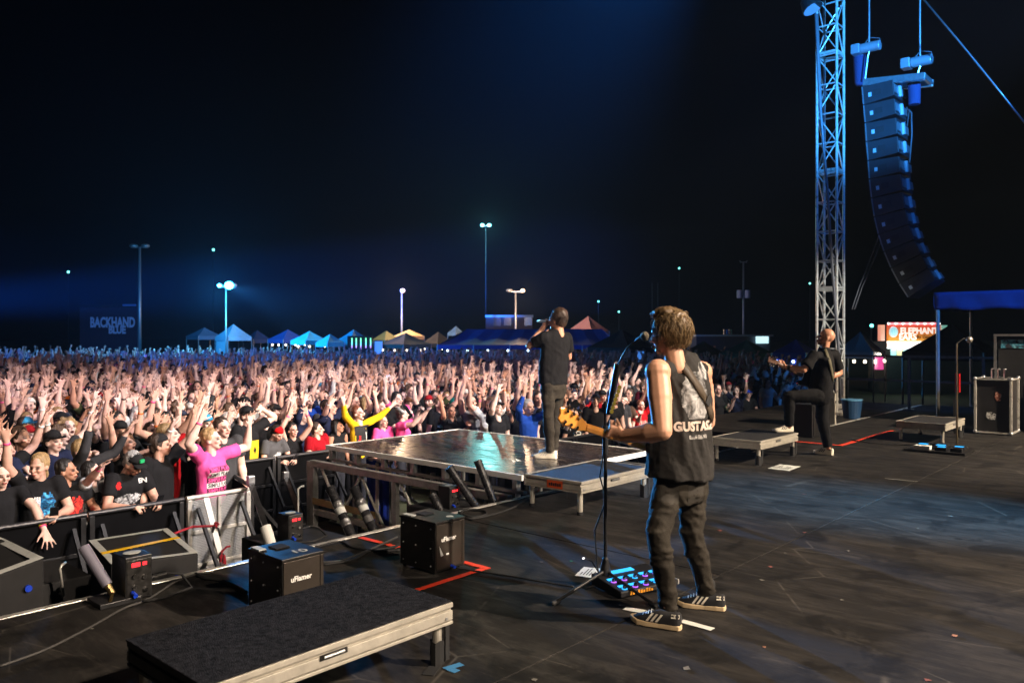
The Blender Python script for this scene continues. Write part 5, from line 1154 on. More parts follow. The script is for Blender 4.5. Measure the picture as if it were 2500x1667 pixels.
# ================================================================== truss tower
TC = V((16.62, 6.02)); S2 = .20; tw = T('truss_tower', 'tall square aluminium truss tower rising out of the picture', 'truss tower', (TC.x, TC.y, 0)); TOP = 9.6
for sx in (-1, 1):
    for sy in (-1, 1): MB().cyl((TC.x + sx * S2, TC.y + sy * S2, .06), (TC.x + sx * S2, TC.y + sy * S2, TOP), .026, n=10).build('chord', ALU, tw, smooth=False)
faces = [((-1, -1), (1, -1)), ((1, -1), (1, 1)), ((1, 1), (-1, 1)), ((-1, 1), (-1, -1))]
cell = .60; nb = int((TOP - .2) / cell)
for fi, (p, q) in enumerate(faces):
    A = V((TC.x + p[0] * S2, TC.y + p[1] * S2, 0)); B = V((TC.x + q[0] * S2, TC.y + q[1] * S2, 0))
    for k_ in range(nb + 1):
        z = .12 + k_ * cell; MB().cyl(A + UP * z, B + UP * z, .016, n=7).build('cross_bar', ALU, tw)
        if k_ % 4 == 0: MB().beam(A + UP * (z + .05), B + UP * (z + .05), .02, .05).build('splice_plate', ALU, tw)
        if k_ < nb:
            a_, b_ = (A, B) if (k_ + fi) % 2 else (B, A); MB().cyl(a_ + UP * z, b_ + UP * (z + cell), .014, n=7).build('diagonal', ALU, tw)
MB().box((TC.x - .35, TC.y - .35, -.010), (TC.x + .35, TC.y + .35, .055)).build('base_plate', ALU, tw, bev=.006)
fx = at(1978, 12, 15.6); t = T('stage_light', 'round stage light fixture hanging beside the tower at the top edge', 'stage light', fx)
MB().cyl(fx + V((-.0, -.05, -.10)), fx + V((.0, .05, .12)), .20, .15, n=20).build('housing', BLK, t, bev=.01); MB().cyl(fx + V((0, -.052, -.103)), fx + V((0, -.05, -.099)), .18, n=20).build('lens', M('led_lens', (.1, .2, .3), .15, emit=(.15, .5, 1), es=.25), t)
MB().beam(fx + UP * .1, fx + UP * .55, .3, .03).build('yoke', DARKM, t); MB().beam(fx + UP * .55, V((TC.x - S2, TC.y, fx.z + .55)), .04, .04).build('arm', DARKM, t)
def wire(lbl, pts, r, m_=RUB, cat='cable'):
    return tag(MB().tube(pts, r, 6).build('hanging_cable', m_, None, smooth=True), lbl, cat, 'cables on the tower')
CB = M('cable_sheath', (.10, .10, .11), .5)
wire('cable bundle hanging from the stage light down the left of the tower', [at(1992, 35, 15.7), at(1996, 130, 15.7), at(2002, 260, 15.75), at(2012, 380, 15.8), at(2020, 470, 15.85), at(2028, 600, 15.9), at(2040, 760, 15.9), at(2048, 860, 15.9), at(2052, 985, 15.9)], .030, CB)
wire('thin cable hanging beside the bundle left of the tower', [at(1996, 35, 15.75), at(2001, 150, 15.75), at(2006, 280, 15.75), at(2014, 400, 15.8), at(2024, 520, 15.85), at(2036, 690, 15.9), at(2046, 830, 15.9)], .014, CB)
wire('long cable running from the loudspeaker hang to the tower, left one', [at(2214, 262, 17.0), at(2196, 400, 16.9), at(2165, 520, 16.8), at(2130, 620, 16.7), at(2098, 700, 16.5), at(2080, 755, 16.3)], .012, CB)
wire('long cable running from the loudspeaker hang to the tower, right one', [at(2220, 268, 17.0), at(2200, 410, 16.9), at(2172, 530, 16.8), at(2138, 625, 16.7), at(2105, 700, 16.5), at(2086, 755, 16.3)], .012, CB)
wire('diagonal guy wire crossing the top right corner', [at(2255, 0, 15.0), at(2340, 100, 14.6), at(2420, 198, 14.3), at(2505, 305, 14.0)], .016, M('steel_wire', (.3, .3, .32), .4, .8), 'wire')
# ================================================================== line array
AX = onX(2106, 215, 16.95); dA = project(AX)[2]
la = T('line_array', 'curved hang of twelve loudspeaker cabinets beside the tower', 'loudspeaker', AX)
LAB = M('array_black', (.018, .019, .022), .5, var=.15); LAG = M('array_rear_metal', (.30, .32, .34), .35, .7)
# front-left edge pixel path of the twelve cabinets
path = [(2103, 212), (2107, 257), (2111, 301), (2114, 347), (2118, 393), (2121, 438), (2126, 484), (2133, 530), (2143, 573), (2157, 615), (2174, 655), (2194, 693), (2216, 727)]
CW, CD = .74, .60
for i in range(12):
    a = onX(path[i][0], path[i][1], 16.95); b_ = onX(path[i + 1][0], path[i + 1][1], 16.95); up = (a - b_); hgt = up.length; up.normalize()
    bk_ = V((0, -up.z, up.y)); bk_ = bk_ if bk_.y < 0 else -bk_        # towards the rear (upstage)
    g_ = .005; h = hgt - g_; o = b_ + up * g_ * .5
    def q(x, y, z): return o + V((x, 0, 0)) + bk_ * y + up * z
    tp_ = .032   # trapezoid: rear shorter than front
    vs = [q(0, 0, 0), q(CW, 0, 0), q(CW, CD, tp_), q(0, CD, tp_), q(0, 0, h), q(CW, 0, h), q(CW, CD, h - tp_), q(0, CD, h - tp_)]
    cb = MB().add(vs, [(0, 3, 2, 1), (4, 5, 6, 7), (0, 1, 5, 4), (1, 2, 6, 5), (2, 3, 7, 6), (3, 0, 4, 7)]).build('cabinet', LAB, la, bev=.008)
    MB().prism([q(-.004, .0, .01), q(-.004, .025, .01), q(-.004, .025, h - .01), q(-.004, .0, h - .01)], V((-.006, 0, 0))).build('rigging_plate', LAG, cb)
    MB().prism([q(-.001, .22, h * .34), q(-.001, .36, h * .34), q(-.001, .36, h * .66), q(-.001, .22, h * .66)], V((-.004, 0, 0))).build('handle_recess', BLKM, cb)
    MB().prism([q(-.002, .12, h * .34), q(-.002, .18, h * .34), q(-.002, .18, h * .56), q(-.002, .12, h * .56)], V((-.008, 0, 0))).build('rigging_pin', M('pin_bright', (.75, .8, .82), .3, .5), cb)
    MB().prism([q(.04, CD + .002, h * .28), q(.30, CD + .002, h * .28), q(.30, CD + .002, h * .72), q(.04, CD + .002, h * .72)], bk_ * .012).build('rear_panel', LAG, cb)
    MB().prism([q(.44, CD + .002, h * .30), q(.70, CD + .002, h * .30), q(.70, CD + .002, h * .70), q(.44, CD + .002, h * .70)], bk_ * .03).build('rear_panel', LAG, cb)
    MB().prism([q(.33, CD + .002, h * .2), q(.40, CD + .002, h * .2), q(.40, CD + .002, h * .8), q(.33, CD + .002, h * .8)], bk_ * .05).build('rear_hinge', MATS['pin_bright'], cb)
a = onX(2100, 205, 16.95); c = onX(2262, 190, 16.95)
fr = T('rigging_frame', 'pale blue-lit steel frame carrying the loudspeaker hang', 'rigging frame', a)
for x in (.08, CW - .08): MB().beam(onX(2104, 200, 16.95) + V((x, 0, 0)), onX(2256, 184, 16.95) + V((x, 0, 0)), .06, .14).build('beam', STEEL, fr, bev=.006)
for s_ in (0., .5, 1.): p_ = onX(2106, 200, 16.95).lerp(onX(2252, 184, 16.95), s_); MB().beam(p_ + V((.115, 0, 0)), p_ + V((CW - .115, 0, 0)), .06, .10).build('cross_beam', STEEL, fr)
HOI = M('hoist_blue', (.35, .37, .40), .4, .5)
def hoist(lbl, px, py, pend):
    p = onX(px, py, 17.3); t = T('chain_hoist', lbl, 'hoist', p, 'chain hoists above the loudspeakers')
    MB().cyl(p + V((0, .16, 0)), p + V((0, -.22, 0)), .10, n=18).build('motor', HOI, t, bev=.015); MB().box((p.x - .12, p.y + .165, p.z - .10), (p.x + .12, p.y + .34, p.z + .10)).build('gearbox', HOI, t, bev=.015)
    MB().cyl(p + UP * .10, V((p.x, p.y, 9.9)), .018, n=8).build('chain', STEEL, t)
    MB().tube([p + UP * .08 + V((0, .1, 0)), p + UP * .2, p + UP * .14 + V((0, -.2, 0)), p + V((0, -.24, 0))], .010, 6).build('cable_loop', CB, t)
    MB().tube([p - UP * .10, p - UP * .2 + V((0, .03, 0)), onX(*pend, 17.3)], .018, 6).build('hook', STEEL, t)
    return t
hoist('chain hoist motor nearer the tower above the loudspeaker hang', 2122, 116, (2112, 196)); hoist('chain hoist motor at the rear end of the rigging frame', 2246, 150, (2240, 182))
p = onX(2098, 172, 17.5); t = T('chain_bag', 'blue fabric chain bag hanging between the tower and the loudspeakers', 'bag', p); MB().cap(p + UP * .30, p - UP * .25, .13, .10).build('bag', M('bag_fabric', RGB(40, 50, 90), .9, bump=.5, bscale=12), t, smooth=True); MB().cyl(p + UP * .36, p + UP * .41, .135, n=16).build('rim', DARKM, t)
p = onX(2232, 232, 17.4); t = T('chain_bag', 'dark cylinder chain bag below the rear hoist', 'bag', p); MB().cyl(p + UP * .20, p - UP * .20, .12, .11, n=16).build('bag', MATS['bag_fabric'], t, bev=.02); MB().cyl(p + UP * .20, p + UP * .23, .125, n=16).build('rim', DARKM, t)
wire('cable loop behind the loudspeaker hang', [at(2212, 265, 17.6), at(2225, 275, 17.6), at(2226, 330, 17.6), at(2220, 400, 17.6), at(2222, 470, 17.6), at(2224, 520, 17.6)], .016, CB)

# ================================================================== background: lamps, tents, booths
def lampglass(name, col, es): return M(name, (1, 1, 1), .4, emit=col, es=es)
def point(parent, loc, w, col, r=.1):
    l = bpy.data.lights.new('bulb', 'POINT'); l.energy = w; l.color = col; l.shadow_soft_size = r; o = bpy.data.objects.new('bulb', l); COL.objects.link(o); o.location = loc
    o.parent = parent; o.matrix_parent_inverse = Matrix.Translation(-parent.location); return o
POLE = M('lamp_pole_grey', (.30, .31, .32), .45, .6)
def post(lbl, px, py_top, d, heads, r=.09, lightw=0, lc=(1, .8, .6), pm=None):
    top = at(px, py_top, d); base = V((top.x, top.y, GZ)); t = T('lamp_post', lbl, 'lamp post', base, 'lamp posts behind the crowd')
    MB().cyl(base, top, r, r * .6, n=10).build('pole', pm or POLE, t, smooth=True); MB().box((base.x - .25, base.y - .25, GZ), (base.x + .25, base.y + .25, GZ + .4)).build('footing', RUST, t)
    w_ = max(abs(h[0]) for h in heads); MB().beam(top + RT * -max(.1, w_), top + RT * max(.1, w_), .08, .08).build('cross_arm', POLE, t)
    for u, s_, m_ in heads:
        c = top + RT * u + UP * .1
        hd_ = MB().ell(c, (.24 * s_, .24 * s_, .13 * s_)).build('lamp_head', POLE, t, smooth=True)
        if m_: MB().ell(c - FW * .16 * s_ - UP * .03, (.17 * s_, .17 * s_, .15 * s_)).build('lamp_glass', m_, hd_, smooth=True)
    if lightw: point(t, top + RT * heads[-1][0] - FW * 2.6 - UP * .4, lightw, lc, .25)
    return t
LW = lampglass('lamp_warm', (1.0, .50, .22), 6); LB = lampglass('lamp_ice_blue', (.035, .55, 1.0), 28); LC_ = lampglass('lamp_cyan', (.16, .95, .88), 5)
post('tall unlit lamp post with a double head behind the left crowd', 341, 604, 60, ((-.45, 1.3, None), (.45, 1.3, None)), .16)
fp = post('lamp post with a dazzling ice-blue floodlight', 552, 700, 52, ((-.38, .8, LB), (.30, 1.7, LB)), .07, 6000, (.05, .42, 1))
for tgt, w, size in (((7.12, 6.9, 1.1), 300000, 3.6), ((5.0, 4.0, .2), 7000, 26)):      # narrow added spot for the singer's blue rim, then its wide stage beam
    q = spot('floodlight_and_rim_beam', at(560, 700, 51.2), tgt, w, (.06, .38, 1.0), size, .6, .25); q.parent = fp; q.matrix_parent_inverse = Matrix.Translation(-fp.location)
post('lamp post with a single warm lit lamp', 981, 712, 62, ((.0, .01, None), (.08, 1.0, LW)), .10, 1800, (1, .65, .4))
post('double lamp post with only its right warm lamp lit', 1259, 712, 62, ((-.5, 1.1, None), (.55, .9, LW)), .11, 1800, (1, .65, .4))
post('very tall mast with a pair of cyan floodlights', 1186, 552, 95, ((-.42, 1.3, LC_), (.42, 1.3, LC_)), .05, 2500, (.3, 1, .95), M('mast_dark', (.03, .03, .035), .6))
t = post('dark utility pole with two grey transformers', 1815, 640, 70, ((-.3, .3, None), (.3, .3, None)), .12)
for s_ in (-.35, .35): p_ = at(1815, 718, 70) + RT * s_; MB().cyl(p_ - UP * .35, p_ + UP * .35, .24, n=14).build('transformer', M('transformer_grey', (.35, .38, .42), .5), t, bev=.03)
for lbl, px, py, d, s_, m_ in (('tiny pale green light on a far mast at the left', 167, 664, 130, .8, LC_), ('tiny pale light on a far mast above the blue floodlight', 521, 610, 130, .8, LC_), ('tiny green light on a far mast right of the singer', 1658, 655, 130, .6, LC_), ('tiny white light on a far mast left of the truss tower', 1977, 692, 130, .6, LC_), ('tiny greenish light on a far mast above the pink tent', 1461, 736, 120, .55, LC_), ('tiny greenish light on a far mast left of the guitarist\'s head', 1511, 761, 120, .55, LC_), ('small white light on a short mast left of the food booth', 2128, 795, 60, .55, LC_)):
    p_ = at(px, py, d); t = T('light_mast', lbl, 'mast light', V((p_.x, p_.y, GZ))); MB().cyl(V((p_.x, p_.y, GZ)), p_, .07, .05, n=6).build('mast', M('mast_dark', (.05, .05, .06), .6), t); MB().ell(p_, (.24 * s_,) * 3, n=10).build('lamp_glass', m_, t, smooth=True)
for px, py in ((1592, 690), (1606, 690)):
    p_ = at(px, py, 100); o = T('light_mast', 'thin dark bare mast behind the guitarist, %s of two' % ('left' if px < 1600 else 'right'), 'mast', V((p_.x, p_.y, GZ))); MB().cyl(V((p_.x, p_.y, GZ)), p_, .08, .05, n=6).build('mast', MATS['mast_dark'], o)
# tents
def tent(lbl, pl, pr, ya, ye, d, col, rows=1, val=.28, lights=0, lc=None, apx=None, walls=None, dim=1.):
    """pyramid tent: eave pixel span pl..pr at ye, apex at ya"""
    cx = (pl + pr) / 2; c = at(cx, ye, d); W_ = (pr - pl) / FPX * d / 1.36; hw = W_ / 2; ze = c.z; za = at(cx, ya, d).z
    m = M('canvas_' + '_'.join('%d' % (v * 255) for v in col), col, .75, var=.12, vscale=.8, bump=.15, bscale=3)
    t = T('market_tent', lbl, 'tent', (c.x, c.y, GZ), 'tents behind the crowd'); rs = MB(); ap = V((c.x, c.y, za))
    if apx: ap = ap + RT * ((apx - cx) / FPX * d)
    P = [V((c.x - hw, c.y - hw, ze)), V((c.x + hw, c.y - hw, ze)), V((c.x + hw, c.y + hw, ze)), V((c.x - hw, c.y + hw, ze))]
    nseg = 6
    for k_ in range(4):
        a, b_ = P[k_], P[(k_ + 1) % 4]; vs = []; fs = []
        for j in range(nseg + 1):
            s_ = j / nseg; sag = -.10 * math.sin(math.pi * s_) * (za - ze)
            vs += [a.lerp(ap, s_) + UP * sag * .3, ((a + b_) / 2).lerp(ap, s_) + UP * sag, b_.lerp(ap, s_) + UP * sag * .3]
        for j in range(nseg): fs += [(3 * j, 3 * j + 1, 3 * j + 4, 3 * j + 3), (3 * j + 1, 3 * j + 2, 3 * j + 5, 3 * j + 4)]
        rs.add(vs, fs)
    rs.build('roof', m, t, smooth=False)
    v = MB()
    for k_ in range(4): a, b_ = P[k_], P[(k_ + 1) % 4]; v.add([a, b_, b_ - UP * val, a - UP * val], [(0, 1, 2, 3)])
    vo = v.build('valance', m, t); vo.modifiers.new('s', 'SOLIDIFY').thickness = .02
    for p in P: MB().cyl(V((p.x, p.y, GZ)), p, .035, n=6).build('pole', POLE, t)
    if walls:
        a, b_ = P[0], P[3]; MB().prism([a + V((.05, .05, -val)), b_ + V((.05, -.05, -val)), V((b_.x + .05, b_.y - .05, GZ)), V((a.x + .05, a.y + .05, GZ))], V((.02, 0, 0))).build('side_wall', walls, t)
    if lights:
        m_ = lc or LWS
        for i in range(lights):
            s_ = (i + .5) / lights; p = P[0].lerp(P[3], s_) if i % 2 else P[0].lerp(P[1], s_); MB().ell(p - UP * (val + .12) , (.07, .07, .07), n=8).build('bulb', m_, t, smooth=True)
    return t
LWS = lampglass('string_light', (1, .85, .6), 7); LBS = lampglass('string_light_cool', (.7, .95, 1), 6)
tent('small dim blue tent left of the ice-blue floodlight pole', 458, 540, 799, 820, 60, RGB(70, 100, 125))
tent('pale blue tent directly below the ice-blue floodlight', 528, 612, 791, 822, 58, RGB(150, 190, 205), walls=M('tent_wall_pale', RGB(170, 215, 225), .7))
tent('dark navy tent right of the floodlight pole', 596, 660, 806, 828, 60, RGB(25, 40, 70))
tent('royal blue tent with warm string lights left of the turquoise ones', 657, 748, 804, 828, 58, RGB(45, 72, 135), lights=5)
tent('bright turquoise tent with string lights', 712, 800, 808, 831, 54, RGB(80, 200, 215), lights=3)
tent('small turquoise tent between two bigger turquoise tents', 772, 840, 815, 836, 52, RGB(70, 205, 215))
tent('teal tent behind the black light-bar wall', 815, 912, 804, 836, 54, RGB(45, 140, 165))
tent('olive green tent left of the cream tent', 908, 978, 807, 830, 58, RGB(110, 110, 50), lights=1)
tent('cream tent under the single warm lamp', 962, 1034, 804, 820, 61, RGB(205, 175, 130))
tent('dark teal tent in front of the cream tent', 930, 1050, 812, 840, 55, RGB(25, 70, 85), lights=4)
tent('black tent left of the big blue marquee', 1030, 1110, 810, 838, 60, RGB(12, 12, 16), lights=2)
tent('small white tent peeking above the big blue marquee', 1094, 1132, 796, 812, 72, RGB(190, 225, 225))
tent('pink lit tent with tall peak behind the singer', 1386, 1486, 771, 808, 66, RGB(210, 150, 130))
tent('black tent with printed valance left of the guitarist\'s head', 1436, 1600, 803, 848, 44, RGB(12, 14, 22))
tent('dark green tent left of the bald guitarist', 1758, 1888, 829, 862, 40, RGB(20, 75, 50))
tent('dark green tent behind the guitarist\'s shoulder', 1672, 1762, 832, 858, 44, RGB(15, 50, 38))
tent('navy tent with blue side wall behind the bald guitarist', 1886, 2000, 828, 860, 36, RGB(25, 40, 130), lights=4, lc=LBS, walls=M('blue_wall', RGB(30, 55, 190), .6))
tent('white tent with warm string lights right of the truss tower', 2040, 2160, 809, 858, 34, RGB(165, 175, 195), lights=7)
tent('black tent with steep slope in front of the lit food booth', 2205, 2440, 790, 858, 26, RGB(8, 8, 9))
# big blue marquee
m = M('marquee_blue', RGB(45, 78, 145), .6, var=.15, vscale=.6, bump=.3, bscale=2); d = 46
L0, L1 = at(1068, 842, d), at(1510, 842, d); R0, R1 = at(1140, 803, d + 4), at(1470, 803, d + 4)
t = T('marquee', 'long royal blue marquee behind the singer', 'marquee', V((at(1290, 842, d).x, at(1290, 842, d).y, GZ)))
mb = MB(); nx = 14; vs = []; fs = []
for i in range(nx + 1):
    s_ = i / nx
    for j in range(5): q_ = j / 4; p_ = L0.lerp(L1, s_).lerp(R0.lerp(R1, s_), q_); vs.append(p_ + UP * (-.10 * math.sin(q_ * math.pi) - .05 * math.sin(s_ * math.pi * 7) ** 2))
for i in range(nx):
    for j in range(4): fs.append((i * 5 + j, i * 5 + j + 1, (i + 1) * 5 + j + 1, (i + 1) * 5 + j))
mb.add(vs, fs); off = FW * 8
mb.add([R0, R1, R1 + off * .5 - UP * .9, R0 + off * .5 - UP * .9], [(0, 1, 2, 3)]); mb.add([L0, R0, R0 + off * .5 - UP * .9], [(0, 1, 2)]); mb.add([L1, R1, R1 + off * .5 - UP * .9], [(0, 1, 2)])
mb.build('roof', m, t, smooth=False); vo = MB().prism([L0, L1, L1 - UP * .25, L0 - UP * .25], -FW * .03).build('valance', m, t)
for i in range(6): p_ = L0.lerp(L1, i / 5); MB().cyl(V((p_.x, p_.y, GZ)), p_, .05, n=8).build('pole', POLE, t)
for i in range(9): p_ = L0.lerp(L1, (i + .5) / 9) - UP * .32; MB().ell(p_, (.06,) * 3, n=8).build('bulb', LBS, t, smooth=True)
# light-bar wall, screens
def panel(name, lbl, cat, px0, px1, py0, py1, d, m_, th=.3):
    a = at(px0, py1, d); b_ = at(px1, py1, d); z1 = at(px0, py0, d).z; t = T(name, lbl, cat, V(((a.x + b_.x) / 2, (a.y + b_.y) / 2, GZ)))
    o = MB().prism([V((a.x, a.y, GZ)), V((b_.x, b_.y, GZ)), V((b_.x, b_.y, z1)), V((a.x, a.y, z1))], FW * th).build('panel', m_, t); return t, o
t, o = panel('light_bar_wall', 'black booth wall with five coloured vertical light bars', 'light wall', 848, 908, 820, 862, 50, BLKM)
for i, px in enumerate((859.5, 870, 881, 893.5, 905)):
    for j, (c_, y0, y1) in enumerate((((.2, 1, .35), 825, 835), ((.15, .8, .8), 835, 843), ((.45, .25, 1), 843, 852 - 3 * (i % 2)))):
        a = at(px - 1, y1, 49.9); b_ = at(px + 1, y0, 49.9); MB().prism([a, a + RT * .055, V((a.x, a.y, b_.z)) + RT * .055, V((a.x, a.y, b_.z))], -FW * .05).build('light_bar', lampglass('bar_%d' % j, c_, 2.2), t)
SCR = print_mat('screen_picture', (.02, .05, .2), (.1, .3, .9), (.4, .7, 1), 1.2)
for lbl, px0, px1, py0, py1, d in (('small blue lit screen right of the light-bar wall', 915, 933, 833, 856, 49), ('blue lit poster screen between the singer and the guitarist', 1557, 1572, 857, 884, 40)):
    t, o = panel('poster_screen', lbl, 'screen', px0, px1, py0, py1, d, lampglass('screen_blue', (.06, .28, .95), .7), .12); MB().beam(at(px0, py0 - 1, d) - FW * .01, at(px1, py0 - 1, d) - FW * .01, .1, .06).build('frame', BLK, t)
# far building and trailer
t, o = panel('far_building', 'low brownish building block behind the marquee', 'building', 1186, 1300, 773, 812, 85, M('brick_dim', RGB(95, 70, 70), .9, var=.2, vscale=.6), 8)
MB().beam(at(1185, 772, 85), at(1302, 772, 85), .6, .25).build('roof_edge', RUST, t)
for px in (1205, 1230, 1280): a = at(px, 795, 84.95); MB().prism([a, a + RT * .8, a + RT * .8 + UP * .9, a + UP * .9], -FW * .05).build('window', M('dark_glass', (.02, .03, .05), .2), t)
t, o = panel('food_trailer', 'dark food trailer with bright roof edge behind the green tents', 'trailer', 1700, 1880, 820, 862, 55, M('trailer_dark', (.05, .06, .09), .4), 3)
MB().beam(at(1695, 819, 55), at(1882, 819, 55), 1., .12).build('roof_edge', M('trailer_edge', (.5, .65, .75), .4, .4), t)
for px in (1770, 1782): MB().cyl(at(px, 818, 55), at(px, 804, 55), .14, n=10).build('roof_vent', CHROME, t)
a = at(1845, 838, 54.8); MB().prism([a, a + RT * .85, a + RT * .85 + UP * .5, a + UP * .5], -FW * .1).build('lit_window', lampglass('trailer_light', (.6, .95, 1), 1.2), t)
# far stage with banner
t, o = panel('far_stage_backdrop', 'dark far stage backdrop with large blue letters at left', 'stage', 195, 336, 748, 850, 75, M('banner_navy', (.012, .02, .05), .8), .3)
LT = M('banner_letters', RGB(190, 220, 245), .7)
lettering('banner_lettering', 'BACKHAND', 1.28, at(275, 788, 74.9), RT, UP, LT, t, .06, None, .60); lettering('banner_lettering', 'BLUE', .95, at(286, 806, 74.9), RT, UP, LT, t, .05, None, .75)
MB().beam(at(195, 747, 74.8), at(336, 747, 74.8), .4, .3).build('roof_truss', DARKM, t)
a = at(300, 745, 73); MB().box((-.6, -.05, -.09), (.6, .05, .09), 0, Matrix.Translation(a + RT * .6) @ Matrix.Rotation(-TH, 4, 'Z')).build('light_strip', M('strip_blue', RGB(90, 140, 200), .5), t)
# food booth
d = 38
t, o = panel('food_booth', 'brightly lit food booth with a red and orange ELEPHANT EARS sign', 'booth', 2165, 2296, 834, 905, d + .4, M('booth_wall', RGB(14, 34, 38), .6), 2.)
a = at(2168, 834, d); b_ = at(2296, 836, d); c_ = at(2296, 793, d); e_ = at(2168, 791, d)
m = bpy.data.materials.new('sign_face'); m.use_nodes = True; n = m.node_tree.nodes; L = m.node_tree.links.new; tc = n.new('ShaderNodeTexCoord'); sp_ = n.new('ShaderNodeSeparateXYZ'); L(tc.outputs['Generated'], sp_.inputs[0]); r = n.new('ShaderNodeValToRGB'); L(sp_.outputs['Z'], r.inputs[0])
r.color_ramp.elements[0].color = (.9, .42, .05, 1); r.color_ramp.elements[1].color = (.75, .06, .05, 1); p_ = n['Principled BSDF']; L(r.outputs[0], p_.inputs['Base Color']); L(r.outputs[0], p_.inputs['Emission Color']); p_.inputs['Emission Strength'].default_value = .42
sg = MB().prism([a, b_, c_, e_], FW * .15).build('sign', m, t)
WL = lampglass('sign_letter_white', (1, .96, .85), .9)
lettering('sign_lettering', 'ELEPHANT', .40, at(2244, 808, d - .02), RT, UP, WL, sg, .014, None, .95); lettering('sign_lettering', 'EARS', .40, at(2216, 823, d - .02), RT, UP, WL, sg, .014, None, .95)
lettering('sign_lettering', 'By George', .22, at(2262, 823, d - .02), RT, UP, M('sign_script', (.08, .02, .01), .5), sg, .004)
MB().ell(at(2181, 810, d - .03), (.20, .20, .26)).build('sign_emblem', lampglass('emblem_cyan', (.3, .8, .9), .8), sg)
for i in range(22): MB().ell(at(2169 + i * 5.9, 790, d - .05), (.06,) * 3, n=6).build('sign_bulb', lampglass('bulb_red', (1, .12, .15), 2.5) if i % 3 else lampglass('bulb_white', (1, .95, .9), 2.5), sg)
ms = MB().prism([at(2166, 846, d - .1), at(2260, 846, d - .1), at(2260, 837, d - .1), at(2166, 837, d - .1)], FW * .05).build('lower_sign', lampglass('lower_sign_face', (.85, .3, .05), .7), t); lettering('sign_lettering', 'ELEPHANT  EARS', .20, at(2212, 841.5, d - .13), RT, UP, WL, ms, .004)
for py in (835.5, 848.5): MB().beam(at(2166, py, d - .15), at(2258, py, d - .15), .08, .09).build('tube_light', lampglass('tube_white', (.95, 1, 1), 2.2), t)
MB().prism([at(2150, 832, d), at(2160, 832, d), at(2160, 793, d), at(2150, 793, d)], FW * .3).build('side_sign', lampglass('side_sign_orange', (.9, .25, .08), .8), t); MB().prism([at(2299, 828, d), at(2313, 828, d), at(2313, 794, d), at(2299, 794, d)], FW * .3).build('side_sign', lampglass('side_sign_teal', (.15, .5, .4), .6), t)
for i, (px0, px1, c_) in enumerate(((2175, 2188, (.15, .8, .8)), (2190, 2204, (.9, .75, .1)), (2206, 2220, (.15, .75, .75)))): MB().prism([at(px0, 868, d - .05), at(px1, 868, d - .05), at(px1, 852, d - .05), at(px0, 852, d - .05)], FW * .04).build('menu_panel', lampglass('menu_%d' % i, c_, .9), t)
point(t, at(2215, 860, d - 1.5), 40, (.75, 1, .9), .5)
p_ = at(2146, 885, 33); t = T('paper_lantern', 'glowing pink lantern under the white tent edge', 'lantern', p_); MB().cyl(p_ - UP * .28, p_ + UP * .28, .17, .15, n=14).build('shade', lampglass('lantern_pink', (1, .1, .4), .9), t); MB().ell(p_ + UP * .33, (.08,) * 3, n=8).build('bulb', LWS, t); MB().cyl(p_ + UP * .28, at(2146, 866, 33), .01, n=5).build('cord', RUB, t)
# ================================================================== crowd
PROTO = []
specs = [
    dict(arms=('vee', 'vee'), hair='short', mouth=1, bands=(-1,)), dict(arms=('high', 'high'), hair='long', f=1, mouth=1, bands=(1,)),
    dict(arms=('high', 'down'), hair='short', hat='cap', pitch=-.2), dict(arms=('reach', 'reach'), hair='pony', f=1, bands=(-1,)),
    dict(arms=('clap', 'clap'), hair='short', w=1.15, beard=(.25, .2, .17), mouth=1), dict(arms=('out', 'vee'), hair='curly', mouth=1, bands=(-1, 1)),
    dict(arms=('phone', 'high'), hair='longer', f=1), dict(arms=('fist', 'down'), hair='short', w=1.2, hat='cap', beard=(.3, .24, .2)),
    dict(arms=('high', 'reach'), hair='short', w=1.05, sleeve='none', bands=(1,)), dict(arms=('vee', 'high'), hair='bun', f=1, sleeve='none', mouth=1, bands=(-1,)),
    dict(arms=('down', 'bent'), hair='long', f=1), dict(arms=('vee', 'reach'), hair='bald', w=1.2, beard=(.4, .33, .3), mouth=1, bands=(1,)),
    dict(arms=('high', 'vee'), hair='short', hat='back', w=1.1), dict(arms=('reach', 'high'), hair='short', sleeve='long', mouth=1),
    dict(arms=('down', 'down'), hair='short', w=1.15, beard=(.3, .25, .2)), dict(arms=('bent', 'down'), hair='long', f=1), dict(arms=('down', 'bent'), hair='short', hat='cap'),
]
posew = ['both arms raised wide', 'both arms raised high', 'one arm raised', 'both arms reaching forward', 'hands together overhead', 'arms spread up', 'phone in one hand, one arm up', 'raised fist', 'bare arms raised', 'bare arms raised high', 'arms down', 'arms up', 'arms raised', 'arms reaching up', 'arms down', 'one hand up at chest', 'hand at chest']
hatw = {'cap': 'a cap', 'back': 'a backward cap'}
for i in range(14): specs.append(dict(specs[i], jit=i + 1, yaw=[.35, -.25, .1, -.4][i % 4], pitch=[-.2, -.05, -.3][i % 3])); posew.append(posew[i])
for i, sp in enumerate(specs):
    sp['seed'] = i * 3 + 1; sp.setdefault('pitch', -.12); sp.setdefault('yaw', [-.3, .15, -.1, .25, 0, -.2, .3][i % 7]); PROTO.append(human(sp, .0115))
SHIRTS = [('black', (.012, .012, .013), 18), ('charcoal', (.04, .04, .043), 4), ('navy', (.015, .02, .05), 2), ('white', (.6, .6, .58), 1.3), ('red', RGB(170, 25, 30), 1.2), ('grey', (.2, .2, .2), 2), ('pink', RGB(235, 95, 155), 1.0), ('blue', RGB(30, 70, 160), .9), ('olive', RGB(70, 75, 45), .8), ('orange', RGB(215, 110, 35), .5), ('maroon', RGB(85, 20, 35), .8), ('teal', RGB(35, 120, 115), .5), ('yellow', RGB(225, 185, 40), .3), ('brown', RGB(85, 60, 45), .7)]
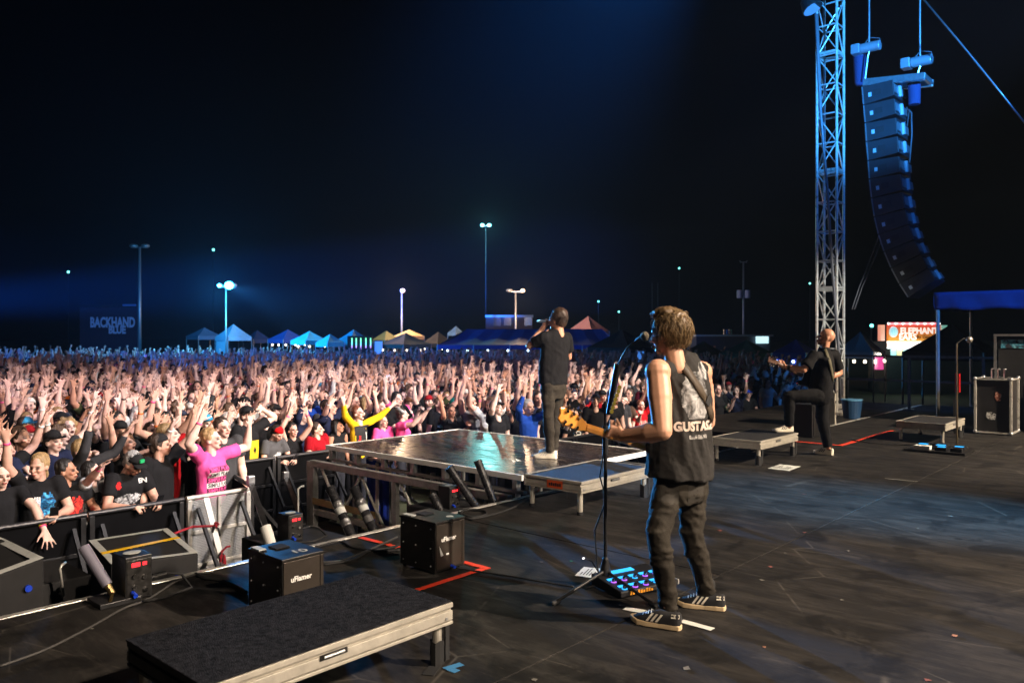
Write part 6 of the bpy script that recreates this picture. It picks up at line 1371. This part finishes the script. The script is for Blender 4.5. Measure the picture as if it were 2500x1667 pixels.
SW = [s[2] for s in SHIRTS]
PRT = None
ORD = ['first', 'second', 'third', 'fourth', 'fifth', 'sixth', 'seventh', 'eighth', 'ninth', 'tenth', 'eleventh', 'twelfth', 'thirteenth', 'fourteenth']
def bfront(x):   # where the barrier runs
    return 10.1 if 5.0 < x < 9.55 else BY
def crowd_xy(px, Y):
    r = ray(px); d = Y / r.y; return V((r.x * d, Y, GZ))
USED = {}; TAKEN = []
def facing(x, y):
    # towards the middle of the stage / the singer
    dx, dy = 7.0 - x, 5.5 - y; return math.atan2(dx, -dy) * .55
# ---------- front rows, one by one
PHONE = M('phone_black', (.012, .012, .014), .2)
def custom(lbl, px, ptop, Y, sp, skin, shirt, hair, hatc=None, rz=None, band=RGB(255, 90, 150), phone=None):
    p = crowd_xy(px, Y); d = project(p)[2]; ztop = CH - (ptop - 818) / FPX * d; full = 1.74 + (.03 if sp.get('hat') or sp.get('hair') else 0)
    bend = .79 * (1 - math.cos(sp.get('lean', .03)))
    sc = max(.88, min(1.12, (ztop - GZ) / (full - bend))); sp.setdefault('seed', int(px)); hm = human(sp, .0092)
    fz = facing(p.x, p.y) if rz is None else rz
    # stand the figure so that its head, not its feet, is on the given pixel
    hp = Matrix.Rotation(fz, 3, 'Z') @ (hm['H'].translation * sc); p = V((p.x - hp.x, p.y - hp.y, (ztop - (full - bend) * sc)))
    if p.z < GZ - .02: p.z = GZ - .02
    o, so = place_person(hm, p, fz, sc, skin, shirt, (.02, .022, .03), hair, hatc, band)
    tag(o, lbl, 'person', 'concert crowd'); TAKEN.append((p.x, p.y, .42))
    if p.z > GZ + .04:   # standing on a plinth step of the barrier
        TAKEN[-1] = (p.x, p.y, .42)
    if phone is not None:
        s_ = phone; S_, E_, W_, hd_ = hm['pts'][s_]; m4 = o.matrix_basis; c = m4 @ (W_ + hd_ * .10 + V((0, -.02, .03)))
        t = T('smartphone', 'smartphone held by the ' + ' '.join(lbl.split(',')[0].split()[:10]), 'phone', c); R3 = Matrix.Translation(c) @ Matrix.Rotation(fz, 4, 'Z') @ Matrix.Rotation(.5, 4, 'X')
        MB().box((-.037, -.004, -.075), (.037, .004, .075), 0, R3).build('case', PHONE, t, bev=.004); MB().box((-.034, .0045, -.07), (.034, .0055, .07), 0, R3).build('screen', lampglass('phone_screen', (.5, .7, 1), .35), t)
    return o, so, hm
def printed(so, lines, z0, size, mat, y=-1, sx=1., gap=1.25, x0=0.):
    tr = BVHTree.FromPolygons([v.co.copy() for v in so.data.vertices], [tuple(q.vertices) for q in so.data.polygons])
    for i, (tx, bold, m_) in enumerate(lines):
        lettering('shirt_lettering', tx, size, (x0, -.3, z0 - i * size * gap), (1, 0, 0), (0, 0, 1), m_ or mat, so, bold, tr, sx, .004)
    return tr
def blot(so, tr, x, z, w, h, mat, fn=None):
    return patch('shirt_print', (x, -.3, z), (1, 0, 0), (0, 0, 1), w, h, mat, so, tr, .004, 12, 12, fn or (lambda a, b: a * a + b * b + .25 * math.sin(a * 9) * math.cos(b * 7) < .95))
BK = HAIRS; sk = SKINS; BLS = (.012, .012, .013); PW = M('print_white', RGB(235, 235, 230), .6); PBK = M('print_black', (.02, .012, .01), .6); PNK = RGB(240, 90, 160)
RP = M('print_red', RGB(200, 30, 30), .8); CYP = M('print_cyan', RGB(60, 180, 215), .8)
o, so, hm = custom('person at the left edge, bare arm with bright bracelets hanging over the barrier', 2, 1120, 8.62, dict(arms=('down', (( .15, -.75, -.45), (.05, -.62, -.75))), hair='short', pitch=0), sk[0], BLS, BK['black'], rz=.1)
S_, E_, W_, hd_ = hm['pts'][1]; f_ = (W_ - E_).normalized()
for k_, c_ in enumerate((RGB(240, 60, 140), RGB(240, 210, 40), RGB(60, 190, 90), RGB(60, 110, 230), RGB(240, 120, 40))):
    q = MB().cyl(W_ - f_ * (.03 + .014 * k_), W_ - f_ * (.042 + .014 * k_), .036 + .001 * k_, n=12).build('bracelet', M('bracelet_%d' % k_, c_, .4), None); q.parent = o
o, so, hm = custom('blond ponytail woman in black and blue tie-dye shirt, one arm raised at left', 95, 1098, 8.66, dict(arms=('high', 'lean'), hair='pony', f=1, yaw=-.5, pitch=.05, bands=(-1,)), sk[2], BLS, BK['blond'], rz=-.25, phone=1)
tr = printed(so, [], 1, .1, PW); blot(so, tr, .06, 1.22, .16, .26, print_mat('tie_dye_blue', (.012, .012, .014), RGB(25, 110, 170), RGB(90, 190, 225), 14)); blot(so, tr, -.02, 1.24, .07, .15, PW, lambda a, b: (b < 0 and abs(a) < .6) or any(abs(a - k) < .12 for k in (-.7, -.25, .2, .65)))
o, so, hm = custom('dark-haired person in black shirt with red print holding the barrier at left', 165, 1112, 8.72, dict(arms=('lean', 'lean'), hair='short', w=1.1, yaw=.5, pitch=-.1), sk[4], BLS, BK['black'], rz=.3)
tr = printed(so, [], 1, .1, PW); blot(so, tr, .02, 1.2, .26, .26, print_mat('red_scribble', (.012, .012, .013), RGB(190, 30, 25), RGB(235, 70, 50), 17))
o, so, hm = custom('woman in black and white striped top reaching one arm forward', 228, 1118, 8.86, dict(arms=(((.2, -.8, .5), (.25, -.8, .55)), 'lean'), hair='long', f=1, yaw=.4, bands=(-1,)), sk[0], (.35, .35, .36), BK['black'], rz=.35)
tr = printed(so, [], 1, .1, PW); blot(so, tr, 0, 1.2, .30, .34, print_mat('zebra', (.015, .015, .015), (.02, .02, .02), (.75, .75, .75), 9), lambda a, b: True)
o, so, hm = custom('grey-bearded man in black cap and black jersey looking down at his phone', 318, 1092, 8.60, dict(arms=('lean', 'lean'), hair='short', hat='cap', lean=.28, pitch=.55, yaw=.25, beard=(.55, .5, .46), w=1.08), sk[2], BLS, BK['grey'], (.015, .015, .016), rz=.15, band=RGB(235, 130, 40), phone=1)
tr = printed(so, [('EN', .003, None)], 1.36, .07, PW, x0=.13); blot(so, tr, -.02, 1.18, .28, .12, print_mat('jersey_white', (.012, .012, .013), (.4, .4, .4), (.8, .8, .8), 16)); blot(so, tr, -.15, 1.34, .08, .09, RP)
hp = hm['H']; q = MB().prism([hp @ V(p_) for p_ in ((-.03, -.094, .165), (.03, -.094, .165), (.034, -.080, .195), (.0, -.076, .203), (-.028, -.080, .193))], hp.to_3x3() @ V((0, -.012, .004))).build('cap_emblem', M('print_green', RGB(30, 170, 100), .7), None); q.parent = o
o, so, hm = custom('man in backward black cap and black polo with white trim, one arm raised', 392, 1050, 8.80, dict(arms=('down', 'high'), hair='short', hat='back', yaw=.7, pitch=-.1, w=1.15, beard=(.7, .62, .58)), sk[2], BLS, BK['dark brown'], (.02, .02, .021), rz=.45)
o, so, hm = custom('woman in bright pink t-shirt with stacked lettering, both arms raised, behind silver barrier', 519, 1036, 8.66, dict(arms=(((.55, -.25, .45), (-.35, -.25, .9)), ((.95, -.2, .15), (-.1, -.25, .95))), hair='short', f=1, w=1.12, yaw=.45, pitch=-.12, mouth=1, bands=(-1,)), sk[3], PNK, BK['blond'], rz=.25)
PNKL = M('print_pink', PNK, .8); MARO = M('print_maroon', RGB(75, 10, 40), .8)
def stacked(so, n=5, z0=1.285):
    tr = BVHTree.FromPolygons([v.co.copy() for v in so.data.vertices], [tuple(q.vertices) for q in so.data.polygons])
    for k in range(n):
        z = z0 - .058 * k; patch('shirt_print', (0, -.3, z), (1, 0, 0), (0, 0, 1), .27, .054, PW if k % 2 else MARO, so, tr, .0035, 10, 3)
        lettering('shirt_lettering', 'SIMPLE PLAN', .058, (0, -.3, z), (1, 0, 0), (0, 0, 1), PBK if k % 2 else PNKL, so, .0015, tr, .76, .007)
stacked(so)
o, so, hm = custom('grey-bearded man in dark t-shirt right behind the pink-shirted woman', 545, 1010, 9.25, dict(arms=('down', 'down'), hair='short', beard=(1.1, 1.15, 1.2), w=1.2), sk[0], (.05, .05, .052), BK['dark brown'], rz=.1)
o, so, hm = custom('man in cap shielding his eyes, black shirt with yellow star panel', 606, 985, 10.45, dict(arms=('down', 'head'), hair='short', hat='cap', mouth=1, w=1.05), sk[0], BLS, BK['black'], (.014, .014, .015), rz=.2)
tr = printed(so, [], 1, .1, PW); blot(so, tr, .03, 1.14, .17, .26, M('print_yellow', RGB(235, 195, 25), .8), lambda a, b: not (abs(a) + abs(b) < .35))
o, so, hm = custom('man in red bandana and grey t-shirt looking down over the barrier', 672, 1032, 10.42, dict(arms=('lean', 'lean'), hair='short', hat='bandana', lean=.22, pitch=.5, yaw=.15, beard=(.6, .5, .45)), sk[1], (.075, .075, .078), BK['black'], RGB(205, 22, 28), rz=.15, phone=1)
tr = printed(so, [], 1, .1, PW); blot(so, tr, .02, 1.2, .17, .14, print_mat('white_scribble', (.3, .3, .3), (.7, .7, .7), (.85, .85, .85), 20))
custom('dark-haired woman beside the red bandana man, both hands raised', 716, 1030, 10.62, dict(arms=('clap', 'clap'), hair='bun', f=1, sleeve='none', bands=(-1, 1)), sk[1], BLS, BK['black'], rz=-.1)
custom('heavy woman in dark red top at the platform corner', 776, 1032, 10.45, dict(arms=('lean', 'down'), hair='short', f=1, w=1.22, yaw=.35, pitch=-.15), sk[0], RGB(150, 18, 30), BK['dark brown'], rz=.3)
custom('dark-haired woman in black tank top beside the red-topped woman', 826, 1020, 10.55, dict(arms=('down', 'down'), hair='long', f=1, sleeve='none', yaw=.35), sk[4], BLS, BK['black'], rz=.2)
o, so, hm = custom('man in black jacket with yellow sleeves, both arms raised wide and singing', 878, 985, 10.50, dict(arms=('out', ((.95, -.25, .35), (.75, -.3, .6))), hair='short', sleeve='long', mouth=1, pitch=-.3), sk[3], RGB(228, 185, 30), BK['auburn'], rz=.15)
tr = printed(so, [], 1, .1, PW); patch('jacket_front', (0, -.3, 1.16), (1, 0, 0), (0, 0, 1), .36, .50, M('jacket_black', BLS, .8), so, tr, .004, 12, 14); blot(so, tr, -.08, 1.2, .08, .1, RP); blot(so, tr, .07, 1.22, .06, .16, PW, lambda a, b: abs(a + b * .3) < .5); blot(so, tr, -.08, 1.08, .1, .05, PW)
o, so, hm = custom('woman in pink t-shirt half hidden beside the yellow-sleeved man', 936, 1035, 10.55, dict(arms=('down', 'down'), hair='long', f=1), sk[0], PNK, BK['brown'], rz=.1)
stacked(so, 4)
o, so, hm = custom('woman with grey headband in pink t-shirt clapping', 984, 990, 10.45, dict(arms=(((.3, -.75, .1), (.0, -.7, .7)), ((.3, -.75, .1), (-.1, -.6, .8))), hair='bun', f=1, yaw=.5, mouth=1), sk[3], PNK, BK['dark brown'], rz=.6)
q = MB().cyl(hm['H'] @ V((0, .03, .150)), hm['H'] @ V((0, -.005, .185)), .098, .094, n=20).build('headband', M('headband_grey', (.35, .38, .38), .8), None, smooth=True); q.parent = o
o, so, hm = custom('tall man in black t-shirt with white and blue lettering behind the platform', 1074, 965, 10.7, dict(arms=('down', 'high'), hair='short', w=1.1, beard=(.6, .5, .45)), sk[1], BLS, BK['brown'], rz=-.05)
tr = printed(so, [('I JUST', .004, None)], 1.31, .085, PW, sx=.9); blot(so, tr, 0, 1.21, .24, .10, print_mat('cyan_marks', (.02, .03, .03), RGB(150, 225, 235), RGB(200, 240, 245), 24)); printed(so, [('ADULT', .004, CYP)], 1.10, .095, CYP, sx=.9)
custom('woman filming with a phone held before her face', 1132, 1015, 10.5, dict(arms=('phone', 'high'), hair='long', f=1, bands=(1,)), sk[4], BLS, BK['black'], rz=-.1, phone=-1)
custom('long-haired man in dark cap holding up a phone', 1186, 992, 10.5, dict(arms=('down', 'phone'), hair='long', hat='cap', pitch=0, yaw=.2, beard=(.5, .42, .4)), sk[0], BLS, BK['black'], (.03, .027, .024), rz=.1, phone=1)
custom('pale person in black cap gazing up at the singer', 1222, 1000, 10.6, dict(arms=('down', 'down'), hair='short', hat='cap', pitch=-.3, yaw=.3), sk[5], BLS, BK['black'], (.014, .014, .014), rz=.35)
o, so, hm = custom('woman in black v-neck reaching one arm toward the singer', 1272, 1000, 10.5, dict(arms=('down', 'reach'), hair='bun', f=1, mouth=1, yaw=.3), sk[1], BLS, BK['black'], rz=.2)
blot(so, printed(so, [], 1, .1, PW), .03, 1.12, .2, .14, print_mat('white_marks', (.02, .02, .02), (.75, .75, .75), (.85, .85, .85), 24))
custom('smiling woman with very long black hair near the singer\'s legs', 1307, 1003, 10.55, dict(arms=('down', 'down'), hair='longer', f=1, sleeve='none', yaw=.2), sk[4], BLS, BK['black'], rz=.2)
custom('woman in pink t-shirt right of the singer\'s legs', 1372, 1030, 9.8, dict(arms=('lean', 'down'), hair='bun', f=1, w=1.1), sk[0], PNK, BK['auburn'], rz=-.3)
o, so, hm = custom('person in black t-shirt with round white emblem right of the singer', 1404, 1018, 8.75, dict(arms=('down', 'lean'), hair='short', w=1.1), sk[0], BLS, BK['brown'], rz=-.3)
tr = printed(so, [], 1, .1, PW); blot(so, tr, 0, 1.22, .18, .18, PW, lambda a, b: .55 < a * a + b * b < 1 or abs(b) < .18)
custom('bearded man in brown t-shirt looking up behind the guitar neck', 1527, 962, 9.1, dict(arms=('down', 'phone'), hair='short', beard=(.3, .24, .2), pitch=-.25), sk[0], RGB(80, 62, 50), BK['dark brown'], rz=-.4)
o, so, hm = custom('person in red shirt with white lettering left of the guitarist', 1566, 985, 9.0, dict(arms=('down', 'high'), hair='short'), sk[0], RGB(190, 22, 30), BK['auburn'], rz=-.4)
blot(so, printed(so, [], 1, .1, PW), .0, 1.2, .24, .11, print_mat('cream_marks', RGB(190, 22, 30), (.75, .68, .55), (.8, .75, .65), 26), lambda a, b: abs((a * 4) % 1 - .5) < .36)
custom('person in turquoise shirt right of the guitarist', 1752, 945, 8.9, dict(arms=('down', 'bent'), hair='short'), sk[1], RGB(45, 150, 120), BK['black'], rz=-.5)
custom('person in blue cap near the right barrier', 1826, 955, 8.7, dict(arms=('down', 'lean'), hair='short', hat='cap'), sk[1], BLS, BK['black'], RGB(35, 60, 170), rz=-.5)

# ---------- the other individuals
def hidden(x, y):      # no-go zones: platform, barrier return, stage wing, far stage
    if y < bfront(x) + .36: return True
    if x < 5.6 and x > 4.75 and y < 10.4: return True
    return any((x - a) ** 2 + (y - b_) ** 2 < r * r for a, b_, r in TAKEN)
cand = []
rg = random.Random(21); yy = BY + .5
while yy < 62:
    step = .56 + .005 * (yy - 8); sx_ = .55 + .006 * (yy - 8)
    xx = yy * (.30) - 1.2
    while xx < min(62, yy * 2.5 + 1.0) and xx < 46:
        x = xx + rg.uniform(-.17, .17); y = yy + rg.uniform(-.16, .16); xx += sx_
        p = V((x, y, GZ)); px, py, d = project(p + UP * 1.7)
        if d < 6 or px < -60 or px > 1985 or hidden(x, y): continue
        if d > 56: continue
        if px > 1700 and rg.random() < .45: continue
        if d > 44 and rg.random() < .3: continue
        if d > 17 and noise.noise(V((x * .35, y * .35, 3))) > .22 and rg.random() < .6: continue
        cand.append((d, x, y, px, py))
    yy += step
cand.sort()
# people behind the platform lip or behind musicians still count; take the nearest ones that show
PWT = [.7, .7, .9, .7, .6, .6, .8, .7, .7, .7, 1., .7, .7, .7, 3.0, 2.4, 2.8] + [1.] * 14
near = cand[:268]; far = cand[268:]
marks = [(0, 'at the far left'), (150, 'left of the tall unlit lamp post'), (290, 'below the tall unlit lamp post'), (420, 'right of the tall unlit lamp post'), (530, 'below the ice-blue floodlight'), (640, 'right of the ice-blue floodlight'), (760, 'below the turquoise tents'), (870, 'below the light-bar wall'), (960, 'below the single warm lamp'), (1060, 'below the black tent'), (1170, 'below the cyan mast lights'), (1290, 'just left of the singer'), (1420, 'just right of the singer'), (1560, 'left of the guitarist'), (1720, 'right of the guitarist'), (1860, 'left of the bald guitarist')]
hn = list(HAIRS); hw = [5, 6, 5, 2.2, 1, .8]
for d, x, y, px, py in near:
    i = rg.choices(range(len(PROTO)), PWT)[0]
    sn, sc_, _ = rg.choices(SHIRTS, SW)[0]; hk = rg.choices(hn, hw)[0]; s_ = rg.uniform(.93, 1.06); mir = rg.random() < .5
    sp = specs[i]; hat = sp.get('hat'); hatc = rg.choice([(.015, .015, .016), (.015, .015, .016), RGB(40, 45, 60), RGB(150, 30, 35), RGB(60, 150, 190), RGB(200, 195, 185), RGB(90, 60, 40)])
    skn = rg.choices(SKINS, [4, 4, 4, 3, 1.5, 3, .7])[0]
    o, so = place_person(PROTO[i], V((x, y, GZ)), facing(x, y) + rg.uniform(-.45, .45), s_, skn, sc_, rg.choice([(.012, .013, .02), (.03, .04, .08), (.02, .02, .02)]), HAIRS[hk], hatc, rg.choice([RGB(255, 90, 150), RGB(255, 90, 150), RGB(240, 120, 50), (.02, .02, .02), RGB(240, 240, 235)]), mir)
    row = min(len(ORD) - 1, int((y - bfront(x) - .3) / .60)); mk = [m_ for a, m_ in marks if px >= a or a == 0][-1]
    hd_ = ('wearing ' + hatw[hat]) if hat else ('bald' if sp['hair'] == 'bald' else hk + '-haired')
    lb = f'{hd_} person in {sn} top, {posew[i]}, {ORD[row]} row {mk}' if not hat else f'person {hd_} and {sn} top, {posew[i]}, {ORD[row]} row {mk}'
    lb = lb.replace('phone in one hand, one arm up', 'phone and arm up')
    tag(o, ' '.join(lb.split()[:16]), 'person', 'concert crowd')

# ---------- the mass of the crowd further back: one mesh
def lowpoly(hm, i):
    out = []
    for k_, part, ratio_n in (('body', 0, 640), ('shirt', 1, 110), ('hair', 2, 60), ('hat', 3, 60), ('trousers', 4, 40)):
        if k_ not in hm: continue
        o = bpy.data.objects.new('t', hm[k_]); m = o.modifiers.new('d', 'DECIMATE'); m.ratio = min(1, ratio_n / max(1, 2 * len(hm[k_].polygons)))
        me = evaluated(o)
        me.calc_loop_triangles(); n = len(me.vertices); co = np.empty(n * 3); me.vertices.foreach_get('co', co); tri = np.empty(len(me.loop_triangles) * 3, dtype=np.int32); me.loop_triangles.foreach_get('vertices', tri)
        tint = np.ones((n, 3))
        if part == 0 and 'Tint' in me.color_attributes:
            c = np.empty(n * 4, dtype=np.float32); me.color_attributes['Tint'].data.foreach_get('color', c); tint = c.reshape(-1, 4)[:, :3]
        out.append((part, co.reshape(-1, 3), tri.reshape(-1, 3), tint)); bpy.data.meshes.remove(me)
    return out
LP = [lowpoly(h, i) for i, h in enumerate(PROTO)]
VV = []; FF = []; CC = []; base = 0
for d, x, y, px, py in far:
    i = rg.choices(range(len(LP)), PWT)[0]; sn, shc, _ = rg.choices(SHIRTS, SW)[0]; hk = HAIRS[rg.choices(hn, hw)[0]]; skn = rg.choices(SKINS, [4, 4, 4, 3, 1.5, 3, .7])[0]; s_ = rg.uniform(.84, 1.07); a = facing(x, y) + rg.uniform(-.5, .5); mx = rg.choice((-1, 1))
    ca, sa = math.cos(a) * s_, math.sin(a) * s_; Rm = np.array(((ca * mx, -sa, 0), (sa * mx, ca, 0), (0, 0, s_))); cols = (skn, shc, hk, rg.choice([(.015, .015, .016), (.2, .2, .2), RGB(150, 30, 35)]), (.02, .025, .04))
    for part, co, tri, tint in LP[i]:
        VV.append(co @ Rm.T + np.array((x, y, GZ))); FF.append((tri if mx > 0 else tri[:, ::-1]) + base); base += len(co); CC.append(np.concatenate([tint * np.array(cols[part]), np.ones((len(co), 1))], 1))
VV = np.concatenate(VV); FF = np.concatenate(FF); CC = np.concatenate(CC).astype(np.float32)
me = bpy.data.meshes.new('crowd'); me.vertices.add(len(VV)); me.vertices.foreach_set('co', VV.reshape(-1)); me.loops.add(len(FF) * 3); me.loops.foreach_set('vertex_index', FF.reshape(-1).astype(np.int32)); me.polygons.add(len(FF)); me.polygons.foreach_set('loop_start', np.arange(0, len(FF) * 3, 3, dtype=np.int32)); me.update(calc_edges=True)
ca_ = me.color_attributes.new('Col', 'FLOAT_COLOR', 'POINT'); ca_.data.foreach_set('color', CC.reshape(-1)); me.shade_smooth(); me.materials.append(M('far_crowd', rough=.7, vcol='Col'))
tag(link('crowd', me), 'dense far mass of people with raised hands', 'crowd', kind='stuff')
print('CROWD', len(near), len(far), len(FF))
# ================================================================== smoky night air
mb = MB().box((-40, -16, GZ - 1), (150, 150, 24.0)); me = mb.mesh('haze'); hm_ = bpy.data.materials.new('haze'); hm_.use_nodes = True; n = hm_.node_tree.nodes; n.clear(); L = hm_.node_tree.links.new
pv = n.new('ShaderNodeVolumePrincipled'); pv.inputs['Color'].default_value = (.62, .8, 1, 1); pv.inputs['Density'].default_value = .0004; pv.inputs['Anisotropy'].default_value = .3
ou = n.new('ShaderNodeOutputMaterial'); L(pv.outputs[0], ou.inputs['Volume']); me.materials.append(hm_)
tag(link('haze', me), 'thin blue-lit smoke hanging in the night air', None, kind='stuff')

bpy.data.scenes.remove(TMP)
